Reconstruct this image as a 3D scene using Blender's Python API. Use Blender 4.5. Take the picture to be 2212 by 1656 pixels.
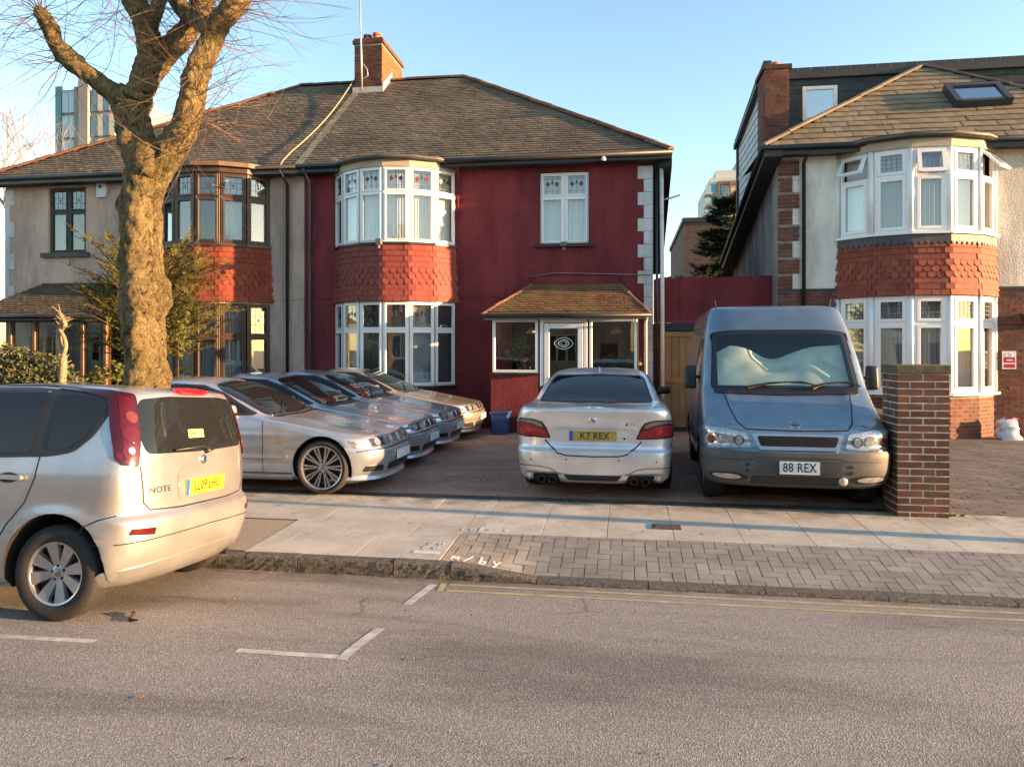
import bpy, bmesh, math, random
from mathutils import Vector, Matrix, Euler
from mathutils.bvhtree import BVHTree
from mathutils.geometry import delaunay_2d_cdt
R = math.radians
random.seed(7)
for o in list(bpy.data.objects):
    bpy.data.objects.remove(o, do_unlink=True)
SC = bpy.context.scene
COL = SC.collection

# ---------------------------------------------------------------- camera
CAM_H = 1.80
YAW = math.atan(244 / 1580.0)
cd = bpy.data.cameras.new('camera'); cam = bpy.data.objects.new('camera', cd); COL.objects.link(cam)
cam.location = (0, 0, CAM_H); cam.rotation_euler = (R(90), 0, YAW)
cd.sensor_width = 36; cd.lens = 36 * 1580 / 2212.0; cd.shift_y = -73 / 2212.0
cd.clip_start = .05; cd.clip_end = 3000
SC.camera = cam

# ---------------------------------------------------------------- light
SUN_EL, SUN_AZ = R(7.0), R(-3.8)          # sun low along the street, slightly on the camera's side
S = Vector((math.cos(SUN_EL) * math.cos(SUN_AZ), math.cos(SUN_EL) * math.sin(SUN_AZ), math.sin(SUN_EL)))
wd = bpy.data.worlds.new('World'); SC.world = wd; wd.use_nodes = True
nt = wd.node_tree; nt.nodes.clear()
sky = nt.nodes.new('ShaderNodeTexSky'); sky.sky_type = 'NISHITA'; sky.sun_disc = False
sky.sun_elevation = SUN_EL; sky.sun_rotation = math.atan2(S.x, S.y)
sky.altitude = 50; sky.air_density = 1.0; sky.dust_density = 0.3; sky.ozone_density = 1.4
bg = nt.nodes.new('ShaderNodeBackground'); bg.inputs[1].default_value = 0.105
wo = nt.nodes.new('ShaderNodeOutputWorld')
nt.links.new(sky.outputs[0], bg.inputs[0]); nt.links.new(bg.outputs[0], wo.inputs[0])
sl = bpy.data.lights.new('sun', 'SUN'); sl.energy = 4.2; sl.angle = R(0.55); sl.color = (1.0, .58, .27)
so = bpy.data.objects.new('sun', sl); COL.objects.link(so)
so.rotation_euler = (-S).to_track_quat('-Z', 'Y').to_euler(); so.location = (30, -2, 12)
vs = SC.view_settings
vs.view_transform = 'Standard'; vs.look = 'None'; vs.gamma = 1; vs.exposure = 2.38
vs.use_curve_mapping = False

# ---------------------------------------------------------------- projection helpers (photo pixel -> world, true depth)
_F = (-math.sin(YAW), math.cos(YAW)); _R = (math.cos(YAW), math.sin(YAW))
def pix(x, y, Y):
    u = (x - 1106) / 1580.; v = (754 - y) / 1580.
    d = (_F[0] + u * _R[0], _F[1] + u * _R[1], v); t = Y / d[1]
    return Vector((d[0] * t, Y, CAM_H + d[2] * t))

# ---------------------------------------------------------------- object helpers
WL = {}
def link(o): COL.objects.link(o); return o
def thing(name, label, cat, loc=(0, 0, 0), group=None):
    o = bpy.data.objects.new(name, None); link(o); o.location = loc; WL[o.name] = Vector(loc)
    o.empty_display_size = .1
    tag(o, label, cat, group); return o
def tag(o, label=None, cat=None, group=None, kind=None):
    if label: o['label'] = label
    if cat: o['category'] = cat
    if group: o['group'] = group
    if kind: o['kind'] = kind
    return o
def mesh_obj(name, me, parent=None, world=Vector((0, 0, 0)), mat=None):
    o = bpy.data.objects.new(name, me); link(o)
    WL[o.name] = Vector(world)
    if parent is not None:
        o.parent = parent; o.location = Vector(world) - WL[parent.name]
    else:
        o.location = world
    if mat is not None and not me.materials: me.materials.append(mat)
    return o

class MB:
    def __init__(s): s.v = []; s.f = []; s.t = []
    def add(s, vs, fs, tint=0.0):
        n = len(s.v); s.v += [tuple(v) for v in vs]; s.f += [tuple(i + n for i in f) for f in fs]; s.t += [tint] * len(fs)
        return s
    def quad(s, a, b, c, d): return s.add([a, b, c, d], [(0, 1, 2, 3)])
    def poly(s, pts): return s.add(pts, [tuple(range(len(pts)))])
    def hexa(s, p):       # p: 8 pts, bottom 4 ccw then top 4
        return s.add(p, [(3, 2, 1, 0), (4, 5, 6, 7), (0, 1, 5, 4), (1, 2, 6, 5), (2, 3, 7, 6), (3, 0, 4, 7)])
    def box(s, x0, x1, y0, y1, z0, z1):
        return s.hexa([(x0, y0, z0), (x1, y0, z0), (x1, y1, z0), (x0, y1, z0), (x0, y0, z1), (x1, y0, z1), (x1, y1, z1), (x0, y1, z1)])
    def prism(s, pts, off):     # extrude polygon pts (3d) by vector off
        n = len(pts); off = Vector(off); a = [Vector(q) for q in pts]; b = [q + off for q in a]
        fs = [tuple(range(n))[::-1], tuple(range(n, 2 * n))] + [(i, (i + 1) % n, n + (i + 1) % n, n + i) for i in range(n)]
        return s.add(a + b, fs)
    def tube(s, path, radii, n=8, cap=True):
        path = [Vector(q) for q in path]
        if not isinstance(radii, (list, tuple)): radii = [radii] * len(path)
        rings = []; up = Vector((0.13, 0.31, .94)).normalized()
        prev = None
        for i, q in enumerate(path):
            t = (path[min(i + 1, len(path) - 1)] - path[max(i - 1, 0)])
            t = t.normalized() if t.length > 1e-9 else Vector((0, 0, 1))
            if prev is None:
                a = t.orthogonal().normalized()
            else:
                a = (prev - t * prev.dot(t))
                a = a.normalized() if a.length > 1e-6 else t.orthogonal().normalized()
            prev = a; b = t.cross(a)
            rings.append([q + (a * math.cos(2 * math.pi * k / n) + b * math.sin(2 * math.pi * k / n)) * radii[i] for k in range(n)])
        vs = [v for r in rings for v in r]; fs = []
        for i in range(len(path) - 1):
            for k in range(n):
                fs.append((i * n + k, i * n + (k + 1) % n, (i + 1) * n + (k + 1) % n, (i + 1) * n + k))
        if cap:
            fs.append(tuple(range(n))[::-1]); fs.append(tuple((len(path) - 1) * n + k for k in range(n)))
        return s.add(vs, fs)
    def lathe(s, prof, c, axis='y', n=32, close=False):   # prof: (r, h) along axis
        c = Vector(c); vs = []
        for r, h in prof:
            for k in range(n):
                a = 2 * math.pi * k / n; p, q = r * math.cos(a), r * math.sin(a)
                vs.append(c + (Vector((p, h, q)) if axis == 'y' else Vector((p, q, h)) if axis == 'z' else Vector((h, p, q))))
        fs = []
        m = len(prof)
        for i in range(m - 1 if not close else m):
            j = (i + 1) % m
            for k in range(n):
                fs.append((i * n + k, i * n + (k + 1) % n, j * n + (k + 1) % n, j * n + k))
        return s.add(vs, fs)
    def mesh(s, name, mat=None, smooth=False):
        me = bpy.data.meshes.new(name); me.from_pydata(s.v, [], s.f)
        if any(s.t):
            a = me.attributes.new('tint', 'FLOAT', 'FACE'); a.data.foreach_set('value', s.t)
        bm = bmesh.new(); bm.from_mesh(me); bmesh.ops.recalc_face_normals(bm, faces=bm.faces); bm.to_mesh(me); bm.free()
        if smooth: me.polygons.foreach_set('use_smooth', [True] * len(me.polygons))
        if mat: me.materials.append(mat)
        me.update(); return me
    def build(s, name, mat, parent=None, smooth=False, autos=None):
        me = s.mesh(name, mat, smooth)
        if autos:
            me.set_sharp_from_angle(angle=R(autos)); 
        return mesh_obj(name, me, parent)

def bevel_obj(o, w=.01, seg=2):
    m = o.modifiers.new('bevel', 'BEVEL'); m.width = w; m.segments = seg; m.limit_method = 'ANGLE'
    return o

# pieces: alike pieces as single objects (nearest nmax) and the rest as one joined 'stuff' part
def pieces(parent, name, items, base, mat, nmax=300, restname=None):
    """items: list of (Matrix 4x4 world). base: MB of the unit piece."""
    me = base.mesh(name, mat)
    items = sorted(items, key=lambda m: (m.translation - cam.location).length)
    for m in items[:nmax]:
        o = bpy.data.objects.new(name, me); link(o); o.parent = parent
        lw = m.copy(); lw.translation = m.translation - (WL[parent.name] if parent else Vector())
        o.matrix_basis = lw
    rest = items[nmax:]
    if rest:
        mb = MB()
        for m in rest:
            mb.add([m @ Vector(v) for v in base.v], base.f, random.random() + .001)
        o = mb.build(restname or name + '_field', mat, parent); o['kind'] = 'stuff'
def frame_mat(origin, ux, uy, uz, sx=1, sy=1, sz=1):
    ux, uy, uz = Vector(ux) * sx, Vector(uy) * sy, Vector(uz) * sz
    return Matrix(((ux.x, uy.x, uz.x, origin[0]), (ux.y, uy.y, uz.y, origin[1]), (ux.z, uy.z, uz.z, origin[2]), (0, 0, 0, 1)))

# ---------------------------------------------------------------- materials
def nodes(name):
    m = bpy.data.materials.new(name); m.use_nodes = True; nt = m.node_tree
    b = nt.nodes['Principled BSDF']; return m, nt, b
def N(nt, t, **kw):
    n = nt.nodes.new('ShaderNode' + t)
    for k, v in kw.items():
        if k.startswith('i_'): n.inputs[k[2:].replace('_', ' ')].default_value = v
        else: setattr(n, k, v)
    return n
def rgba(c): return (c[0], c[1], c[2], 1)
def ramp(nt, stops, src=None, interp='LINEAR'):
    r = N(nt, 'ValToRGB'); r.color_ramp.interpolation = interp; e = r.color_ramp.elements
    while len(e) < len(stops): e.new(.5)
    for k, (p, c) in enumerate(stops):
        e[k].position = p; e[k].color = rgba(c) if isinstance(c, (tuple, list)) else (c, c, c, 1)
    if src is not None: nt.links.new(src, r.inputs[0])
    return r
def mixc(nt, f, a, b, mode='MIX'):
    n = N(nt, 'Mix', data_type='RGBA', blend_type=mode)
    for sock, v in ((n.inputs[0], f), (n.inputs[6], a), (n.inputs[7], b)):
        if hasattr(v, 'is_output'): nt.links.new(v, sock)
        elif isinstance(v, (tuple, list)): sock.default_value = rgba(v)
        else: sock.default_value = v
    return n.outputs[2]
def noise(nt, scale, detail=4, rough=.55, dist=0, vec=None, dim='3D'):
    n = N(nt, 'TexNoise'); n.inputs['Scale'].default_value = scale; n.inputs['Detail'].default_value = detail
    n.inputs['Roughness'].default_value = rough; n.inputs['Distortion'].default_value = dist
    if vec is None: vec = N(nt, 'NewGeometry').outputs['Position']
    nt.links.new(vec, n.inputs['Vector']); return n
def bump(nt, b, h, strength=.3, dist=.01):
    n = N(nt, 'Bump'); n.inputs['Strength'].default_value = strength; n.inputs['Distance'].default_value = dist
    nt.links.new(h, n.inputs['Height']); nt.links.new(n.outputs[0], b.inputs['Normal']); return n
MATS = {}
def pbr(name, col, rough=.6, var=.25, scale=3, bmp=0, bscale=80, metal=0, coat=0, spec=.5, bdist=.01, col2=None, detail=5):
    if name in MATS: return MATS[name]
    m, nt, b = nodes(name); MATS[name] = m
    b.inputs['Roughness'].default_value = rough; b.inputs['Metallic'].default_value = metal
    b.inputs['Coat Weight'].default_value = coat; b.inputs['Coat Roughness'].default_value = .06
    b.inputs['Specular IOR Level'].default_value = spec
    n = noise(nt, scale, detail, .62)
    c2 = col2 or tuple(max(0, c * (1 - var)) for c in col); c1 = tuple(min(1, c * (1 + var * .6)) for c in col) if not col2 else col
    r = ramp(nt, [(.3, c2), (.7, c1)], n.outputs[0]); nt.links.new(r.outputs[0], b.inputs['Base Color'])
    if bmp:
        n2 = noise(nt, bscale, 4, .6); bump(nt, b, n2.outputs[0], bmp, bdist)
    return m
def tinted(name, cols, rough=.8, moss=None, bmp=.4, bscale=60, dirt=.35, dscale=2.5, spec=.3):
    """material for pieces: colour differs from piece to piece"""
    if name in MATS: return MATS[name]
    m, nt, b = nodes(name); MATS[name] = m
    b.inputs['Roughness'].default_value = rough; b.inputs['Specular IOR Level'].default_value = spec
    oi = N(nt, 'ObjectInfo'); at = N(nt, 'Attribute', attribute_name='tint')
    a = N(nt, 'Math', operation='ADD'); nt.links.new(oi.outputs['Random'], a.inputs[0]); nt.links.new(at.outputs['Fac'], a.inputs[1])
    fr = N(nt, 'Math', operation='FRACT'); nt.links.new(a.outputs[0], fr.inputs[0])
    k = len(cols); r = ramp(nt, [(i / max(1, k - 1), c) for i, c in enumerate(cols)], fr.outputs[0])
    n = noise(nt, dscale, 6, .65); d = ramp(nt, [(.35, 1 - dirt), (.65, 1.0)], n.outputs[0])
    c = mixc(nt, 1.0, r.outputs[0], d.outputs[0], 'MULTIPLY')
    if moss:
        n3 = noise(nt, moss[1], 8, .7); mr = ramp(nt, [(moss[2], 0.0), (moss[2] + .12, 1.0)], n3.outputs[0])
        c = mixc(nt, mr.outputs[0], c, moss[0])
    nt.links.new(c, b.inputs['Base Color'])
    if bmp:
        n2 = noise(nt, bscale, 4, .6); bump(nt, b, n2.outputs[0], bmp, .006)
    return m
def glass_mat(name, tint=(.9, .95, .95), refl=.10, rough=.0, power=.85):
    """window glass: clear, with a reflection that grows towards grazing angles"""
    if name in MATS: return MATS[name]
    m = bpy.data.materials.new(name); m.use_nodes = True; nt = m.node_tree; nt.nodes.clear(); MATS[name] = m
    tr = N(nt, 'BsdfTransparent'); tr.inputs[0].default_value = rgba(tint)
    gl = N(nt, 'BsdfGlossy'); gl.inputs['Roughness'].default_value = rough; gl.inputs[0].default_value = (1, 1, 1, 1)
    lw = N(nt, 'LayerWeight'); lw.inputs[0].default_value = .5
    pw = N(nt, 'Math', operation='POWER'); pw.inputs[1].default_value = 3.0; nt.links.new(lw.outputs['Facing'], pw.inputs[0])
    mu = N(nt, 'Math', operation='MULTIPLY_ADD'); mu.inputs[1].default_value = power - refl; mu.inputs[2].default_value = refl
    nt.links.new(pw.outputs[0], mu.inputs[0])
    n = noise(nt, 1.1, 2, .5); bp = N(nt, 'Bump'); bp.inputs['Strength'].default_value = .05; bp.inputs['Distance'].default_value = .02
    nt.links.new(n.outputs[0], bp.inputs['Height']); nt.links.new(bp.outputs[0], gl.inputs['Normal'])
    mx = N(nt, 'MixShader'); nt.links.new(mu.outputs[0], mx.inputs[0]); nt.links.new(tr.outputs[0], mx.inputs[1]); nt.links.new(gl.outputs[0], mx.inputs[2])
    out = N(nt, 'OutputMaterial'); nt.links.new(mx.outputs[0], out.inputs[0]); return m
def text_mesh(name, body, size, extrude=.001, bold=0.0, spacing=1.0):
    cu = bpy.data.curves.new(name, 'FONT'); cu.body = body; cu.size = size; cu.extrude = extrude; cu.offset = bold
    cu.align_x = 'CENTER'; cu.align_y = 'CENTER'; cu.space_character = spacing; cu.resolution_u = 3
    o = bpy.data.objects.new(name, cu); COL.objects.link(o)
    dg = bpy.context.evaluated_depsgraph_get(); dg.update()
    me = bpy.data.meshes.new_from_object(o.evaluated_get(dg))
    bpy.data.objects.remove(o, do_unlink=True); bpy.data.curves.remove(cu)
    me.name = name; me.materials.clear(); return me
def text_part(name, body, size, parent, origin, ux, uz, mat, extrude=.0015, bold=0, spacing=1.0, wscale=1.0):
    """lettering: text x along ux, text y along uz, facing ux x uz"""
    me = text_mesh(name, body, size, extrude, bold, spacing)
    ux = Vector(ux).normalized(); uz = Vector(uz).normalized(); n = ux.cross(uz)
    M = frame_mat(origin, ux * wscale, uz, n); me.transform(M)
    return mesh_obj(name, me, parent, mat=mat)
# ================================================================ GROUND
def road_z(Y):
    if Y >= 4.2: return -.135 * (min(Y, 6.0) - 4.2) / 1.8
    if Y >= -3: return 0.0
    return .06 * (Y + 3)
def pav_z(Y): return -.01 + .026 * (Y - 6)
DRIVE_Z = .052
def asphalt():
    m, nt, b = nodes('asphalt'); MATS['asphalt'] = m
    pos = N(nt, 'NewGeometry').outputs['Position']
    v = N(nt, 'TexVoronoi', feature='F1'); v.inputs['Scale'].default_value = 125; nt.links.new(pos, v.inputs['Vector'])
    v2 = noise(nt, 170, 3, .6)
    sep = N(nt, 'SeparateColor'); nt.links.new(v.outputs['Color'], sep.inputs[0])
    grain = ramp(nt, [(0, (.12, .116, .112)), (.4, (.185, .176, .166)), (.7, (.245, .228, .21)), (.9, (.33, .305, .275)), (1, (.40, .37, .335))], sep.outputs[0])
    g2 = mixc(nt, .35, grain.outputs[0], ramp(nt, [(.3, (.13, .124, .118)), (.75, (.28, .26, .24))], v2.outputs[0]).outputs[0])
    # worn lanes, oil streaks along the street and patches
    mp = N(nt, 'Mapping'); mp.inputs['Scale'].default_value = (.35, 1.5, 1); nt.links.new(pos, mp.inputs[0])
    big = noise(nt, .9, 5, .6, .6, mp.outputs[0]); br = ramp(nt, [(.34, .72), (.52, 1.12), (.75, 1.28)], big.outputs[0])
    c = mixc(nt, 1.0, g2, br.outputs[0], 'MULTIPLY')
    sp = noise(nt, 26, 2, .5); sr = ramp(nt, [(.70, 0.0), (.74, .55)], sp.outputs[0])
    c = mixc(nt, sr.outputs[0], c, (.22, .2, .18))
    # stains where cars stand in the bay
    st = noise(nt, .55, 3, .5, .4, mp.outputs[0]); s2 = ramp(nt, [(.56, 0.0), (.68, .38)], st.outputs[0])
    c = mixc(nt, s2.outputs[0], c, (.05, .044, .038))
    cr = N(nt, 'TexVoronoi', feature='DISTANCE_TO_EDGE'); cr.inputs['Scale'].default_value = .42
    nz = noise(nt, 2.2, 5, .6); ad = mixc(nt, .25, pos, nz.outputs['Color']); nt.links.new(ad, cr.inputs['Vector'])
    wp = noise(nt, 1.3, 3, .5); crr = ramp(nt, [(.0, .55), (.006, .0)], cr.outputs['Distance']); gate = ramp(nt, [(.55, 0.0), (.62, 1.0)], wp.outputs[0])
    cm_ = N(nt, 'Math', operation='MULTIPLY'); nt.links.new(crr.outputs[0], cm_.inputs[0]); nt.links.new(gate.outputs[0], cm_.inputs[1]); c = mixc(nt, cm_.outputs[0], c, (.03, .028, .026))
    sy = N(nt, 'SeparateXYZ'); nt.links.new(pos, sy.inputs[0]); gm = N(nt, 'MapRange'); gm.inputs[1].default_value = 5.72; gm.inputs[2].default_value = 5.98; nt.links.new(sy.outputs[1], gm.inputs[0])
    gn = noise(nt, 5, 5, .7); gk = N(nt, 'Math', operation='MULTIPLY'); nt.links.new(gm.outputs[0], gk.inputs[0]); nt.links.new(ramp(nt, [(.35, .0), (.65, .75)], gn.outputs[0]).outputs[0], gk.inputs[1]); c = mixc(nt, gk.outputs[0], c, (.07, .06, .048))
    nt.links.new(c, b.inputs['Base Color'])
    b.inputs['Roughness'].default_value = .82; b.inputs['Specular IOR Level'].default_value = .35
    hm = N(nt, 'Math', operation='ADD'); nt.links.new(v.outputs['Distance'], hm.inputs[0]); nt.links.new(v2.outputs[0], hm.inputs[1])
    bump(nt, b, hm.outputs[0], .55, .006)
    return m
def concrete(name, cols, dirt=(.22, .20, .17), moss=None):
    m, nt, b = nodes(name); MATS[name] = m
    oi = N(nt, 'ObjectInfo'); r = ramp(nt, [(i / (len(cols) - 1), c) for i, c in enumerate(cols)], oi.outputs['Random'])
    n = noise(nt, 2.3, 7, .68); d = ramp(nt, [(.38, .38), (.62, 0.0)], n.outputs[0])
    c = mixc(nt, d.outputs[0], r.outputs[0], dirt)
    n2 = noise(nt, 60, 3, .6); s = ramp(nt, [(.3, .8), (.7, 1.12)], n2.outputs[0]); c = mixc(nt, 1.0, c, s.outputs[0], 'MULTIPLY')
    n3 = noise(nt, 9, 2, .5); g = ramp(nt, [(.71, 0.0), (.74, .7)], n3.outputs[0]); c = mixc(nt, g.outputs[0], c, (.04, .04, .042))
    if moss:
        sx = N(nt, 'SeparateXYZ'); nt.links.new(N(nt, 'NewGeometry').outputs['Position'], sx.inputs[0])
        # moss grows in the damp strip along the wall
        a = N(nt, 'MapRange'); a.inputs[1].default_value = 7.85; a.inputs[2].default_value = 8.4; nt.links.new(sx.outputs[1], a.inputs[0])
        mm = noise(nt, 3.2, 6, .7); k = N(nt, 'Math', operation='MULTIPLY'); nt.links.new(a.outputs[0], k.inputs[0])
        nt.links.new(ramp(nt, [(.42, 0.0), (.62, .8)], mm.outputs[0]).outputs[0], k.inputs[1])
        c = mixc(nt, k.outputs[0], c, moss)
    nt.links.new(c, b.inputs['Base Color']); b.inputs['Roughness'].default_value = .85; b.inputs['Specular IOR Level'].default_value = .3
    bump(nt, b, n2.outputs[0], .3, .004)
    return m
M_ASPH = asphalt()
M_SLAB = concrete('paving_concrete', [(.47, .435, .37), (.52, .48, .41), (.55, .51, .44), (.49, .455, .385)], moss=(.07, .085, .02))
M_HERR = tinted('herringbone_block', [(.27, .25, .225), (.33, .305, .27), (.29, .265, .235), (.36, .33, .29)], dirt=.4, dscale=1.6, bmp=.35, bscale=90)
M_JOINT = pbr('joint_sand', (.045, .043, .036), .95, .4, 6, .4, 120)
M_DRIVE = tinted('drive_block', [(.42, .235, .17), (.48, .265, .18), (.38, .23, .18), (.45, .29, .215)], dirt=.35, dscale=1.3, bmp=.4)
M_DRIVE2 = tinted('drive_block_dark', [(.085, .075, .072), (.11, .09, .08), (.09, .08, .078)], dirt=.4, dscale=1.5)
M_RDRIVE = tinted('neighbour_block', [(.22, .19, .165), (.17, .15, .14), (.25, .21, .175), (.19, .165, .145)], dirt=.4, dscale=1.5)
M_WHITE = pbr('road_paint_white', (.62, .60, .55), .7, .35, 9, .3, 120, col2=(.33, .31, .28))
M_YELLOW = pbr('road_paint_yellow', (.52, .43, .20), .7, .3, 7, .3, 120, col2=(.28, .24, .15))
M_GRAVEL = pbr('bound_gravel', (.42, .35, .25), .95, .6, 45, .2, 90, bdist=.003, col2=(.24, .20, .14))
M_SPRAY = pbr('spray_paint', (.78, .78, .76), .7, .3, 12, col2=(.5, .5, .48))

# far ground
g = MB(); g.quad((-1500, -1500, -.42), (1500, -1500, -.42), (1500, 1500, -.42), (-1500, 1500, -.42))
tag(g.build('ground', pbr('distant_ground', (.07, .075, .05), .95, .4, .05)), kind='structure')
# road with its camber
mb = MB(); ys = [-9, -6, -3, -1, 1, 3, 4.2, 4.8, 5.4, 6.0]; xs = [-120, -60, -30, -15, -8, -4, 0, 4, 8, 15, 30, 60, 120]
for i in range(len(xs) - 1):
    for j in range(len(ys) - 1):
        a, b2, c, d = xs[i], xs[i + 1], ys[j], ys[j + 1]
        mb.quad((a, c, road_z(c)), (b2, c, road_z(c)), (b2, d, road_z(d)), (a, d, road_z(d)))
tag(mb.build('road', M_ASPH), kind='structure')
# the footway behind the camera
mb = MB(); mb.box(-60, 60, -12.5, -9.0, -.6, -.24)
tag(mb.build('far_pavement', M_SLAB), kind='structure')

# road markings
def strip(name, pts, w, mat, dz=.002):
    """flat painted strip along a polyline on the road, following the camber"""
    mb = MB()
    for (x0, y0), (x1, y1) in zip(pts, pts[1:]):
        dx, dy = x1 - x0, y1 - y0; L = math.hypot(dx, dy); nx, ny = -dy / L * w / 2, dx / L * w / 2
        k = max(1, int(L / (.06 if abs(dy) > abs(dx) else .5)))
        for i in range(k):
            a, b = i / k, (i + 1) / k
            q = []
            for t, s in ((a, -1), (b, -1), (b, 1), (a, 1)):
                x, y = x0 + dx * t + nx * s, y0 + dy * t + ny * s
                q.append((x, y, road_z(y) + dz))
            mb.add(q, [(0, 1, 2, 3)])
    return tag(mb.build(name, mat), kind='structure')
strip('bay_line', [(-2.30, 4.08), (-1.66, 4.08)], .055, M_WHITE)
strip('bay_line', [(-1.63, 4.05), (-1.59, 4.62)], .07, M_WHITE)
strip('bay_line', [(-1.585, 5.20), (-1.55, 5.82)], .07, M_WHITE)
strip('bay_line', [(-6.0, 3.98), (-3.23, 4.07)], .055, M_WHITE)
strip('yellow_line', [(-1.42, 5.84), (30, 5.84)], .05, M_YELLOW)
strip('yellow_line', [(-1.40, 5.65), (30, 5.65)], .05, M_YELLOW)
strip('yellow_line', [(-1.445, 5.62), (-1.475, 5.87)], .05, M_YELLOW)

# kerb: full height on the left, a taper, then the dropped stretch
pv = bpy.data.objects.new('pavement', None)
# pavement bed
mb = MB()
def pbed(x0, x1, y0, y1, dz=-.007):
    mb.hexa([(x0, y0, -.5), (x1, y0, -.5), (x1, y1, -.5), (x0, y1, -.5), (x0, y0, pav_z(y0) + dz), (x1, y0, pav_z(y0) + dz), (x1, y1, pav_z(y1) + dz), (x0, y1, pav_z(y1) + dz)])
pbed(-60, -1.57, 6.13, 8.40); pbed(-1.57, 60, 7.0, 8.40)
pv = tag(mb.build('pavement', M_JOINT), kind='structure')
def ramp_z(x, y):
    t = min(1, max(0, (x + 1.57) / .75)); low = -.105 * t + (-.01) * (1 - t)
    return low + (pav_z(7.0) - low) * (y - 6.13) / .87
mb = MB()
gx = [-1.57, -1.38, -1.2, -1.0, -.82, 60]
for a, b in zip(gx, gx[1:]):
    q = [(a, 6.13), (b, 6.13), (b, 7.0), (a, 7.0)]
    mb.poly([(x, y, ramp_z(x, y) - .012) for x, y in q])
tag(mb.build('crossover_bed', M_JOINT), kind='structure')
# kerb stones
M_KERB = tinted('granite_kerb', [(.15, .14, .125), (.19, .175, .15), (.125, .12, .11)], dirt=.75, dscale=38, bmp=1.0, bscale=90)
kroot = pv
def kerbstone(x0, x1, h0, h1, parent):
    mb = MB(); n = 12; m = 5; rnd = random.Random(int(x0 * 100))
    base = -.30
    tops = []
    P = lambda i, j: None
    vs = []; fs = []
    # front face gridded and roughened, top face
    for i in range(n + 1):
        t = i / n; x = x0 + .004 + (x1 - x0 - .008) * t; zt = h0 + (h1 - h0) * t
        col = [(x, 6.0, base)]
        for j in range(1, m):
            z = -.16 + (zt - .012 + .16) * j / m
            col.append((x, 6.0 + rnd.uniform(-.004, .004), z))
        col += [(x, 6.002 + rnd.uniform(0, .006), zt - .012), (x, 6.016 + rnd.uniform(-.003, .004), zt), (x, 6.125, zt + .002), (x, 6.125, base)]
        vs += col
    c = m + 4
    for i in range(n):
        for j in range(c - 1):
            fs.append((i * c + j, (i + 1) * c + j, (i + 1) * c + j + 1, i * c + j + 1))
    fs.append(tuple(range(c))); fs.append(tuple(n * c + j for j in range(c))[::-1])
    mb.add(vs, fs)
    return mb.build('kerb_stone', M_KERB, parent)
kx = [-12.2, -11.1, -10.0, -8.9, -7.7, -6.6, -5.5, -4.4, -3.3, -2.92 + .1, -1.95, -1.45]
for a, b in zip(kx, kx[1:]): kerbstone(a, b, -.008 + random.uniform(-.006, .004), -.008 + random.uniform(-.006, .004), kroot)
kerbstone(-1.45, -.72, -.008, -.105, kroot)
x = -.72
while x < 9: kerbstone(x, x + .91, -.105, -.105, kroot); x += .91
mb = MB(); mb.box(-60, -12.2, 6.0, 6.125, -.3, -.008); mb.box(x, 60, 6.0, 6.125, -.3, -.105)
mb.build('kerb_run', M_KERB, kroot)

# paving slabs
UB = MB()     # unit slab with chamfered upper edge: x,y in 0..1, z in -1..0
c_ = .005
UB.add([(0, 0, -1), (1, 0, -1), (1, 1, -1), (0, 1, -1), (0, 0, -.05), (1, 0, -.05), (1, 1, -.05), (0, 1, -.05),
        (c_, c_, 0), (1 - c_, c_, 0), (1 - c_, 1 - c_, 0), (c_, 1 - c_, 0)],
       [(3, 2, 1, 0), (0, 1, 5, 4), (1, 2, 6, 5), (2, 3, 7, 6), (3, 0, 4, 7), (4, 5, 9, 8), (5, 6, 10, 9), (6, 7, 11, 10), (7, 4, 8, 11), (8, 9, 10, 11)])
sl_items = []
sa = math.atan(.026)
def slab(x0, x1, y0, y1):
    gap = .004; rx = random.uniform(-.0012, .0012); ry = random.uniform(-.0008, .0008)
    ux = Vector((1, 0, ry)).normalized(); uy = Vector((0, 1, .026 + rx)).normalized(); uz = ux.cross(uy).normalized(); uy = uz.cross(ux)
    o = (x0 + gap / 2, y0 + gap / 2, pav_z(y0) + random.uniform(-.0006, .0006))
    sl_items.append(frame_mat(o, ux, uy, uz, x1 - x0 - gap, y1 - y0 - gap, .05))
PIT = (-4.75, -3.38, 6.15, 7.2)
x = -.83 - .63 * 14
# right of the crossover's left edge: two rows to the back
k = 0; RSTART = None
while x < 12:
    x1 = x + .632
    if x > -1.57 and RSTART is None: RSTART = x
    if x1 > -1.60:
        xx = max(x, -1.57)
        slab(x, x1, 7.62, 8.40) if x > -1.57 else None
        if x > -1.57: slab(x, x1, 7.005, 7.62)
    x = x1
# left part: staggered rows
rows = [(6.13, 6.78, 0), (6.78, 7.25, .3), (7.25, 7.78, 0), (7.78, 8.40, .28)]
for y0, y1, off in rows:
    x = -1.575
    first = True
    while x > -13:
        wv = .78 if not first else .78 - off
        a = x - wv
        if not (y0 < PIT[3] - .1 and a < PIT[1] - .05 and x > PIT[0]):
            slab(a, x, y0, y1)
        elif x > PIT[1] + .1 and a < PIT[1]: slab(PIT[1], x, y0, y1)
        x = a; first = False
x = -1.575
for y0, y1 in ((7.005, 7.62), (7.62, 8.40)): slab(-1.575, RSTART, y0, y1)
pieces(pv, 'paving_slab', sl_items, UB, M_SLAB, 300)
mb = MB(); mb.poly([(PIT[0], PIT[2], pav_z(PIT[2]) - .002), (PIT[1], PIT[2], pav_z(PIT[2]) - .002), (PIT[1], PIT[3], pav_z(PIT[3]) - .002), (PIT[0], PIT[3], pav_z(PIT[3]) - .002)])
tag(mb.build('tree_pit_gravel', M_GRAVEL, pv), kind='stuff')
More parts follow.
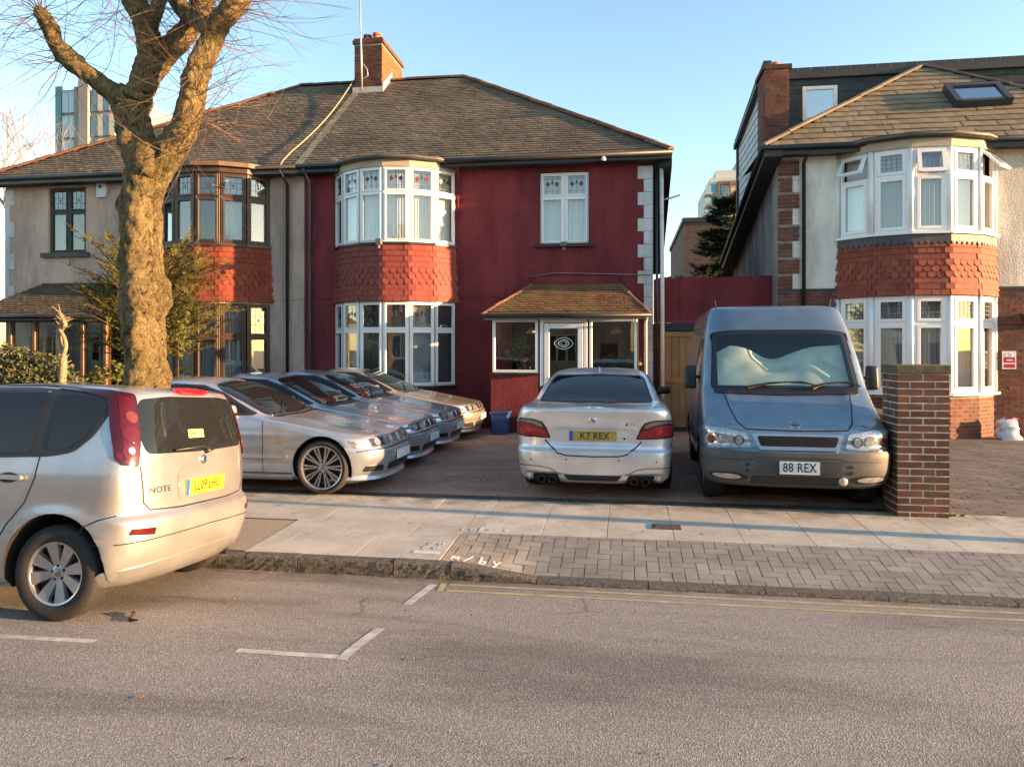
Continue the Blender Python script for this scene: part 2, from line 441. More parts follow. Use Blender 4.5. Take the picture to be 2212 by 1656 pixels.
# loose stones in the pit
mb = MB()
for _ in range(420):
    x, y = random.uniform(PIT[0], PIT[1]), random.uniform(PIT[2], PIT[3]); s = random.uniform(.006, .014); z = pav_z(y) - .003
    mb.add([(x - s, y, z), (x, y - s, z), (x + s, y, z), (x, y + s, z), (x, y, z + s * .35)], [(0, 1, 4), (1, 2, 4), (2, 3, 4), (3, 0, 4)], random.random())
tag(mb.build('pit_stones', tinted('pit_stone', [(.36, .3, .2), (.28, .23, .16), (.42, .36, .27)]), pv), kind='stuff')

# herringbone crossover
hb = []
bw, bl = .105, .21
rnd = random.Random(3)
def herr(x, y, horiz):
    lx, ly = (bl, bw) if horiz else (bw, bl)
    x0, x1, y0, y1 = x, x + lx, y, y + ly
    x0 = max(x0, -1.57); y0 = max(y0, 6.14); y1 = min(y1, 6.995); x1 = min(x1, 5.2)
    if x1 - x0 < .03 or y1 - y0 < .03: return
    za = ramp_z((x0 + x1) / 2, y0); zb = ramp_z((x0 + x1) / 2, y1); zc = ramp_z(x1, y0) - ramp_z(x0, y0)
    g = .006
    ux_ = Vector((1, 0, zc / (x1 - x0))).normalized(); uy_ = Vector((0, 1, (zb - za) / (y1 - y0))).normalized(); uz_ = ux_.cross(uy_).normalized(); uy_ = uz_.cross(ux_)
    hb.append(frame_mat((x0 + g / 2, y0 + g / 2, (ramp_z(x0, y0)) + rnd.uniform(-.0012, .0008)), ux_, uy_, uz_, x1 - x0 - g, y1 - y0 - g, .05))
# 90-degree herringbone: diagonal stair of L pairs
for i in range(-40, 60):
    for j in range(-30, 30):
        # pair anchored on lattice a=(bw,bw), b=(2*bw,-2*bw)... classic tiling
        ox = -1.6 + i * bw + j * 2 * bw; oy = 6.1 + i * bw - j * 2 * bw
        if -1.9 < ox < 5.4 and 5.8 < oy < 7.1:
            herr(ox, oy, True)
            herr(ox - 0 * bw, oy + bw, False) if False else herr(ox + bl, oy, False) if False else herr(ox - bw, oy, False)
pieces(bpy.data.objects['crossover_bed'], 'paver', hb, UB, M_HERR, 300)
WL['crossover_bed'] = Vector()

# front drive of the red house: block paving running bond, edging course
DX0, DX1, DY0, DY1 = -7.45, 3.18, 8.40, 16.15
mb = MB(); mb.quad((DX0 - 8.5, DY0, DRIVE_Z - .02), (16, DY0, DRIVE_Z - .02), (16, 26, DRIVE_Z - .02), (DX0 - 8.5, 26, DRIVE_Z - .02))
drv = tag(mb.build('driveway', M_JOINT), kind='structure')
it = []; rnd = random.Random(5)
y = DY0 + .22; row = 0
while y < 15.9:
    x = -3.4 - (.105 if row % 2 else 0)
    while x < 3.1:
        it.append(frame_mat((x, y, DRIVE_Z + rnd.uniform(-.003, .002)), (1, 0, 0), (0, 1, 0), (0, 0, 1), .204, .1, .04)); x += .21
    y += .106; row += 1
x = DX0
ed = []
while x < 3.1:
    ed.append(frame_mat((x, DY0 + .004, DRIVE_Z), (1, 0, 0), (0, 1, 0), (0, 0, 1), .099, .205, .04)); x += .105
vis = [m for m in it if (m.translation.x < .6)]
oth = [m for m in it if not (m.translation.x < .6)]
pieces(drv, 'drive_block', vis, UB, M_DRIVE, 220, 'drive_blocks')
pieces(drv, 'drive_block', oth, UB, M_DRIVE, 0, 'drive_blocks')
pieces(drv, 'edging_block', ed, UB, M_DRIVE2, 110)
# under the parked coupes
it = []
y = DY0 + .22; row = 0
while y < 15.9:
    x = DX0 - (.105 if row % 2 else 0)
    while x < -3.4:
        it.append(frame_mat((x, y, DRIVE_Z + rnd.uniform(-.003, .002)), (1, 0, 0), (0, 1, 0), (0, 0, 1), .204, .1, .04)); x += .21
    y += .106; row += 1
pieces(drv, 'drive_block', it, UB, M_DRIVE, 0, 'drive_blocks')
# neighbour's drive on the right
it = []
y = 8.42; row = 0
while y < 16.0:
    x = 3.3 - (.105 if row % 2 else 0)
    while x < 9.5:
        it.append(frame_mat((x, y, DRIVE_Z + rnd.uniform(-.003, .002)), (1, 0, 0), (0, 1, 0), (0, 0, 1), .204, .1, .04)); x += .21
    y += .106; row += 1
mb = MB()
pieces(drv, 'neighbour_drive_block', it, UB, M_RDRIVE, 150, 'neighbour_drive_blocks')
# left garden soil
mb = MB(); mb.box(-16.5, -7.6, 8.42, 16.2, -.2, .10)
tag(mb.build('garden_soil', pbr('soil', (.05, .04, .025), .95, .5, 6, .8, 40)), kind='structure')

# utility cover in the pavement and spray marks
cv = thing('utility_cover', 'small rectangular metal utility cover set in the pavement slabs behind the silver saloon', 'cover', (.42, 7.47, pav_z(7.47)))
mb = MB(); mb.hexa([(.27, 7.37, .0), (.55, 7.37, .0), (.55, 7.55, .0), (.27, 7.55, .0), (.27, 7.37, pav_z(7.37) + .008), (.55, 7.37, pav_z(7.37) + .008), (.55, 7.55, pav_z(7.55) + .008), (.27, 7.55, pav_z(7.55) + .008)])
mb.build('frame', pbr('cover_frame', (.10, .06, .04), .6, .3, 20), cv)
mb = MB(); mb.hexa([(.30, 7.39, .01), (.52, 7.39, .01), (.52, 7.53, .01), (.30, 7.53, .01), (.30, 7.39, pav_z(7.39) + .012), (.52, 7.39, pav_z(7.39) + .012), (.52, 7.53, pav_z(7.53) + .012), (.30, 7.53, pav_z(7.53) + .012)])
mb.build('lid', pbr('cover_lid', (.09, .085, .08), .55, .4, 40, .6, 90), cv)
# hand-sprayed utility marks: strokes on the slabs and blocks
def strokes(name, groups, zf, label):
    mb = MB()
    for pts in groups:
        for (x0, y0), (x1, y1) in zip(pts, pts[1:]):
            dx, dy = x1 - x0, y1 - y0; L = math.hypot(dx, dy) or 1; w = .011; nx, ny = -dy / L * w, dx / L * w; ex, ey = dx / L * w * .5, dy / L * w * .5
            q = [(x0 - ex + nx, y0 - ey + ny), (x0 - ex - nx, y0 - ey - ny), (x1 + ex - nx, y1 + ey - ny), (x1 + ex + nx, y1 + ey + ny)]
            mb.poly([(a, b, zf(a, b) + .003) for a, b in q])
    o = mb.build(name, M_SPRAY); o['kind'] = 'structure'; return o
def glyph(ch, x, y, s):
    G = {'C': [[(.8, .8), (.4, 1), (.1, .6), (.15, .2), (.5, 0), (.8, .2)]], 'O': [[(.5, 1), (.15, .7), (.15, .3), (.5, 0), (.85, .3), (.85, .7), (.5, 1)]],
         'L': [[(.3, 1.4), (.3, 0)]], 'E': [[(.8, .9), (.3, 1), (.2, .5), (.7, .5), (.2, .5), (.2, .05), (.8, 0)]], 'V': [[(.1, .9), (.4, 0), (.8, .9)]],
         'R': [[(.2, 0), (.2, .9)], [(.2, .6), (.5, .95), (.8, .8)]], 'B': [[(.2, 1.4), (.2, 0), (.6, 0), (.8, .3), (.6, .6), (.2, .6)]], 'Y': [[(.1, .9), (.45, .3)], [(.85, .9), (.3, -.4)]],
         '/': [[(0, -.1), (.7, 1.3)]], 'M': [[(.1, 0), (.15, .8), (.45, .3), (.7, .8), (.85, 0)]], '-': [[(0, .4), (1, .5)]]}
    return [[(x + px * s * .8, y + py * s) for px, py in st] for st in G[ch]]
gs = []
for k, ch in enumerate('COLE-V'): gs += glyph(ch, -1.60 + k * .085, 7.06 + k * .003, .075)
strokes('pavement_mark', gs, lambda a, b: pav_z(b), '')
gs = []
for k, ch in enumerate('EO'): gs += glyph(ch, -1.80 + k * .1, 6.53, .08)
for k, ch in enumerate('EO'): gs += glyph(ch, -1.82 + k * .1, 6.41, .08)
for yy in (6.28, 6.30, 6.32, 6.34): gs.append([(-1.86, yy), (-1.62, yy)])
strokes('pavement_mark', gs, lambda a, b: pav_z(b), '')
gs = []
for k, ch in enumerate('M/BY'): gs += glyph(ch, -1.5 + k * .12, 6.20, .10)
strokes('pavement_mark', gs, lambda a, b: ramp_z(a, b), '')
# fallen leaves and grit
mb = MB(); rnd = random.Random(11)
for _ in range(230):
    y = rnd.uniform(2.2, 8.2); x = rnd.uniform(-6, 6)
    if rnd.random() < .6: y = rnd.choice([rnd.gauss(5.93, .05), rnd.uniform(6.2, 8.3)])
    z = (road_z(y) if y < 6 else ramp_z(x, y) if (x > -1.57 and 6.13 < y < 7) else pav_z(y)) + .008
    s = rnd.uniform(.008, .022); a = rnd.uniform(0, 6.28); c, d = math.cos(a) * s, math.sin(a) * s
    mb.add([(x + c, y + d, z), (x - d * .5, y + c * .5, z + .004), (x - c, y - d, z), (x + d * .5, y - c * .5, z + .002)], [(0, 1, 2, 3)], rnd.random())
tag(mb.build('leaf_litter', tinted('dead_leaf', [(.25, .1, .03), (.35, .2, .06), (.16, .08, .03), (.4, .36, .3)], bmp=0)), label='scattered dry leaves and grit on the road and pavement', cat='leaves', kind='stuff')
# ================================================================ HOUSES
FY = 16.2                                    # facade plane
M_RED = None
def render_mat(name, col, col2, bscale=38, bmp=.9, stain=(.5, .5, .5), brick=False):
    m, nt, b = nodes(name); MATS[name] = m
    n = noise(nt, .8, 9, .7); r = ramp(nt, [(.36, col2), (.62, col)], n.outputs[0])
    pos = N(nt, 'NewGeometry').outputs['Position']; mp = N(nt, 'Mapping'); mp.inputs['Scale'].default_value = (1.3, 1.3, .35); nt.links.new(pos, mp.inputs[0])
    st = noise(nt, 1.2, 6, .65, 0, mp.outputs[0]); sr = ramp(nt, [(.38, stain), (.60, (1, 1, 1))], st.outputs[0])
    c = mixc(nt, .75, r.outputs[0], mixc(nt, 1.0, r.outputs[0], sr.outputs[0], 'MULTIPLY'))
    nt.links.new(c, b.inputs['Base Color']); b.inputs['Roughness'].default_value = .85; b.inputs['Specular IOR Level'].default_value = .25
    v = N(nt, 'TexVoronoi'); v.inputs['Scale'].default_value = bscale; nt.links.new(pos, v.inputs['Vector'])
    n2 = noise(nt, bscale * 1.7, 4, .6); ad = N(nt, 'Math', operation='ADD'); nt.links.new(n2.outputs[0], ad.inputs[0])
    iv = N(nt, 'Math', operation='MULTIPLY'); iv.inputs[1].default_value = -1; nt.links.new(v.outputs['Distance'], iv.inputs[0]); nt.links.new(iv.outputs[0], ad.inputs[1])
    bump(nt, b, ad.outputs[0], bmp, .012)
    return m
M_RED = render_mat('red_masonry_paint', (.25, .043, .048), (.185, .035, .042))
M_BEIGE = render_mat('beige_pebbledash', (.68, .49, .39), (.57, .42, .34), 50)
M_CREAM = render_mat('cream_pebbledash', (.88, .83, .73), (.76, .72, .64), 34, .8)
M_GREYR = render_mat('grey_side_render', (.40, .385, .375), (.27, .26, .26), 45, .5, (.35, .35, .36))
M_UPVC = pbr('white_upvc', (.80, .80, .79), .3, .05, 2, spec=.5)
M_BROWN = pbr('brown_window_frame', (.055, .03, .018), .45, .35, 3)
M_BLACK = pbr('black_gutter', (.018, .019, .021), .45, .3, 4)
M_SOFF = pbr('dark_soffit', (.028, .030, .034), .6, .3, 3)
M_FASC = pbr('stone_fascia', (.42, .36, .27), .7, .25, 4)
M_QUOIN = render_mat('white_quoin_paint', (.70, .71, .71), (.55, .57, .58), 60, .5)
M_DARK = pbr('interior_shade', (.02, .018, .016), .9, .3, 1)  # shade of the interior put into the colour of the backing sheets
M_ROOM = pbr('shaded_room_wall', (.09, .075, .06), .9, .3, 1)  # room darkness put into the wall colour
def cloth_mat(name, col, trans=.35):
    m, nt, b = nodes(name); MATS[name] = m
    n = noise(nt, 55, 4, .6); r = ramp(nt, [(.3, tuple(c * .72 for c in col)), (.7, col)], n.outputs[0])
    nt.links.new(r.outputs[0], b.inputs['Base Color']); b.inputs['Roughness'].default_value = .9
    return m
M_NET = cloth_mat('white_net_curtain', (.72, .74, .76))
M_NETG = cloth_mat('grey_net_curtain', (.30, .30, .30))
M_BLIND = cloth_mat('dark_blind', (.10, .098, .095))
M_CREAMC = cloth_mat('cream_curtain', (.55, .48, .36))
M_GLASS = glass_mat('window_glass', refl=.16, power=.9)
M_GLASSD = glass_mat('porch_glass', tint=(.75, .78, .76), refl=.10)
M_LEAD = pbr('lead_came', (.05, .05, .055), .5, .2, 5)
M_REDGL = pbr('red_stained_glass', (.17, .015, .03), .15, .2, 9)
M_GRNGL = pbr('green_stained_glass', (.02, .07, .04), .15, .2, 9)
M_MORTAR = pbr('mortar', (.25, .235, .21), .95, .4, 9, .5, 90)
TILE_MID = tinted('old_roof_tile', [(.15, .12, .09), (.19, .155, .115), (.125, .102, .08), (.21, .165, .11), (.165, .14, .11)], moss=((.15, .135, .07), 3.0, .60), dirt=.4, dscale=.7)
TILE_R = tinted('tan_roof_tile', [(.23, .175, .105), (.27, .205, .125), (.20, .155, .10), (.25, .20, .135)], dirt=.3, dscale=1.1)
TILE_P = tinted('porch_tile', [(.22, .10, .055), (.18, .088, .05), (.25, .125, .07), (.15, .078, .05)], moss=((.15, .125, .04), 1.9, .49), dirt=.35, dscale=2)
TILE_PL = tinted('dark_porch_tile', [(.10, .075, .05), (.13, .095, .06), (.08, .065, .045)], moss=((.13, .11, .04), 2.0, .55), dirt=.35, dscale=2)
TILE_RED = tinted('painted_hung_tile', [(.235, .052, .040), (.21, .046, .037), (.265, .06, .042)], dirt=.18, dscale=3, bmp=.25, rough=.65)
TILE_REDR = tinted('clay_hung_tile', [(.27, .062, .036), (.235, .055, .035), (.31, .08, .042), (.25, .07, .045)], dirt=.25, dscale=3, bmp=.25, rough=.7)
TILE_REDL = tinted('left_hung_tile', [(.27, .055, .028), (.22, .05, .03), (.31, .07, .035)], dirt=.3, dscale=3, bmp=.25)
RIDGE = tinted('terracotta_ridge', [(.19, .09, .055), (.16, .08, .05), (.23, .105, .06)], dirt=.4, dscale=3)
RIDGED = tinted('dark_ridge', [(.11, .085, .065), (.14, .105, .075)], dirt=.4, dscale=3)
BRICK_R = tinted('red_brick', [(.20, .062, .038), (.15, .055, .04), (.25, .085, .045), (.11, .05, .042), (.22, .10, .06)], dirt=.45, dscale=2.2)
BRICK_SUN = tinted('sunlit_brick', [(.30, .115, .045), (.25, .095, .042), (.34, .14, .06)], dirt=.3, dscale=4)  # sun-facing chimney sides: warm sunlight put into the brick colour
BRICK_C = tinted('chimney_brick', [(.11, .05, .035), (.17, .07, .042), (.07, .042, .036), (.14, .07, .045)], dirt=.5, dscale=3)

def arc(xl, xr, b, n, Yf=FY):
    c = (xr - xl) / 2; r = (c * c + b * b) / (2 * b); a = math.asin(min(1, c / r))
    return [Vector(((xl + xr) / 2 + r * math.sin(-a + 2 * a * i / n), Yf + (r - b) - r * math.cos(-a + 2 * a * i / n), 0)) for i in range(n + 1)]
class Facet:
    def __init__(s, A, B):
        s.A = Vector((A[0], A[1], 0)); s.L = (Vector((B[0], B[1], 0)) - s.A).length
        s.u = (Vector((B[0], B[1], 0)) - s.A).normalized(); s.n = Vector((s.u.y, -s.u.x, 0))
    def p(s, u, z, d=0): return s.A + s.u * u + s.n * d + Vector((0, 0, z))
    def box(s, mb, u0, u1, z0, z1, d0, d1):   # d0 inner, d1 outer
        mb.hexa([s.p(u0, z0, d1), s.p(u1, z0, d1), s.p(u1, z0, d0), s.p(u0, z0, d0), s.p(u0, z1, d1), s.p(u1, z1, d1), s.p(u1, z1, d0), s.p(u0, z1, d0)])
def ringbars(F, mb, u0, u1, z0, z1, w, d0, d1, wb=None):
    wb = wb or w
    F.box(mb, u0, u0 + w, z0, z1, d0, d1); F.box(mb, u1 - w, u1, z0, z1, d0, d1)
    F.box(mb, u0 + w, u1 - w, z1 - w, z1, d0, d1); F.box(mb, u0 + w, u1 - w, z0, z0 + wb, d0, d1)
def curtain(F, u0, u1, z0, z1, d, mat, parent, waves=7, amp=.012, name='curtain', seed=0):
    mb = MB(); n = 40; rnd = random.Random(seed); ph = rnd.uniform(0, 6)
    vs = []
    for k in range(2):
        for i in range(n + 1):
            t = i / n; a = amp * math.sin(t * waves * 6.28 + ph + .6 * math.sin(t * 9 + ph)) + amp * .5 * math.sin(t * waves * 2.3 * 6.28 + ph)
            vs.append(F.p(u0 + (u1 - u0) * t, (z0, z1)[k], d + a))
    mb.add(vs, [(i, i + 1, n + 2 + i, n + 1 + i) for i in range(n)])
    return mb.build(name, mat, parent, smooth=True)
def flower(F, u0, u1, z0, z1, d, parent, k=2):
    """stained glass: red lozenges with a green sprig, lead lines"""
    red, grn, led = MB(), MB(), MB(); w = u1 - u0; h = z1 - z0; zc = z0 + h * .58
    for i in range(k):
        uc = u0 + w * (i + .5) / k; r = min(w / k, h) * .23
        pts = [F.p(uc + r * math.cos(a) * (1 + .18 * math.cos(4 * a)), zc + r * 1.05 * math.sin(a) * (1 + .18 * math.cos(4 * a)), d) for a in [6.283 * q / 16 for q in range(16)]]
        red.poly(pts)
        led.poly([F.p(uc + r * .42 * math.cos(a), zc + r * .42 * math.sin(a), d + .002) for a in [6.283 * q / 8 for q in range(8)]])
    uc = (u0 + u1) / 2; r = h * .08
    grn.poly([F.p(uc, zc + r * 2.6, d), F.p(uc - r, zc + r * 1.2, d), F.p(uc, zc - r * .8, d), F.p(uc + r, zc + r * 1.2, d)])
    for q in (.18, .5, .82): F.box(led, u0 + w * q - .003, u0 + w * q + .003, z0, z1, d - .004, d - .001)
    for q in (.2, .86): F.box(led, u0, u1, z0 + h * q - .003, z0 + h * q + .003, d - .004, d - .001)
    led.build('leading', M_LEAD, parent)
    for k_ in range(len(red.f)): r1 = MB(); r1.poly([red.v[q] for q in red.f[k_]]); r1.build('flower_motif', M_REDGL, parent)
    grn.build('sprig_motif', M_GRNGL, parent)
def grid_lead(F, u0, u1, z0, z1, d, parent, nu, nz):
    led = MB()
    for i in range(1, nu): F.box(led, u0 + (u1 - u0) * i / nu - .004, u0 + (u1 - u0) * i / nu + .004, z0, z1, d - .004, d + .001)
    for i in range(1, nz): F.box(led, u0, u1, z0 + (z1 - z0) * i / nz - .004, z0 + (z1 - z0) * i / nz + .004, d - .004, d)
    led.build('leading', M_LEAD, parent)
def window(F, house, u0, u1, z0, z1, zt, fm, cur, fw=.055, motif=None, seed=0, top_open=None, sash=True, cm=None, glass=None, label=None, curtop=None):
    """one window light: outer frame, transom, upper and lower sash each with its pane, curtain behind"""
    glass = glass or M_GLASS
    mb = MB(); ringbars(F, mb, u0, u1, z0, z1, fw * .62, -.07, 0)
    F.box(mb, u0 + fw * .62, u1 - fw * .62, zt - fw * .4, zt + fw * .4, -.07, -.002)
    w = mb.build('window', fm, house)
    bevel_obj(w, .006, 1)
    if label: w['label'] = label
    a0, a1 = u0 + fw * .6, u1 - fw * .6
    for k, (za, zb) in enumerate(((z0 + fw * .6, zt - fw * .38), (zt + fw * .38, z1 - fw * .6))):
        if k == 1 and top_open:
            # top-hung sash swung out about its top edge
            ang = top_open; sm = MB(); h = zb - za; FF = F; d = F.n; up = Vector((0, 0, 1))
            ax = d * math.sin(ang) - up * math.cos(ang); nn = d * math.cos(ang) + up * math.sin(ang); o = F.p(a0, zb, .005)
            P = lambda uu, ss, dd: o + F.u * uu + ax * ss + nn * dd
            W = a1 - a0; s_ = fw * .75
            def bx(ua, ub, sa_, sb): sm.hexa([P(ua, sb, .03), P(ub, sb, .03), P(ub, sb, -.01), P(ua, sb, -.01), P(ua, sa_, .03), P(ub, sa_, .03), P(ub, sa_, -.01), P(ua, sa_, -.01)])
            bx(-.01, s_, 0, h); bx(W - s_, W + .01, 0, h); bx(s_, W - s_, 0, s_); bx(s_, W - s_, h - s_, h + .01)
            sm.build('open_sash', fm, w)
            g = MB(); g.quad(P(s_, s_, .01), P(W - s_, s_, .01), P(W - s_, h - s_, .01), P(s_, h - s_, .01)); g.build('pane', glass, w)
            continue
        if sash:
            sm = MB(); ringbars(F, sm, a0, a1, za, zb, fw * .72, -.05, .014); so_ = sm.build('sash', fm, w); bevel_obj(so_, .005, 1)
            b0, b1, c0, c1 = a0 + fw * .72, a1 - fw * .72, za + fw * .72, zb - fw * .72
        else: b0, b1, c0, c1 = a0, a1, za, zb
        g = MB(); g.quad(F.p(b0, c0, -.03), F.p(b1, c0, -.03), F.p(b1, c1, -.03), F.p(b0, c1, -.03)); g.build('pane', glass, w)
        if k == 1 and motif == 'flower': flower(F, b0, b1, c0, c1, -.024, w)
        if k == 1 and motif == 'grid': grid_lead(F, b0, b1, c0, c1, -.026, w, 4, 4)
        if k == 1 and motif == 'cross':
            led = MB(); um = (b0 + b1) / 2; zm = (c0 + c1) / 2
            led.poly([F.p(um + (.05 if q % 2 == 0 else .014) * math.cos(q * .785), zm + (.06 if q % 2 == 0 else .014) * math.sin(q * .785), -.026) for q in range(8)])
            led.build('leaded_star', M_LEAD, w); grid_lead(F, b0, b1, c0, c1, -.027, w, 3, 3)
    if cur:
        curtain(F, u0 + .03, u1 - .03, z0 + .05, (curtop or z1) - .03, -.16, cur, w, waves=random.uniform(4, 8), seed=seed)
    return w
def wall_with(house, name, x0, x1, z0, z1, openings, Y, mat, rev=.12):
    xs = sorted({x0, x1, *[o[0] for o in openings], *[o[1] for o in openings]}); zs = sorted({z0, z1, *[o[2] for o in openings], *[o[3] for o in openings]})
    mb = MB()
    for a, b in zip(xs, xs[1:]):
        for c, d in zip(zs, zs[1:]):
            mx, mz = (a + b) / 2, (c + d) / 2
            if any(o[0] < mx < o[1] and o[2] < mz < o[3] for o in openings): continue
            mb.quad((a, Y, c), (b, Y, c), (b, Y, d), (a, Y, d))
    for a, b, c, d in openings:
        y2 = Y + rev
        mb.quad((a, Y, c), (a, Y, d), (a, y2, d), (a, y2, c)); mb.quad((b, Y, c), (b, y2, c), (b, y2, d), (b, Y, d))
        mb.quad((a, Y, d), (b, Y, d), (b, y2, d), (a, y2, d)); mb.quad((a, Y, c), (a, y2, c), (b, y2, c), (b, Y, c))
    return mb.build(name, mat, house)
TW = MB()     # unit roof tile: wedge, thick at the lower edge, slightly cambered
TW.add([(0, 0, 0), (1, 0, 0), (1, 1, 0), (0, 1, 0), (0, 0, .9), (.5, 0, 1), (1, 0, .9), (1, 1, .12), (.5, 1, .2), (0, 1, .12)],
       [(0, 1, 6, 5, 4), (4, 5, 8, 9), (5, 6, 7, 8), (0, 4, 9, 3), (1, 2, 7, 6), (2, 3, 9, 8, 7)])
def clip_range(poly, s):
    """u-range of a convex (u,s) polygon at height s"""
    us = []
    for (u0, s0), (u1, s1) in zip(poly, poly[1:] + poly[:1]):
        if (s0 - s) * (s1 - s) <= 0 and s0 != s1: us.append(u0 + (u1 - u0) * (s - s0) / (s1 - s0))
    return (min(us), max(us)) if len(us) >= 2 else None
def slope_tiles(parent, corners, tw, ex, th, mat, nmax, name='roof_tile', rnd=random.Random(2), jitter=.004, over=.03):
    """corners: 3d convex polygon, first edge the eaves (left->right seen from outside)"""
    C = [Vector(c) for c in corners]; ux = (C[1] - C[0]).normalized(); n = ux.cross(C[2] - C[0]).normalized(); us = n.cross(ux)
    poly = [((c - C[0]).dot(ux), (c - C[0]).dot(us)) for c in C]; smax = max(p[1] for p in poly)
    items = []; s = 0; row = 0
    while s < smax - ex * .4:
        r = clip_range(poly, s + ex * .5)
        if r:
            u = math.floor(r[0] / tw) * tw - (tw / 2 if row % 2 else 0)
            while u < r[1]:
                a, b = max(u, r[0]), min(u + tw, r[1])
                if b - a > tw * .18:
                    o = C[0] + ux * (a + .002) + us * (s - (over if row == 0 else 0) + rnd.uniform(-jitter, jitter)) + n * (.006 + rnd.uniform(0, .004))
                    tilt = rnd.uniform(-.012, .012)
                    items.append(frame_mat(o, ux, (us + n * tilt), n, b - a - .005, ex * 1.18, th * rnd.uniform(.85, 1.25)))
                u += tw
        s += ex; row += 1
    pieces(parent, name, items, TW, mat, nmax, name + 's')
def roof_base(house, polys, mat, name='roof'):
    mb = MB()
    for p in polys: mb.poly(p)
    return mb.build(name, mat, house)
HR = MB()    # unit half-round ridge tile along x
_k = 8; _v = []
for xx in (0, 1):
    for i in range(_k + 1): _v.append((xx, math.cos(math.pi * i / _k), math.sin(math.pi * i / _k)))
HR.add(_v, [(i, i + 1, _k + 2 + i, _k + 1 + i) for i in range(_k)] + [tuple(range(_k + 1)), tuple(range(_k + 1, 2 * _k + 2))])
def ridge(parent, A, B, r, mat, ln=.42, name='ridge_tile', rnd=random.Random(4), h=.8):
    A, B = Vector(A), Vector(B); L = (B - A).length; ux = (B - A).normalized(); k = max(1, round(L / ln)); ln = L / k
    uz = (Vector((0, 0, 1)) - ux * ux.z).normalized(); uy = uz.cross(ux); it = []
    for i in range(k):
        it.append(frame_mat(A + ux * (i * ln) + uz * rnd.uniform(-.01, .01), ux, uy, uz, ln * .985, r * rnd.uniform(.95, 1.05), r * h))
    pieces(parent, name, it, HR, mat, 60)
BK = MB(); BK.box(0, 1, -1, 0, 0, 1)      # unit brick: y from -1 (proud face) to 0
def brick_face(parent, A, u, L, z0, z1, mat, skip=(), nmax=0, bl=.215, bh=.065, jt=.010, proud=.008, off=0.0, name='brick', rnd=random.Random(9), header=False):
    """stretcher bond on a vertical face starting at A (x,y), direction u, outward normal = (u.y,-u.x)"""
    u = Vector((u[0], u[1], 0)).normalized(); nn = Vector((u.y, -u.x, 0)); it = []
    z = z0; row = 0
    while z + bh <= z1 + .001:
        x = -off - (0 if row % 2 else (bl + jt) / 2)
        while x < L:
            a, b = max(0, x), min(L, x + bl)
            if b - a > .035 and not any(s[0] < (a + b) / 2 < s[1] and s[2] < z + bh / 2 < s[3] for s in skip):
                p = Vector((A[0], A[1], z)) + u * a
                it.append(frame_mat(p, u, -nn, (0, 0, 1), b - a, proud * rnd.uniform(.6, 1.3), bh))
            x += bl + jt
        z += bh + jt; row += 1
    pieces(parent, name, it, BK, mat, nmax, 'bricks')
def bay_apron(parent, pts, z0, z1, mat, rows='ppppsssppp', tw=.158, flare=.055):
    """hung tiles round the bay; 'p' plain, 's' scalloped"""
    # polyline arc length
    seg = []; tot = 0
    for a, b in zip(pts, pts[1:]): L = (b - a).length; seg.append((tot, L, a, b)); tot += L
    def at(s):
        s = min(max(s, 0), tot - 1e-6)
        for q, L, a, b in seg:
            if s <= q + L: t = (s - q) / L; d = (b - a).normalized(); return a.lerp(b, t), d
    plain = MB(); plain.add([(-.5, 0, 0), (.5, 0, 0), (.5, 0, 1.22), (-.5, 0, 1.22), (-.5, -1, 0), (.5, -1, 0), (.5, -.1, 1.22), (-.5, -.1, 1.22)],
                            [(3, 2, 1, 0), (4, 5, 6, 7), (0, 1, 5, 4), (1, 2, 6, 5), (3, 0, 4, 7), (2, 3, 7, 6)])
    sc = MB(); k = 8; fr = [(-.5, .5)] + [(.5 * math.cos(math.pi + math.pi * i / k), .5 + .62 * math.sin(math.pi + math.pi * i / k)) for i in range(1, k)] + [(.5, .5), (.5, 1.35), (-.5, 1.35)]
    nn = len(fr); yy = lambda z: -1 + .65 * max(0, z)
    sc.add([(x, yy(z), z) for x, z in fr] + [(x, 0, z) for x, z in fr], [tuple(range(nn)), tuple(range(nn, 2 * nn))[::-1]] + [(i, nn + i, nn + (i + 1) % nn, (i + 1) % nn) for i in range(nn)])
    h = (z1 - z0) / len(rows); ip, isc = [], []
    rnd = random.Random(8)
    for r, ch in enumerate(rows):
        zt = z1 - (r + 1) * h; fl = flare * (r / len(rows)) ** 2
        n = max(1, round(tot / tw)); w = tot / n
        for i in range(-1, n + 1):
            s = (i + (.5 if r % 2 else 0) + .5) * w
            if s < -.01 or s > tot + .01: continue
            p, d = at(s); nv = Vector((d.y, -d.x, 0))
            # smooth the direction between facets
            (p1, _), (p2, _) = at(s - w * .5), at(s + w * .5)
            if (p2 - p1).length > 1e-4: d = (p2 - p1).normalized(); nv = Vector((d.y, -d.x, 0))
            if ch == 'p':
                ip.append(frame_mat(p + nv * (fl + .006) + Vector((0, 0, zt)), d, -nv + d * rnd.uniform(-.03, .03), Vector((0, 0, 1)), w - .003, .026 * rnd.uniform(.95, 1.06), h))
            else:
                isc.append(frame_mat(p + nv * (fl + .008) + Vector((0, 0, zt)), d, -nv + d * rnd.uniform(-.03, .03), Vector((0, 0, 1)), w - .010, .030 * rnd.uniform(.9, 1.1), h))
    pieces(parent, 'hung_tile', ip, plain, mat, 300); pieces(parent, 'scalloped_tile', isc, sc, mat, 300)
def offset_pts(pts, d):
    out = []
    for i, p in enumerate(pts):
        n = Vector((0, 0, 0))
        for a, b in ((i - 1, i), (i, i + 1)):
            if a >= 0 and b < len(pts): u = (pts[b] - pts[a]).normalized(); n += Vector((u.y, -u.x, 0))
        out.append(p + n.normalized() * d)
    return out
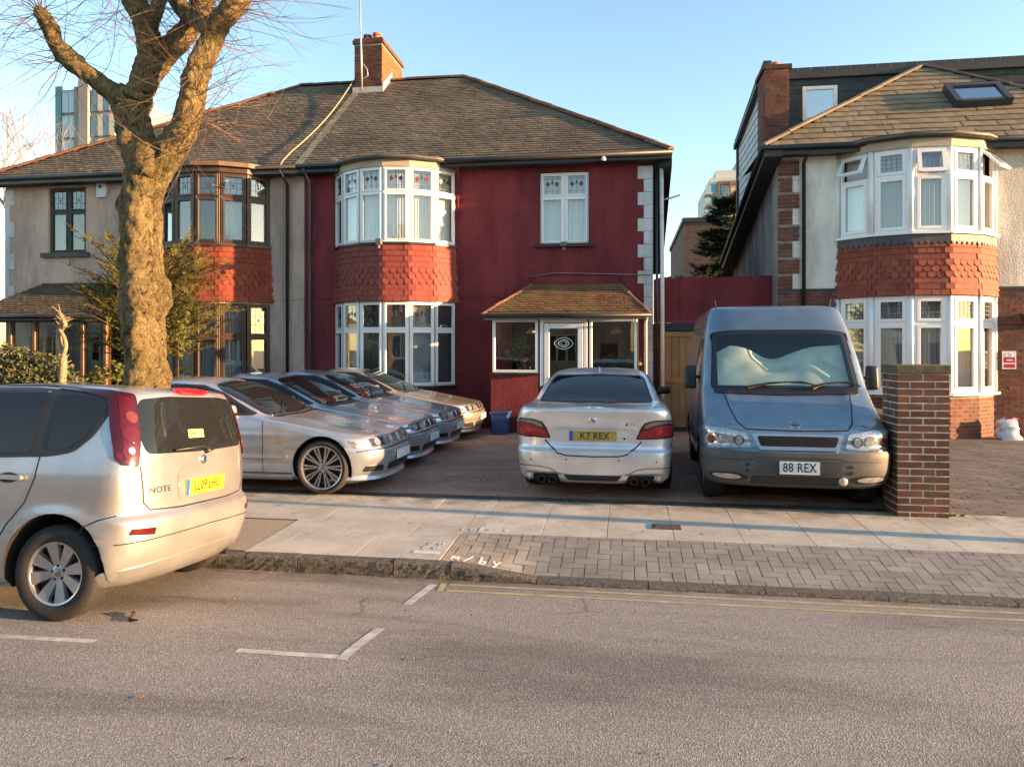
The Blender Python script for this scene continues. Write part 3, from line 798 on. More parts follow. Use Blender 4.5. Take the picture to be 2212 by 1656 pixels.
def band(mb, pts, d0, d1, z0, z1, Yb=FY):
    """solid band following the bay outline between offsets d0<d1"""
    a, b = offset_pts(pts, d0), offset_pts(pts, d1)
    for i in range(len(pts) - 1):
        mb.hexa([(*b[i].xy, z0), (*b[i + 1].xy, z0), (*a[i + 1].xy, z0), (*a[i].xy, z0), (*b[i].xy, z1), (*b[i + 1].xy, z1), (*a[i + 1].xy, z1), (*a[i].xy, z1)])
def cap(mb, pts, d, z):
    b = offset_pts(pts, d); mb.poly([(*q.xy, z) for q in b])
def gutter(house, pts, r=.055, mat=None, name='gutter'):
    mb = MB(); mb.tube(pts, r, 8); return mb.build(name, mat or M_BLACK, house, smooth=True)
def pipe(house, pts, r=.035, mat=None, name='downpipe'):
    mb = MB(); mb.tube(pts, r, 10); return mb.build(name, mat or M_BLACK, house, smooth=True)
def quoins(house, xc, sgn, z0, z1, h=.285, a=.20, b=.33, mat=None):
    z = z0; k = 0
    while z < z1 - .05:
        w = b if k % 2 else a; mb = MB(); mb.box(min(xc, xc + sgn * w), max(xc, xc + sgn * w), FY - .022, FY + .05, z + .003, min(z + h, z1) - .003)
        bevel_obj(mb.build('quoin', mat or M_QUOIN, house), .008, 2); z += h; k += 1
EZ = 6.02; EY = 15.86               # eaves height and line
RIDGE_Z, RIDGE_Y = 9.48, 20.2
PX = -7.42                          # party line
# ---------------------------------------------------------------- red house (middle)
red = thing('semi_detached_house', 'dark red rendered semi-detached house with white bay windows and tiled porch', 'house', (-3.4, FY, 0))
X1 = .60
wall_with(red, 'wall', PX, X1, 0, 5.98, [(-6.62, -3.84, .95, 5.86), (-1.88, -.78, 4.09, 5.74), (-2.5, .1, .06, 2.45)], FY, M_RED)
mb = MB(); mb.quad((X1, FY, 0), (X1, 24.4, 0), (X1, 24.4, 5.98), (X1, FY, 5.98)); mb.quad((PX, 24.4, 0), (X1, 24.4, 0), (X1, 24.4, 5.98), (PX, 24.4, 5.98))
mb.build('rear_wall', M_RED, red)
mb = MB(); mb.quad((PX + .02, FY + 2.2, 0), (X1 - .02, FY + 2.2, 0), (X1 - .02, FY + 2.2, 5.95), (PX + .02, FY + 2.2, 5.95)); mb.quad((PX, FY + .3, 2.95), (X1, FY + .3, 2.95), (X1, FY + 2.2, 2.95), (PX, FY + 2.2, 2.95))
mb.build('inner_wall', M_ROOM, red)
# string course
for xa_, xb_ in ((PX, -6.78), (-3.7, .24)): mb = MB(); mb.box(xa_, xb_, FY - .02, FY, 2.98, 3.03); mb.build('string_course', M_RED, red)
quoins(red, X1 + .004, -1, 2.95, 5.84)
quoins(red, X1 + .004, -1, .05, 2.95, .29, .16, .20)
# roof: front slope, hip to the right
apex = Vector((-4.46, RIDGE_Y, RIDGE_Z)); el = Vector((PX, EY, EZ)); er = Vector((.97, EY, EZ)); rl = Vector((PX, RIDGE_Y, RIDGE_Z))
back = Vector((.97, 24.6, EZ)); bl_ = Vector((PX, 24.6, EZ))
rf = roof_base(red, [[el, er, apex, rl], [er, back, apex], [back, bl_, rl, apex]], pbr('roof_underlay', (.08, .065, .05), .9, .4, 3))
slope_tiles(rf, [el, er, apex, rl], .20, .125, .024, TILE_MID, 300)
slope_tiles(rf, [er, back, apex], .20, .125, .022, TILE_MID, 0)
ridge(rf, rl, apex, .11, RIDGED); ridge(rf, er + Vector((0, 0, .02)), apex, .10, RIDGE)
mb = MB(); mb.box(PX, .97, EY - .01, FY, EZ - .16, EZ - .135); mb.build('soffit', M_SOFF, red)
mb = MB(); mb.box(PX, .97, EY - .035, EY - .01, EZ - .17, EZ - .01); mb.build('fascia', M_BLACK, red)
gutter(red, [(PX, EY - .085, EZ - .035), (.99, EY - .085, EZ - .045)], .055)
mb = MB(); mb.prism([(.62, FY, 5.98), (.99, FY - .3, 5.98), (.99, 20.2, 4.1), (.62, 20.2, 4.1)], (0, 0, -.26)); mb.build('side_eaves', M_SOFF, red)
for xb in (-2.6, -1.35): 
    mb = MB(); mb.lathe([(0, -.04), (.045, -.03), (.05, 0), (.03, .05), (0, .055)], (xb + .9, EY - .12, EZ - .15), 'z', 10); mb.build('gutter_light', M_UPVC, red, smooth=True) if xb > -2 else None
# party-line lead strip and the loose cable
mb = MB(); d = Vector((.10, 0, 0)); nrm = Vector((0, -.62, .78)) * .03
mb.poly([el - d + nrm, el + d + nrm, rl + d + nrm, rl - d + nrm]); mb.build('party_flashing', pbr('lichen_strip', (.20, .19, .12), .9, .5, 5, .3, 50), rf)
mb = MB(); q0, q1 = pix(770, 176, 20.0), pix(612, 356, 15.9)
mb.tube([q0.lerp(q1, t) + Vector((0.10 * math.sin(t * 3.1), 0, .05 - .12 * math.sin(t * 3.14))) * (1 if 0 < t < 1 else 0) + Vector((0, -.05, .08)) for t in [i / 12 for i in range(13)]] + [q1 + Vector((-.05, -.12, -.1)), q1 + Vector((.06, -.1, -.3))], .017, 6)
mb.build('cable', pbr('cable_sheath', (.33, .27, .19), .7, .2, 5), rf, smooth=True)
# chimney
CHX0, CHX1, CHY0, CHY1, CHZ0, CHZ1 = -7.47, -6.68, 19.55, 21.4, 8.7, 10.45
mb = MB(); mb.box(CHX0, CHX1, CHY0, CHY1, CHZ0, CHZ1 - .12); ch = mb.build('chimney', M_MORTAR, rf)
brick_face(ch, (CHX0, CHY0), (1, 0), CHX1 - CHX0, CHZ0, CHZ1 - .14, BRICK_C, nmax=90)
brick_face(ch, (CHX1, CHY0), (0, 1), CHY1 - CHY0, CHZ0, CHZ1 - .14, BRICK_SUN, nmax=90)
brick_face(ch, (CHX0, CHY1), (0, -1), CHY1 - CHY0, CHZ0, CHZ1 - .14, BRICK_C, nmax=0)
mb = MB(); mb.box(CHX0 - .05, CHX1 + .05, CHY0 - .05, CHY1 + .05, CHZ1 - .12, CHZ1 - .03); mb.box(CHX0 - .02, CHX1 + .02, CHY0 - .02, CHY1 + .02, CHZ1 - .03, CHZ1 + .03); mb.build('chimney_cap', BRICK_C, ch)
for px_, c, hh in ((-7.2, (.09, .05, .045), .2), (-6.93, (.42, .13, .06), .24)):
    mb = MB(); mb.lathe([(.0, 0), (.115, 0), (.10, hh * .7), (.125, hh * .75), (.12, hh), (.085, hh), (.08, hh * .5), (0, hh * .5)], (px_, CHY0 + .3, CHZ1 + .03), 'z', 14); mb.build('chimney_pot', pbr('pot_%d' % int(hh * 100), c, .8, .3, 6), ch, smooth=True, autos=40)
mb = MB(); mb.box(CHX0 - .04, CHX1 + .06, CHY0 - .07, CHY0 - .02, CHZ0 + .05, CHZ0 + .40)
mb.hexa([(CHX1 + .012, CHY0 - .02, 8.95), (CHX1 + .05, CHY0 - .02, 8.95), (CHX1 + .05, 20.3, 9.5), (CHX1 + .012, 20.3, 9.5), (CHX1 + .012, CHY0 - .02, 9.2), (CHX1 + .05, CHY0 - .02, 9.2), (CHX1 + .05, 20.3, 9.78), (CHX1 + .012, 20.3, 9.78)])
mb.build('lead_flashing', pbr('lead', (.42, .41, .38), .6, .3, 5), ch)
mb = MB(); p0 = pix(782, 195, 19.4); mb.tube([p0, pix(780, 100, 19.4), pix(776, -60, 19.4)], .024, 8)
mb.build('aerial_mast', pbr('galvanised', (.55, .55, .54), .4, .2, 6, metal=.6), ch, smooth=True)
mb = MB(); mb.tube([pix(782, 135, 19.42), pix(793, 148, 19.42), pix(795, 163, 19.42), pix(783, 170, 19.42)], .012, 6); mb.build('mast_cable', MATS['galvanised'], ch, smooth=True)
# bay
BP = arc(-6.66, -3.80, .85, 6)
by = MB(); band(by, BP, -.14, -.005, 2.86, 4.16); bay = by.build('bay', M_RED, red)
by = MB(); band(by, BP, -.14, -.005, 0.0, .98); by.build('bay_plinth', M_RED, bay)
mb = MB(); band(mb, BP, -.14, .05, 4.10, 4.15); mb.build('sill', M_BLACK, bay)
mb = MB(); band(mb, BP, -.12, .07, .96, 1.0); mb.build('sill', M_BLACK, bay)
mb = MB(); band(mb, BP, -.14, .03, 5.80, 5.95); mb.build('bay_fascia', M_FASC, bay)
mb = MB(); band(mb, BP, -.14, .15, 5.95, 6.03); cap(mb, BP, .15, 6.035); mb.build('bay_roof', pbr('bay_lead', (.085, .083, .08), .55, .3, 3), bay)
og = offset_pts(BP, .16); gutter(bay, [Vector((q.x, q.y, 5.985)) for q in og], .03, pbr('bay_gutter', (.10, .09, .08), .5, .3, 3))
bay_apron(bay, offset_pts(BP, .0), 2.86, 4.10, TILE_RED)
ffc = [M_CREAMC, M_NET, M_NET, M_NET, M_CREAMC, M_NET]; gfc = [M_BLIND, M_CREAMC, M_BLIND, M_BLIND, M_NETG, M_BLIND]
for i in range(6):
    F = Facet(BP[i], BP[i + 1])
    window(F, bay, .012, F.L - .012, 4.155, 5.80, 5.25, M_UPVC, ffc[i], motif='flower', seed=i)
    window(F, bay, .012, F.L - .012, 1.0, 2.855, 2.23, M_UPVC, gfc[i], motif='flower', seed=i + 10)
for i in range(1, 6):
    for za, zb in ((4.155, 5.80), (1.0, 2.855)): mb = MB(); mb.tube([(BP[i].x, BP[i].y + .02, za), (BP[i].x, BP[i].y + .02, zb)], .018, 6); mb.build('corner_post', pbr('grey_post', (.30, .31, .33), .5, .2, 4), bay)
# upstairs window, two lights
F = Facet((-1.88, FY + .05), (-.78, FY + .05))
for k in range(2): window(F, red, .01 + k * .54, .55 + k * .54, 4.15, 5.73, 5.19, M_UPVC, M_NET, motif='flower', seed=20 + k)
mb = MB(); mb.box(-2.0, -.66, FY - .09, FY + .05, 4.07, 4.145); mb.build('window_sill', M_BLACK, red)
mb = MB(); mb.box(-1.40, -1.26, FY - .2, FY - .02, 4.07, 4.16); mb.lathe([(0, -.09), (.035, -.08), (.04, -.02), (.02, 0)], (-1.33, FY - .14, 4.06), 'z', 10); mb.build('floodlight', pbr('lamp_grey', (.12, .12, .12), .5), red)
mb = MB(); mb.box(-5.33, -5.22, 15.17, 15.33, 4.08, 4.2); mb.lathe([(0, -.09), (.035, -.08), (.04, -.02), (.02, 0)], (-5.27, 15.2, 4.07), 'z', 10); mb.build('floodlight', MATS['lamp_grey'], red)
# pipes
pipe(red, [(-7.28, EY - .06, 5.95), (-7.27, FY - .06, 5.70), (-7.27, FY - .06, .3)], .035, pbr('grey_pipe', (.13, .145, .17), .45, .3, 3))
pipe(red, [(.78, FY - .06, 5.85), (.80, FY - .06, 3.0), (.80, FY - .06, .1)], .045, pbr('white_pipe', (.62, .60, .55), .5, .2, 3))
pipe(red, [(.68, FY - .07, 5.8), (.69, FY - .07, .1)], .03)
pipe(red, [(-3.66, EY - .02, 5.85), (-3.72, FY - .05, 5.7), (-3.74, FY - .05, 4.7)], .018, M_RED, 'waste_pipe')
mb = MB(); mb.tube([(.85, FY - .02, 5.05), (1.0, FY - .12, 5.07), (1.16, FY - .2, 5.1)], .022, 8); mb.build('wall_bracket', MATS['white_pipe'], red, smooth=True)
# porch
PXa, PXb, PY = -2.80, .40, 15.2
por = MB(); por.box(PXa, -1.80, PY, PY + .1, 0, 1.27); por.box(PXa, PXa + .1, PY + .1, FY, 0, 1.27); pc = por.build('porch', M_RED, red)
por = MB(); por.box(PXb - .1, PXb, PY + .1, FY, 0, 1.27); por.box(-.74, PXb, PY, PY + .1, 0, 1.27); por.build('porch_wall', M_RED, pc)
for xa_, xb_ in ((PXa - .03, -1.78), (-.76, PXb + .03)): mb = MB(); mb.box(xa_, xb_, PY - .05, PY + .02, 1.27, 1.315); mb.build('sill', M_BLACK, pc)
F = Facet((PXa, PY + .03), (PXb, PY + .03))
def pwin(u0, u1, z0, z1, fm=M_UPVC, nm='window', parent=None, g=None):
    m_ = MB(); ringbars(F, m_, u0, u1, z0, z1, .06, -.07, .01); o = m_.build(nm, fm, parent or pc); bevel_obj(o, .006, 1)
    gg = MB(); gg.quad(F.p(u0 + .06, z0 + .06, -.03), F.p(u1 - .06, z0 + .06, -.03), F.p(u1 - .06, z1 - .06, -.03), F.p(u0 + .06, z1 - .06, -.03)); gg.build('pane', g or M_GLASSD, o); return o
pwin(.03, 1.0, 1.315, 2.44); pwin(2.07, 3.05, 1.315, 2.44)
dr = MB(); ringbars(F, dr, 1.04, 2.03, .06, 2.44, .075, -.07, .015); ringbars(F, dr, 1.13, 1.94, .09, 2.35, .11, -.06, .02, .25); dr = dr.build('door', M_UPVC, pc); bevel_obj(dr, .008, 2)
gg = MB(); gg.quad(F.p(1.24, .34, -.03), F.p(1.83, .34, -.03), F.p(1.83, 2.24, -.03), F.p(1.24, 2.24, -.03)); gg.build('pane', M_GLASSD, dr)
em = MB(); uc, zc = 1.535, 1.93       # etched oval emblem on the door glass
for rx, rz in ((.17, .12), (.10, .075)):
    em.tube([F.p(uc + rx * math.cos(a) * (1.0 + .12 * math.cos(2 * a)), zc + rz * math.sin(a), -.022) for a in [6.283 * q / 24 for q in range(25)]], .008, 5, False)
for a in range(0, 8):
    em.tube([F.p(uc + .10 * math.cos(a * .785), zc + .075 * math.sin(a * .785), -.022), F.p(uc + .04 * math.cos(a * .785 + .4), zc + .03 * math.sin(a * .785 + .4), -.022)], .007, 5)
em.build('etched_emblem', pbr('etched_glass', (.75, .76, .74), .5), dr)
mb = MB(); F.box(mb, 1.86, 1.89, 1.0, 1.14, .02, .06); mb.build('handle', pbr('chrome', (.7, .7, .7), .2, .05, 4, metal=1), dr)
mb = MB(); mb.box(PXa + .1, PXb - .1, PY + .08, FY, .0, .08); mb.box(PXb - .13, PXb - .12, PY + .1, FY, 1.27, 2.44); mb.build('porch_floor', pbr('porch_floor', (.2, .09, .05), .6), pc)
mb = MB(); mb.quad((-2.5, FY + .6, 0), (.1, FY + .6, 0), (.1, FY + .6, 2.5), (-2.5, FY + .6, 2.5)); mb.build('hall_wall', pbr('hall', (.10, .055, .03), .8, .3, 2), pc)
pe = [Vector((-2.98, PY - .16, 2.53)), Vector((.50, PY - .16, 2.53)), Vector((-.16, FY - .02, 3.26)), Vector((-2.02, FY - .02, 3.26))]
prf = roof_base(pc, [pe, [Vector((.50, PY - .16, 2.53)), Vector((.50, FY - .02, 2.53)), pe[2]], [Vector((-2.98, FY - .02, 2.53)), pe[0], pe[3]], [Vector((-2.98, PY - .16, 2.52)), Vector((-2.98, FY - .02, 2.52)), Vector((.5, FY - .02, 2.52)), Vector((.5, PY - .16, 2.52))]], MATS['roof_underlay'], 'porch_roof')
slope_tiles(prf, pe, .165, .098, .018, TILE_P, 300, 'porch_tile'); slope_tiles(prf, [Vector((.50, PY - .16, 2.53)), Vector((.50, FY - .02, 2.53)), pe[2]], .165, .098, .018, TILE_P, 60, 'porch_tile')
slope_tiles(prf, [Vector((-2.98, FY - .02, 2.53)), pe[0], pe[3]], .165, .098, .018, TILE_P, 60, 'porch_tile')
ridge(prf, pe[0], pe[3], .05, TILE_P, .2); ridge(prf, pe[1], pe[2], .05, TILE_P, .2)
mb = MB(); mb.box(-2.05, -.13, FY - .1, FY - .005, 3.24, 3.40); mb.build('porch_flashing', M_RED, prf)
mb = MB(); mb.tube([(-2.1, FY - .03, 3.42), (-1.5, FY - .03, 3.50), (.3, FY - .03, 3.43), (.55, FY - .04, 3.43)], .012, 6); mb.build('wall_cable', pbr('grey_cable', (.22, .17, .17), .7), red, smooth=True)
mb = MB(); mb.box(-2.93, .45, PY - .14, PY - .10, 2.42, 2.52); mb.build('porch_fascia', pbr('grey_fascia', (.22, .225, .225), .6, .2, 4), prf)
gutter(prf, [(-3.03, PY - .2, 2.51), (.53, PY - .2, 2.50)], .045)
pipe(pc, [(.44, PY - .18, 2.47), (.42, PY + .03, 2.36), (.42, PY + .03, .1)], .03, MATS['white_pipe'])
# pot plants and lamps inside the porch
def leaf_clump(mb, c, r, n, ls, rnd, flat=1.0):
    for _ in range(n):
        a, b = rnd.uniform(0, 6.283), math.acos(rnd.uniform(-1, 1)); q = rnd.random() ** .4
        p = Vector(c) + Vector((math.cos(a) * math.sin(b) * r[0], math.sin(a) * math.sin(b) * r[1], math.cos(b) * r[2])) * q
        d = Vector((rnd.uniform(-1, 1), rnd.uniform(-1, 1), rnd.uniform(-.6, .9))).normalized(); e = d.orthogonal().normalized(); l = ls * rnd.uniform(.6, 1.4)
        e = (Matrix.Rotation(rnd.uniform(0, 6.28), 3, d) @ e)
        mb.add([p, p + d * l * .5 + e * l * .3, p + d * l, p + d * l * .5 - e * l * .3], [(0, 1, 2, 3)], rnd.random())
M_LEAF_P = tinted('potted_leaf', [(.10, .12, .025), (.16, .17, .03), (.06, .09, .02), (.20, .19, .05)], rough=.5, bmp=0, dirt=.2)
rnd = random.Random(31)
for (px_, py_, r, n, lab) in ((-2.15, 15.6, (.36, .22, .36), 420, 'bushy yellow-green pot plant behind the left porch window'), (-.05, 15.55, (.42, .2, .22), 260, 'low dark pot plant behind the right porch window')):
    t = thing('pot_plant', lab, 'pot plant', (px_, py_, .08))
    mb = MB(); leaf_clump(mb, (px_, py_, 1.72 if px_ < -1 else 1.52), r, n, .10, rnd); mb.build('leaves', M_LEAF_P, t)
    mb = MB(); mb.lathe([(0, .08), (.14, .08), (.18, .5), (.16, .5), (0, .45)], (px_, py_, 0), 'z', 16); mb.build('pot', pbr('clay_pot', (.28, .12, .06), .8), t, smooth=True, autos=40)
    mb = MB(); mb.tube([(px_, py_, .45), (px_ + .02, py_, 1.0), (px_, py_, 1.6)], .02, 6); mb.build('stem', pbr('stem_brown', (.09, .06, .03), .8), t)
for px_ in (-2.0, -.18):
    t = thing('hanging_lamp', ('pale' if px_ < -1 else 'cream') + ' hanging lamp inside the porch behind the ' + ('left' if px_ < -1 else 'right') + ' window', 'lamp', (px_, 15.9, 2.5))
    mb = MB(); mb.lathe([(.02, 2.28), (.06, 2.27), (.15, 2.16), (.14, 2.15), (.05, 2.25)], (px_, 15.9, 0), 'z', 16); mb.build('lamp_shade', pbr('cream_shade', (.65, .45, .25), .6), t, smooth=True)
    mb = MB(); mb.tube([(px_, 15.9, 2.28), (px_, 15.9, 2.52)], .006, 5); mb.build('flex', M_BLACK, t)

# ---------------------------------------------------------------- beige house (left half of the pair)
bei = thing('semi_detached_house', 'beige pebbledashed semi-detached house with brown bay windows behind the pollarded tree', 'house', (-11.4, FY, 0))
XL = -15.36
wall_with(bei, 'wall', XL, PX - .005, 0, 5.98, [(-11.07, -8.29, .6, 5.86), (-14.16, -13.12, 4.16, 5.80), (-14.2, -11.9, .1, 2.4)], FY, M_BEIGE)
mb = MB(); mb.quad((XL, FY, 0), (XL, 24.4, 0), (XL, 24.4, 5.98), (XL, FY, 5.98)); mb.quad((XL, 24.4, 0), (PX - .005, 24.4, 0), (PX - .005, 24.4, 5.98), (XL, 24.4, 5.98)); mb.build('rear_wall', M_BEIGE, bei)
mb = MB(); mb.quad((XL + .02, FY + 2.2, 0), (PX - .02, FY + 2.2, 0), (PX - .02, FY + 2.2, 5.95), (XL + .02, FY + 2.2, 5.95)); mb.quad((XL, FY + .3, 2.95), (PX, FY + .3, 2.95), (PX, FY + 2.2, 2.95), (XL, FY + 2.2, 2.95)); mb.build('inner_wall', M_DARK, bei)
for xa_, xb_ in ((-8.2, PX - .006), (XL, -11.2)): mb = MB(); mb.box(xa_, xb_, FY - .02, FY, 2.98, 3.02); mb.build('string_course', M_BEIGE, bei)
quoins(bei, XL - .004, 1, 2.6, 5.84, .40, .12, .26)
l_el = Vector((-15.74, EY, EZ)); l_er = Vector((PX - .004, EY, EZ)); l_ap = Vector((-9.37, RIDGE_Y, RIDGE_Z)); l_rr = Vector((PX - .004, RIDGE_Y, RIDGE_Z)); l_bk = Vector((-15.74, 24.6, EZ)); l_br = Vector((PX - .004, 24.6, EZ))
lrf = roof_base(bei, [[l_el, l_er, l_rr, l_ap], [l_bk, l_el, l_ap], [l_br, l_bk, l_ap, l_rr]], MATS['roof_underlay'])
slope_tiles(lrf, [l_el, l_er, l_rr, l_ap], .20, .125, .024, TILE_MID, 300)
ridge(lrf, l_ap, l_rr, .11, RIDGED); ridge(lrf, l_el + Vector((0, 0, .02)), l_ap, .105, RIDGE)
mb = MB(); mb.box(-15.74, PX - .006, EY - .01, FY, EZ - .16, EZ - .135); mb.build('soffit', M_SOFF, bei)
mb = MB(); mb.box(-15.74, PX - .006, EY - .035, EY - .01, EZ - .17, EZ - .01); mb.build('fascia', pbr('grey_green_fascia', (.12, .125, .115), .6, .2, 3), bei)
gutter(bei, [(-15.76, EY - .085, EZ - .045), (PX - .01, EY - .085, EZ - .035)], .055)
LP_ = arc(-11.10, -8.27, .85, 6)
by = MB(); band(by, LP_, -.14, -.005, 2.86, 4.22); lbay = by.build('bay', M_BEIGE, bei)
by = MB(); band(by, LP_, -.14, -.005, 0.0, .58); by.build('bay_plinth', M_BEIGE, lbay)
mb = MB(); band(mb, LP_, -.14, .06, 4.16, 4.22); mb.build('sill', M_BROWN, lbay)
mb = MB(); band(mb, LP_, -.12, .07, .56, .6); mb.build('sill', M_BROWN, lbay)
mb = MB(); band(mb, LP_, -.14, .06, 5.84, 5.96); mb.build('bay_fascia', M_BROWN, lbay)
mb = MB(); band(mb, LP_, -.14, .18, 5.96, 6.06); cap(mb, LP_, .18, 6.065); mb.build('bay_roof', pbr('brown_bay_roof', (.16, .10, .06), .6, .3, 3), lbay)
bay_apron(lbay, LP_, 2.90, 4.16, TILE_REDL)
for i in range(6):
    F = Facet(LP_[i], LP_[i + 1])
    window(F, lbay, .012, F.L - .012, 4.225, 5.84, 5.28, M_BROWN, [M_NETG, M_NETG, None, None, M_NETG, M_NETG][i], fw=.07, motif='cross', seed=40 + i)
    window(F, lbay, .012, F.L - .012, .6, 2.86, 2.1, M_BROWN, M_NETG, fw=.07, motif='cross' if i > 2 else None, seed=50 + i)
F = Facet((-14.16, FY + .06), (-13.12, FY + .06))
for k in range(2): window(F, bei, .01 + k * .51, .52 + k * .51, 4.2, 5.79, 5.22, pbr('black_frame', (.03, .028, .025), .5), [M_NETG, None][k], motif='cross', seed=60 + k, curtop=5.2)
mb = MB(); mb.box(-14.3, -13.0, FY - .10, FY + .05, 4.08, 4.19); mb.build('window_sill', pbr('dark_sill', (.08, .075, .065), .7), bei)
pipe(bei, [(-7.83, EY - .06, 5.95), (-7.82, FY - .06, 5.65), (-7.82, FY - .06, .3)], .038)
# burglar alarm box
mb = MB(); mb.prism([(-12.78, FY, 5.52), (-12.55, FY, 5.52), (-12.50, FY, 5.70), (-12.55, FY, 5.88), (-12.78, FY, 5.88)], (0, -.07, 0)); ab = mb.build('alarm_box', pbr('alarm_white', (.65, .68, .72), .4, .1), bei)
mb = MB(); mb.lathe([(0, -.075), (.04, -.075), (.04, -.06)], (-12.68, FY, 5.78), 'y', 12); mb.build('alarm_logo', pbr('navy_dot', (.03, .04, .1), .5), ab)
# porch of the beige house
lp = MB(); lp.box(-14.75, -11.62, 14.95, 15.05, .1, .75); lp.box(-11.72, -11.62, 15.05, FY, .1, .75); lpc = lp.build('porch', pbr('brown_brick_base', (.16, .09, .06), .85, .4, 8, .5, 60), bei)
F = Facet((-14.75, 15.0), (-11.62, 15.0))
lab_posts = [0, .62, 1.24, 1.86, 2.48, 3.06]
for u in lab_posts:
    mb = MB(); F.box(mb, u, u + .08, .75, 2.5, -.05, .03); bevel_obj(mb.build('post', pbr('varnished_post', (.20, .095, .04), .45, .35, 5), lpc), .012, 2)
for a, b in zip(lab_posts, lab_posts[1:]):
    mb = MB(); ringbars(F, mb, a + .08, b, .78, 2.48, .05, -.04, .0); wo_ = mb.build('window', M_BROWN, lpc)
    mb = MB(); mb.quad(F.p(a + .13, .83, -.02), F.p(b - .05, .83, -.02), F.p(b - .05, 2.43, -.02), F.p(a + .13, 2.43, -.02)); mb.build('pane', M_GLASSD, wo_)
F2 = Facet((-11.62, 15.05), (-11.62, FY))
mb = MB(); ringbars(F2, mb, .03, 1.12, .78, 2.48, .06, -.05, .0); wo_ = mb.build('window', M_BROWN, lpc)
mb = MB(); mb.quad(F2.p(.09, .84, -.02), F2.p(1.06, .84, -.02), F2.p(1.06, 2.42, -.02), F2.p(.09, 2.42, -.02)); mb.build('pane', M_GLASSD, wo_)
le = [Vector((-15.1, 14.72, 2.58)), Vector((-11.38, 14.72, 2.58)), Vector((-12.35, FY - .02, 3.42)), Vector((-14.25, FY - .02, 3.42))]; rr_ = Vector((-11.38, FY - .02, 2.58)); ll_ = Vector((-15.1, FY - .02, 2.58))
lpr = roof_base(lpc, [le, [le[1], rr_, le[2]], [ll_, le[0], le[3]], [le[0] - Vector((0, 0, .01)), ll_ - Vector((0, 0, .01)), rr_ - Vector((0, 0, .01)), le[1] - Vector((0, 0, .01))]], MATS['roof_underlay'], 'porch_roof')
slope_tiles(lpr, le, .165, .10, .02, TILE_PL, 220, 'porch_tile'); slope_tiles(lpr, [le[1], rr_, le[2]], .165, .10, .02, TILE_P, 90, 'porch_tile'); slope_tiles(lpr, [ll_, le[0], le[3]], .165, .10, .02, TILE_PL, 0, 'porch_tile')  # right hip takes the orange tile, sunlight put into its colour
mb = MB(); mb.box(-15.05, -11.42, 14.76, 14.82, 2.46, 2.575); mb.box(-11.44, -11.42 + .03, 14.82, FY, 2.46, 2.575); mb.build('porch_fascia', M_BROWN, lpr)
gutter(lpr, [(-15.1, 14.70, 2.56), (-11.3, 14.70, 2.55)], .045)

# ---------------------------------------------------------------- right house
rh = thing('detached_house', 'cream pebbledashed house with brick quoins, box dormer and open white bay sashes', 'house', (7, FY, 0))
RX0, RX1 = 3.20, 11.2
wall_with(rh, 'wall', RX0, RX1, 3.06, 5.98, [(4.46, 7.40, 3.07, 5.86)], FY, M_CREAM)
wall_with(rh, 'brick_wall', RX0, RX1, 0, 3.06, [(4.46, 7.40, .9, 3.05), (8.15, 9.3, .05, 2.4)], FY, M_MORTAR)
brick_face(rh, (RX0, FY), (1, 0), RX1 - RX0, .02, 3.04, BRICK_R, skip=[(4.40 - RX0, 7.46 - RX0, .0, 3.1), (8.13 - RX0, 9.32 - RX0, 0, 2.42)], nmax=300)
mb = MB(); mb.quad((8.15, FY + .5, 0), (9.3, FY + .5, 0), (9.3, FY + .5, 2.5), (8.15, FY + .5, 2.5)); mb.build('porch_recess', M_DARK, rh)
mb = MB(); mb.box(7.9, 9.6, FY - .55, FY, 2.42, 2.52); mb.build('porch_canopy', M_SOFF, rh)
# toothed brick corner
z = 3.06; k = 0
while z < 5.8:
    wv = .44 if k % 2 else .30; hh = .345
    mbk = MB(); mbk.box(RX0 + .0, RX0 + wv, FY - .012, FY - .001, z, z + hh - .004); q = mbk.build('brick_quoin', M_MORTAR, rh)
    brick_face(q, (RX0, FY - .012), (1, 0), wv, z + .004, z + hh, BRICK_R, nmax=40, name='brick', off=.05 * k)
    z += hh; k += 1
# left flank wall under the falling eaves, rear
mb = MB(); mb.poly([(RX0, FY, 0), (RX0, FY, 5.95), (RX0, 22.4, 4.35), (RX0, 22.4, 0)]); mb.poly([(RX1, FY, 0), (RX1, FY, 5.98), (RX1, 24, 5.98), (RX1, 24, 0)]); mb.poly([(RX0, 22.4, 0), (RX1, 24, 0), (RX1, 24, 5.98), (RX0, 22.4, 4.35)]); mb.build('flank_wall', M_GREYR, rh)
mb = MB(); mb.prism([(RX0 - .34, FY - .42, 6.03), (RX0 + .02, FY - .42, 6.03), (RX0 + .02, 22.5, 4.42), (RX0 - .34, 22.5, 4.42)], (0, 0, -.24)); mb.build('flank_eaves', M_SOFF, rh)
gutter(rh, [(RX0 - .38, FY - .42, 5.98), (RX0 - .38, 22.5, 4.38)], .05)
mb = MB(); mb.quad((RX0 + .05, FY + 2.2, 0), (RX1 - .02, FY + 2.2, 0), (RX1 - .02, FY + 2.2, 5.95), (RX0 + .05, FY + 2.2, 5.95)); mb.quad((RX0 + .05, FY + .3, 2.95), (RX1, FY + .3, 2.95), (RX1, FY + 2.2, 2.95), (RX0 + .05, FY + 2.2, 2.95)); mb.build('inner_wall', M_ROOM, rh)
for xa_, xb_ in ((RX0, 4.36), (7.5, RX1)): mb = MB(); mb.box(xa_, xb_, FY - .03, FY - .002, 3.03, 3.08); mb.build('bellmouth', M_SOFF, rh)
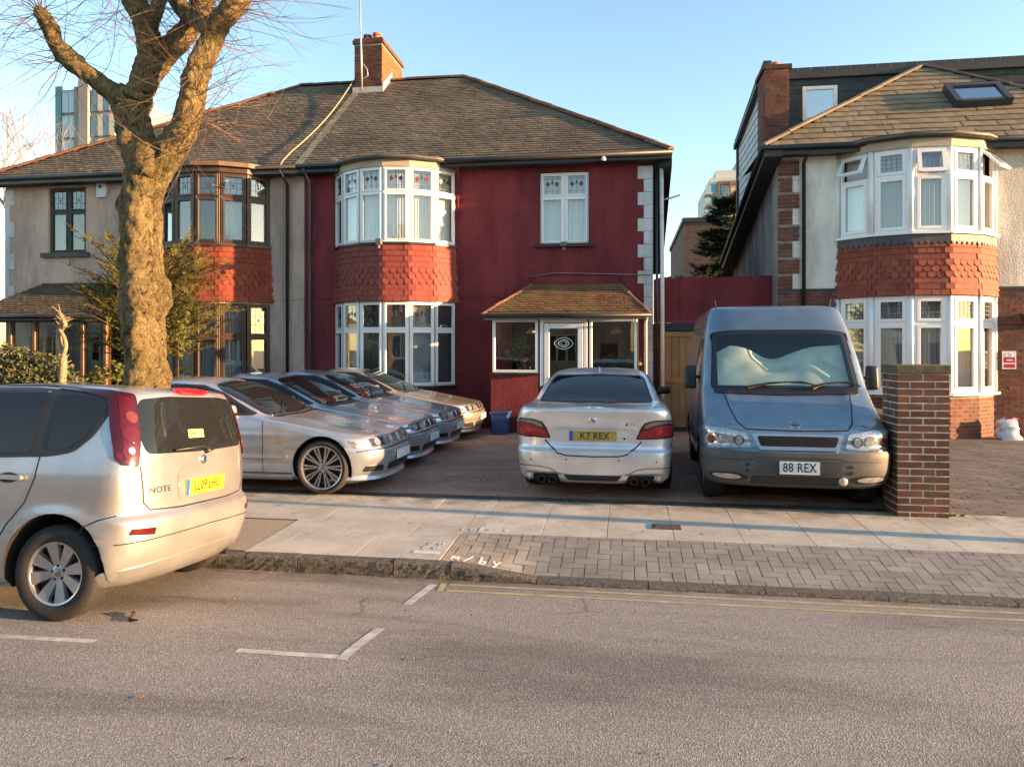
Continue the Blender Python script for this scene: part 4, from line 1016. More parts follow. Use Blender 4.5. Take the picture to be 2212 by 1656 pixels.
# roof
r_el = Vector((2.84, EY, EZ)); r_er = Vector((11.0, EY, EZ)); r_ap = Vector((6.92, 18.55, 8.48))
r_bl = Vector((2.84, 19.6, 6.9)); r_br = Vector((11.0, 19.6, 6.9))
rrf = roof_base(rh, [[r_el, r_er, r_ap], [Vector((2.84, 18.58, EZ)), r_el, r_ap], [r_er, Vector((11.0, 18.58, EZ)), r_ap]], MATS['roof_underlay'])
slope_tiles(rrf, [r_el, r_er, r_ap], .335, .235, .032, TILE_R, 300)
ridge(rrf, r_el + Vector((0, 0, .02)), r_ap, .09, TILE_R, .4); ridge(rrf, r_er, r_ap, .09, RIDGED, .4)
mb = MB(); mb.box(2.84, 11.0, EY - .01, FY, EZ - .16, EZ - .135); mb.box(2.84, 11.0, EY - .035, EY - .01, EZ - .19, EZ - .01); mb.build('fascia', M_BLACK, rh)
gutter(rh, [(2.8, EY - .085, EZ - .045), (11.0, EY - .085, EZ - .035)], .055)
# box dormer: dark front boards, pale flank cladding
DYF, DZT = 18.6, 8.46
dm = MB(); dm.poly([(3.34, DYF, 5.9), (13.0, DYF, 5.9), (13.0, DYF, DZT), (3.34, DYF, DZT)]); dm.poly([(13, DYF, 5.9), (13, 22.3, 5.9), (13, 22.3, 7.9), (13, DYF, DZT)]); dm.poly([(3.34, 22.3, 4.2), (13, 22.3, 4.2), (13, 22.3, 7.9), (3.34, 22.3, 7.9)])
dmo = dm.build('dormer', pbr('slate_cladding', (.040, .042, .046), .6, .3, 4), rh)
z = 6.2; it = []
while z < DZT - .05:
    x = 3.4 - random.uniform(0, .3)
    while x < 12.9:
        it.append(frame_mat((max(x, 3.36), DYF - .002, z), (1, 0, 0), (0, 1, 0), (0, 0, 1), .297, .012, .20)); x += .3
    z += .2
def hipz(x):
    return EZ + (x - 2.84) / (6.92 - 2.84) * (8.48 - EZ)
it = [m for m in it if hipz(min(m.translation.x, 6.9)) < m.translation.z + .25 or m.translation.x > 6.92]
WP = [pix(1733, 188, DYF), pix(1808, 258, DYF)]; wx0, wx1, wz1, wz0 = WP[0].x, WP[1].x, WP[0].z, WP[1].z
it = [m for m in it if not (wx0 - .3 < m.translation.x < wx1 and wz0 - .2 < m.translation.z < wz1)]
UBK = MB(); UBK.add([(0, 0, 0), (1, 0, 0), (1, 0, 1.15), (0, 0, 1.15), (0, -1, 0), (1, -1, 0), (1, -.1, 1.15), (0, -.1, 1.15)], [(4, 5, 6, 7), (0, 1, 5, 4), (1, 2, 6, 5), (3, 0, 4, 7), (2, 3, 7, 6)])
pieces(dmo, 'cladding_slate', it, UBK, tinted('slate_piece', [(.033, .036, .042), (.045, .047, .052), (.026, .029, .035)], rough=.55, dirt=.2, bmp=.2), 200)
mb = MB(); mb.box(3.2, 13.1, DYF - .10, DYF + .02, DZT - .12, DZT + .04); mb.poly([(3.2, DYF, DZT + .042), (13.1, DYF, DZT + .042), (13.1, 22.4, 7.95), (3.2, 22.4, 7.95)]); mb.build('dormer_roof', M_SOFF, dmo)
F = Facet((wx0, DYF - .02), (wx1, DYF - .02)); mb = MB(); ringbars(F, mb, 0, F.L, wz0, wz1, .09, -.05, .03); wo_ = mb.build('window', M_UPVC, dmo); bevel_obj(wo_, .01, 2)
mb = MB(); mb.quad(F.p(.09, wz0 + .09, .0), F.p(F.L - .09, wz0 + .09, .0), F.p(F.L - .09, wz1 - .09, .0), F.p(.09, wz1 - .09, .0)); mb.build('pane', glass_mat('dormer_glass', refl=.5), wo_)
mb = MB(); mb.quad(F.p(.05, wz0 + .05, -.035), F.p(F.L - .05, wz0 + .05, -.035), F.p(F.L - .05, wz1 - .05, -.035), F.p(.05, wz1 - .05, -.035)); mb.build('blind', M_NETG, wo_)
# flank cladding boards
zz = 4.3; kk = 0
while zz < 8.3:
    top = lambda y: DZT - (y - DYF) / (22.3 - DYF) * (DZT - 7.9); bot = lambda y: 6.05 - (y - FY) / 6.2 * 1.6
    y0, y1 = 17.4, 22.25
    # board limited by sloping top and bottom
    ys_ = [y for y in [y0 + (y1 - y0) * i / 24 for i in range(25)] if bot(y) < zz + .1 and (top(y) > zz + .19)]
    if len(ys_) > 1:
        mb = MB(); a, b = ys_[0], ys_[-1]; x = 3.33
        mb.hexa([(x - .025, a, zz), (x, a, zz), (x, b, zz), (x - .025, b, zz), (x - .008, a, zz + .195), (x, a, zz + .195), (x, b, zz + .195), (x - .008, b, zz + .195)]); mb.build('weatherboard', pbr('pale_boards', (.50, .52, .54), .6, .25, 3), dmo)
    zz += .2
mb = MB(); mb.prism([(3.18, DYF - .9, DZT + .05), (3.36, DYF - .9, DZT + .05), (3.36, 22.45, 7.86), (3.18, 22.45, 7.86)], (0, 0, -.14)); mb.build('verge', M_SOFF, dmo)
mb = MB(); mb.tube([(3.28, 22.32, 7.85), (3.28, 22.32, 4.6)], .045, 8); mb.build('downpipe', M_BLACK, dmo)
# chimney on the left flank
c0, c1 = pix(1652, 200, 17.25), pix(1704, 200, 17.25); hx0, hx1 = c0.x, c1.x; hz1 = pix(1675, 140, 17.25).z
mb = MB(); mb.box(hx0, hx1, 17.25, 18.1, 6.0, hz1 - .1); c2 = mb.build('chimney', M_MORTAR, rrf)
brick_face(c2, (hx0, 17.25), (1, 0), hx1 - hx0, 6.0, hz1 - .12, BRICK_R, nmax=110); brick_face(c2, (hx1, 17.25), (0, 1), .85, 6.4, hz1 - .12, BRICK_SUN, nmax=60); brick_face(c2, (hx0, 18.1), (0, -1), .85, 6.0, hz1 - .12, BRICK_R, nmax=60)
mb = MB(); mb.box(hx0 - .06, hx1 + .06, 17.19, 18.16, hz1 - .1, hz1); mb.build('chimney_cap', BRICK_C, c2)
mb = MB(); mb.lathe([(0, 0), (.11, 0), (.12, .13), (.09, .14), (.08, .05), (0, .05)], ((hx0 + hx1) / 2, 17.5, hz1), 'z', 14); mb.build('chimney_pot', pbr('pot_24', (.42, .13, .06)), c2, smooth=True, autos=40)
# skylight
sc_ = pix(2108, 211, 17.13); us = Vector((0, 2.69, 2.46)).normalized(); nn = Vector((0, -2.46, 2.69)).normalized(); ux = Vector((1, 0, 0))
def skyq(mb, u0, u1, s0, s1, d0, d1):
    P = lambda u, s, d: sc_ + ux * u + us * s + nn * d
    mb.hexa([P(u0, s0, d0), P(u1, s0, d0), P(u1, s1, d0), P(u0, s1, d0), P(u0, s0, d1), P(u1, s0, d1), P(u1, s1, d1), P(u0, s1, d1)])
mb = MB(); skyq(mb, -.56, -.44, -.42, .42, .0, .17); skyq(mb, .44, .56, -.42, .42, .0, .17); skyq(mb, -.44, .44, .30, .42, .0, .17); skyq(mb, -.44, .44, -.42, -.32, .0, .15)
sky_ = mb.build('skylight', pbr('skylight_frame', (.035, .036, .04), .4), rrf)
mb = MB(); mb.poly([sc_ + ux * a + us * b + nn * .13 for a, b in ((-.44, -.32), (.44, -.32), (.44, .30), (-.44, .30))]); mb.build('pane', glass_mat('skylight_glass', tint=(.3, .3, .3), refl=.5), sky_)
mb = MB(); mb.poly([sc_ + ux * a + us * b + nn * .05 for a, b in ((-.44, -.32), (.44, -.32), (.44, .30), (-.44, .30))]); mb.build('blind', M_NETG, sky_)
# bay
RP = arc(4.42, 7.44, .80, 5)
by = MB(); band(by, RP, -.14, -.005, 2.86, 4.07); rbay = by.build('bay', M_MORTAR, rh)
by = MB(); band(by, RP, -.14, -.02, 0.0, .90); by.build('bay_plinth', M_MORTAR, rbay)
for i in range(5):
    F = Facet(RP[i], RP[i + 1]); brick_face(rbay, RP[i] - F.n * .02, F.u, F.L, .02, .88, BRICK_R, nmax=60, off=.03 * i)
mb = MB(); band(mb, RP, -.14, .09, 4.07, 4.115); mb.build('sill', M_UPVC, rbay)
mb = MB(); band(mb, RP, -.12, .10, .90, .95); mb.build('sill', M_UPVC, rbay)
mb = MB(); band(mb, RP, 0, .035, 3.92, 4.07); mb.build('lead_apron', pbr('dull_lead', (.06, .064, .07), .5, .4, 6, .4, 30), rbay)
sa_ = MB(); ring_ = offset_pts(RP, .04)
for i in range(5):
    F = Facet(ring_[i], ring_[i + 1]); n_ = 6
    for q in range(n_):
        a, b = F.L * q / n_, F.L * (q + 1) / n_; sa_.poly([F.p(a, 3.93, .002), F.p((a + b) / 2, 3.85, .01), F.p(b, 3.93, .002)])
sa_.build('lead_scallops', MATS['dull_lead'], rbay)
bay_apron(rbay, RP, 2.87, 3.93, TILE_REDR, rows='pppsssppp')
mb = MB(); band(mb, RP, -.14, .04, 5.78, 5.95); mb.build('bay_fascia', M_FASC, rbay)
mb = MB(); band(mb, RP, -.14, .17, 5.95, 6.04); cap(mb, RP, .17, 6.045); mb.build('bay_roof', M_SOFF, rbay)
og = offset_pts(RP, .19); gutter(rbay, [Vector((q.x, q.y, 5.99)) for q in og], .032, MATS['bay_gutter'])
for i in range(5):
    F = Facet(RP[i], RP[i + 1])
    window(F, rbay, .05, F.L - .05, 4.12, 5.78, 5.24, M_UPVC, [M_NET, M_NETG, M_NETG, M_CREAMC, M_CREAMC][i], fw=.085, motif='grid', seed=70 + i, top_open={0: R(32), 2: R(10), 4: R(42)}.get(i), curtop=5.75)
    window(F, rbay, .05, F.L - .05, .95, 2.86, 2.32, M_UPVC, M_NETG, fw=.085, motif='grid', seed=80 + i)
for i in range(6):
    for za, zb in ((4.115, 5.78), (.95, 2.86)): mb = MB(); mb.tube([(RP[i].x, RP[i].y + .04, za), (RP[i].x, RP[i].y + .04, zb)], .065, 8); mb.build('corner_post', M_UPVC, rbay, smooth=True)
pipe(rh, [(3.76, EY - .06, 5.93), (3.72, FY - .06, 5.72), (3.72, FY - .06, .2)], .04)
# red and white notice on the brick wall
s0, s1 = pix(2165, 757, FY - .03), pix(2195, 796, FY - .03); sx0, sx1, sz1, sz0 = s0.x, s1.x, s0.z, s1.z; sg = thing('wall_sign', 'small white and red notice fixed to the brick wall beside the bay', 'sign', (sx0, FY - .02, sz0))
mb = MB(); mb.box(sx0, sx1, FY - .035, FY - .02, sz0, sz1); mb.build('board', pbr('sign_white', (.75, .74, .76), .4, .05), sg)
for za_, zb_ in ((.13, .24), (.025, .10)): mb = MB(); mb.box(sx0 + .025, sx1 - .025, FY - .038, FY - .0355, sz0 + za_, sz0 + zb_); mb.build('red_panel', pbr('sign_red', (.5, .01, .03), .4, .05), sg)
mb = MB(); mb.tube([((sx0 + sx1) / 2 + .055 * math.cos(a), FY - .037, sz1 - .08 + .038 * math.sin(a)) for a in [6.283 * q / 16 for q in range(17)]], .006, 5, False)
mb.box(sx0 + .07, sx1 - .07, FY - .041, FY - .0385, sz0 + .165, sz0 + .20); mb.build('emblem', pbr('sign_grey', (.5, .5, .58), .4), sg)
# ---------------------------------------------------------------- garage passage between the houses
ga = thing('side_gate', 'wooden double doors under a red painted fascia between the two houses', 'gate', (1.9, 16.7, 0))
GY = 16.75
mb = MB(); tops = []
x = .64; pts = []
while x < 1.75: pts += [(x, 3.40 + random.uniform(-.03, .03)), (x + .1, 3.43 + random.uniform(-.03, .02))]; x += .14
pts += [(1.8, 3.40), (3.18, 3.43)]
poly = [(.64, 2.42), (3.18, 2.42)] + pts[::-1]
mb.prism([(a, GY, b) for a, b in poly], (0, .12, 0)); mb.build('fascia_panel', M_RED, ga)
mb = MB(); mb.box(.64, 3.18, GY - .02, GY - .002, 2.40, 2.44); mb.build('fascia_edge', pbr('bright_red_trim', (.25, .01, .03), .6), ga)
for xx in (1.22, 1.72): 
    mb = MB(); mb.box(xx, xx + .012, GY - .012, GY - .001, 2.46, 3.36); mb.build('panel_joint', M_RED, ga)
mb = MB(); mb.box(.64, 3.18, GY - .01, GY + .1, 2.22, 2.398); mb.box(.62, .76, GY, GY + .1, 0, 2.22); mb.build('lintel', M_BLACK, ga)
M_WOOD = pbr('varnished_wood', (.38, .18, .065), .5, .3, 3, .2, 40)
for d0, d1 in ((.77, 1.94), (1.96, 3.14)):
    mb = MB(); Fg = Facet((d0, GY + .02), (d1, GY + .02)); ringbars(Fg, mb, 0, Fg.L, .06, 2.2, .11, -.04, .02); Fg.box(mb, .11, Fg.L - .11, 1.05, 1.17, -.04, .019); dd = mb.build('door', M_WOOD, ga); bevel_obj(dd, .008, 2)
    u = .11
    while u < Fg.L - .115:
        for za, zb in ((.17, 1.05), (1.17, 2.09)):
            mb = MB(); Fg.box(mb, u + .003, min(u + .155, Fg.L - .11) - .003, za, zb, -.03, -.005); mb.build('plank', M_WOOD, dd)
        u += .158
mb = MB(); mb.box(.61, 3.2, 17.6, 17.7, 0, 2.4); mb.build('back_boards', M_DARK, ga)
# ================================================================ VEHICLES
def pchip(pts):
    xs = [p[0] for p in pts]; ys = [p[1] for p in pts]; n = len(xs)
    h = [xs[i + 1] - xs[i] for i in range(n - 1)]; dl = [(ys[i + 1] - ys[i]) / h[i] for i in range(n - 1)]
    m = [dl[0]] + [0] * (n - 2) + [dl[-1]]
    for i in range(1, n - 1):
        if dl[i - 1] * dl[i] > 0:
            w1, w2 = 2 * h[i] + h[i - 1], h[i] + 2 * h[i - 1]; m[i] = (w1 + w2) / (w1 / dl[i - 1] + w2 / dl[i])
    def f(x):
        if x <= xs[0]: return ys[0]
        if x >= xs[-1]: return ys[-1]
        lo = 0
        while xs[lo + 1] < x: lo += 1
        t = (x - xs[lo]) / h[lo]
        return (ys[lo] * (1 + 2 * t) * (1 - t) ** 2 + h[lo] * m[lo] * t * (1 - t) ** 2 + ys[lo + 1] * t * t * (3 - 2 * t) + h[lo] * m[lo + 1] * t * t * (t - 1))
    return f
class Shell:
    """body as a stack of horizontal plan outlines; x from rear (0) to front (L), y to the left, z up"""
    def __init__(s, front, rear, width, Rf, nf, Rr, nr, wmul=None, mcap=16, kside=30, step=.03):
        s.front, s.rear, s.width = pchip(front), pchip(rear), pchip(width); s.Rf, s.nf, s.Rr, s.nr = Rf, nf, Rr, nr
        s.wmul = wmul or (lambda x, z: 1.0); s.m = mcap; s.k = kside
        z0, z1 = width[0][0], width[-1][0]; s.z0, s.z1 = z0, z1
        zs = [z0]; acc = 0; z = z0; st = .002
        while z < z1 - 1e-9:
            z2 = min(z + st, z1)
            acc += math.sqrt(st * st + max(abs(s.front(z2) - s.front(z)), abs(s.rear(z2) - s.rear(z)), abs(s.width(z2) - s.width(z))) ** 2)
            if acc > step: zs.append(z2); acc = 0
            z = z2
        if zs[-1] < z1 - 1e-6: zs.append(z1)
        s.zs = zs; s._bvh = None
    def val(s, f, z): return f(z) if callable(f) else f
    def outline(s, z):
        xf, xr, w = s.front(z), s.rear(z), s.width(z); Rf, Rr = s.val(s.Rf, z), s.val(s.Rr, z); nf, nr = s.val(s.nf, z), s.val(s.nr, z)
        L = xf - xr
        if Rf + Rr > L * .96: q = L * .96 / (Rf + Rr); Rf *= q; Rr *= q
        pts = []
        for i in range(s.m + 1):
            q = math.sin(i / s.m * math.pi / 2); d = Rr * (1 - (max(0, 1 - q ** nr)) ** (1 / nr)); x = xr + d; pts.append((x, q * w * s.wmul(x, z)))
        for i in range(1, s.k):
            x = xr + Rr + (L - Rr - Rf) * i / s.k; pts.append((x, w * s.wmul(x, z)))
        for i in range(s.m, -1, -1):
            q = math.sin(i / s.m * math.pi / 2); d = Rf * (1 - (max(0, 1 - q ** nf)) ** (1 / nf)); x = xf - d; pts.append((x, q * w * s.wmul(x, z)))
        return pts
    def mb(s, post=None):
        mb = MB(); n = None; vs = []; fs = []
        for z in s.zs:
            o = s.outline(z); ring = [(x, y, z) for x, y in o] + [(x, -y, z) for x, y in o[-2:0:-1]]
            n = len(ring); vs += ring
        if post: vs = [post(*v) for v in vs]
        for i in range(len(s.zs) - 1):
            for k in range(n): fs.append((i * n + k, i * n + (k + 1) % n, (i + 1) * n + (k + 1) % n, (i + 1) * n + k))
        h = n // 2
        for base, flip in ((0, True), ((len(s.zs) - 1) * n, False)):
            for k in range(h):
                a, b, c, d = base + k, base + k + 1, base + (n - k - 1) % n, base + (n - k) % n
                f = [a, b] + ([c] if c != b else []) + ([d] if d != a and d != c else [])
                if len(set(f)) >= 3: fs.append(tuple(f[::-1]) if flip else tuple(f))
        mb.v = vs; mb.f = fs; mb.t = [0.0] * len(fs)
        s.V, s.Fc = vs, fs
        return mb
    @property
    def bvh(s):
        if s._bvh is None: s._bvh = BVHTree.FromPolygons([Vector(v) for v in s.V], s.Fc)
        return s._bvh
    def ray(s, o, d):
        h = s.bvh.ray_cast(Vector(o), Vector(d))
        if h[0] is None:
            h = s.bvh.find_nearest(Vector(o) + Vector(d) * 3)
        n = h[1]
        if n.dot(Vector(d)) > 0: n = -n
        return h[0], n
    def mapper(s, view):
        L = s.front(.5)
        if view == 'left': return lambda a, b: s.ray((a, 3, b), (0, -1, 0))
        if view == 'right': return lambda a, b: s.ray((a, -3, b), (0, 1, 0))
        if view == 'rear': return lambda a, b: s.ray((-3, a, b), (1, 0, 0))
        if view == 'front': return lambda a, b: s.ray((L + 3, a, b), (-1, 0, 0))
        if view == 'top': return lambda a, b: s.ray((a, b, 5), (0, 0, -1))
        end, sg = view.split(':'); sg = 1 if sg == 'l' else -1 if sg == 'r' else 0
        cache = {}
        def at(q, z):
            key = round(z, 3)
            if key not in cache:
                o = s.outline(z); o = o if end == 'wr' else o[::-1]; acc = [0]
                for a, b in zip(o, o[1:]): acc.append(acc[-1] + math.hypot(a[0] - b[0], a[1] - b[1]))
                cache[key] = (o, acc)
            o, acc = cache[key]; sgn = (1 if q >= 0 else -1) if sg == 0 else sg; q = abs(q); lo, hi = 0, len(acc) - 1
            while hi - lo > 1:
                m = (lo + hi) // 2
                if acc[m] <= q: lo = m
                else: hi = m
            t = (q - acc[lo]) / max(1e-9, acc[lo + 1] - acc[lo]); x = o[lo][0] + (o[lo + 1][0] - o[lo][0]) * t; y = o[lo][1] + (o[lo + 1][1] - o[lo][1]) * t
            return Vector((x, y * sgn, z))
        def f(q, z):
            p = at(q, z); e = .004
            a = at(q + e, z) - at(q - e, z) if abs(q) > e or sg == 0 else at(q + e, z) - p; b = at(q, z + e) - at(q, z - e)
            n = a.cross(b); n = n.normalized() if n.length > 1e-12 else Vector((-1 if end == 'wr' else 1, 0, 0))
            c = p - Vector((2.2, 0, p.z))
            if n.dot(c) < 0: n = -n
            return p, n
        return f
def smooth_poly(pts, k=4):
    """closed Catmull-Rom"""
    out = []; n = len(pts)
    for i in range(n):
        p0, p1, p2, p3 = pts[i - 1], pts[i], pts[(i + 1) % n], pts[(i + 2) % n]
        for j in range(k):
            t = j / k
            out.append(tuple(.5 * (2 * p1[c] + (-p0[c] + p2[c]) * t + (2 * p0[c] - 5 * p1[c] + 4 * p2[c] - p3[c]) * t * t + (-p0[c] + 3 * p1[c] - 3 * p2[c] + p3[c]) * t ** 3) for c in (0, 1)))
    return out
def round_poly(pts, r, k=4):
    out = []; n = len(pts)
    for i in range(n):
        p = Vector(pts[i]); a = Vector(pts[i - 1]) - p; b = Vector(pts[(i + 1) % n]) - p; ra = min(r, a.length * .45); rb = min(r, b.length * .45)
        A = p + a.normalized() * ra; B = p + b.normalized() * rb
        for j in range(k + 1):
            t = j / k; q = A * (1 - t) ** 2 + p * 2 * t * (1 - t) + B * t * t; out.append((q.x, q.y))
    return out
def patch(sh, name, view, poly, mat, parent, off=.004, res=.03, skirt=.012, dome=0, recess=None):
    """a panel that follows the body: 2-d outline laid on the shell and lifted by off"""
    f = sh.mapper(view); bd = []
    n = len(poly)
    for i in range(n):
        a, b = Vector(poly[i]), Vector(poly[(i + 1) % n]); k = max(1, int((b - a).length / res))
        for j in range(k): bd.append(a.lerp(b, j / k))
    cl = [bd[0]]
    for q in bd[1:]:
        if (q - cl[-1]).length > 1e-4: cl.append(q)
    if (cl[0] - cl[-1]).length < 1e-4: cl.pop()
    bd = cl; nb = len(bd)
    x0, x1 = min(q.x for q in bd), max(q.x for q in bd); y0, y1 = min(q.y for q in bd), max(q.y for q in bd)
    def inside(p):
        c = False; j = nb - 1
        for i in range(nb):
            a, b = bd[i], bd[j]
            if (a.y > p[1]) != (b.y > p[1]) and p[0] < (b.x - a.x) * (p[1] - a.y) / (b.y - a.y) + a.x: c = not c
            j = i
        return c
    ins = []
    yy = y0 + res / 2; r_ = 0
    while yy < y1:
        xx = x0 + res / 2 + (res / 2 if r_ % 2 else 0)
        while xx < x1:
            if inside((xx, yy)) and min((Vector((xx, yy)) - q).length for q in bd) > res * .4: ins.append(Vector((xx, yy)))
            xx += res
        yy += res * .87; r_ += 1
    V2, _, F2, *_r = delaunay_2d_cdt(bd + ins, [(i, (i + 1) % nb) for i in range(nb)], [], 1, 1e-6)
    vs = []; nr = []
    for q in V2:
        p, nn = f(q.x, q.y); vs.append(p + nn * off); nr.append(nn)
    mb = MB(); mb.v = [tuple(v) for v in vs]; mb.f = [tuple(t) for t in F2]
    # edges used once form the rim
    cnt = {}
    for t in F2:
        for a, b in zip(t, list(t[1:]) + [t[0]]): cnt[(min(a, b), max(a, b))] = cnt.get((min(a, b), max(a, b)), 0) + 1
    base = len(mb.v); idx = {}
    for (a, b), c in cnt.items():
        if c == 1:
            for q in (a, b):
                if q not in idx:
                    idx[q] = len(mb.v); mb.v.append(tuple(vs[q])); mb.v.append(tuple(vs[q] - nr[q] * skirt))
            mb.f.append((idx[a], idx[b], idx[b] + 1, idx[a] + 1))
    mb.t = [0.0] * len(mb.f)
    return mb.build(name, mat, parent, smooth=True)
def seam(sh, name, view, pts, w, mat, parent, off=.0025):
    """thin dark shut line or trim strip"""
    L = []; Rr = []
    for i, p in enumerate(pts):
        a = Vector(pts[max(0, i - 1)]); b = Vector(pts[min(len(pts) - 1, i + 1)]); d = (b - a).normalized(); n = Vector((-d.y, d.x)) * w / 2
        L.append(tuple(Vector(p) + n)); Rr.append(tuple(Vector(p) - n))
    f = sh.mapper(view); mb = MB(); lv = []; k = 0
    den = []
    for i in range(len(pts) - 1):
        m = max(1, int((Vector(pts[i + 1]) - Vector(pts[i])).length / .03))
        for j in range(m): den.append((Vector(L[i]).lerp(Vector(L[i + 1]), j / m), Vector(Rr[i]).lerp(Vector(Rr[i + 1]), j / m)))
    den.append((Vector(L[-1]), Vector(Rr[-1])))
    vs = []
    for a, b in den:
        for q in (a, b): p, n = f(q.x, q.y); vs.append(p + n * off)
    mb.add(vs, [(2 * i, 2 * i + 1, 2 * i + 3, 2 * i + 2) for i in range(len(den) - 1)])
    return mb.build(name, mat, parent, smooth=True)
def paint(name, col, metal=.72, rough=.30, coat=.85):
    m, nt, b = nodes(name); MATS[name] = m
    b.inputs['Metallic'].default_value = metal; b.inputs['Coat Weight'].default_value = coat; b.inputs['Coat Roughness'].default_value = .05
    n = noise(nt, 4, 2, .5); r = ramp(nt, [(.35, tuple(c * .9 for c in col)), (.65, tuple(min(1, c * 1.06) for c in col))], n.outputs[0])
    d = noise(nt, 1.7, 3, .5); dr = ramp(nt, [(.40, 0.0), (.75, .07)], d.outputs[0])        # thin road dirt
    c = mixc(nt, dr.outputs[0], r.outputs[0], tuple(x * .7 for x in (.40, .37, .33))); nt.links.new(c, b.inputs['Base Color'])
    rr = ramp(nt, [(.4, rough), (.7, rough + .08)], d.outputs[0]); nt.links.new(rr.outputs[0], b.inputs['Roughness'])
    return m
P_SILVER = paint('silver_paint', (.50, .54, .60)); P_CHAMP = paint('champagne_silver_paint', (.46, .465, .465)); P_SAL = paint('bright_silver_paint', (.76, .765, .77), .6); P_GOLD = paint('pale_gold_silver_paint', (.52, .49, .42)); P_BLUE = paint('steel_blue_paint', (.20, .27, .33), .7, .33, .7)
def carglass(name, col=(.012, .014, .016), rough=.02):
    m, nt, b = nodes(name); MATS[name] = m; b.inputs['Base Color'].default_value = rgba(col); b.inputs['Roughness'].default_value = rough; b.inputs['Specular IOR Level'].default_value = .42
    return m
G_CAR = carglass('car_glass'); G_TINT = carglass('privacy_glass', (.006, .007, .009))
M_TRIM = pbr('black_trim', (.015, .015, .016), .45, .2, 9); M_SEAM = pbr('shut_line', (.008, .008, .009), .7, .1, 9); M_RUBBER = pbr('tyre_rubber', (.022, .021, .021), .8, .35, 30, .4, 200)
M_ALLOY = pbr('alloy', (.50, .50, .51), .32, .15, 12, metal=.85); M_ALLOYD = pbr('dark_alloy', (.30, .30, .315), .35, .2, 12, metal=.8); M_WELL = pbr('wheel_well', (.01, .01, .01), .9, .2, 5); M_CHROME = MATS['chrome']
M_PLAST = pbr('grey_bumper_plastic', (.075, .078, .08), .55, .2, 5, .2, 200)
M_LAMPR = pbr('red_lamp', (.075, .002, .004), .12, .25, 30, coat=.4); M_LAMPDR = pbr('dark_red_lamp', (.035, .0015, .003), .12, .3, 20, coat=.3); M_LAMPW = pbr('clear_lamp', (.50, .50, .50), .08, .4, 25, metal=.6, coat=1); M_LAMPO = pbr('amber_lamp', (.12, .02, .008), .1, .2, 20, coat=1); M_LAMPD = pbr('lamp_inner', (.03, .032, .035), .15, .2, 20, coat=1)
M_PLY = pbr('yellow_plate', (.70, .45, .03), .35, .06, 4); M_PLW = pbr('white_plate', (.72, .73, .72), .35, .06, 4); M_PLK = pbr('plate_black', (.012, .012, .012), .4); M_PLB = pbr('plate_blue', (.02, .12, .5), .4)
def body(sh, name, mat, root, arches, post=None, wellmat=None):
    mb = sh.mb(post); me = mb.mesh(name, mat, True); me.materials.append(wellmat or M_WELL)
    o = mesh_obj(name, me, root)
    cuts = []
    for (x, z, r, y0, y1) in arches:
        c = MB(); n = 40
        ring = lambda y: [(x + r * math.cos(6.28318 * k / n), y, z + r * math.sin(6.28318 * k / n)) for k in range(n)]
        a, b = ring(y0), ring(y1); c.add(a + b, [tuple(range(n)), tuple(range(n, 2 * n))[::-1]] + [(k, (k + 1) % n, n + (k + 1) % n, n + k) for k in range(n)])
        cm = c.mesh('cut', M_WELL); cm.materials.clear(); cm.materials.append(M_WELL); co = bpy.data.objects.new('cut', cm); link(co); cuts.append(co)
        md = o.modifiers.new('arch', 'BOOLEAN'); md.operation = 'DIFFERENCE'; md.object = co; md.solver = 'EXACT'; md.material_mode = 'TRANSFER'
    dg = bpy.context.evaluated_depsgraph_get(); dg.update()
    nm = bpy.data.meshes.new_from_object(o.evaluated_get(dg)); o.modifiers.clear(); o.data = nm; nm.set_sharp_from_angle(angle=R(38))
    for c in cuts: bpy.data.objects.remove(c, do_unlink=True)
    return o
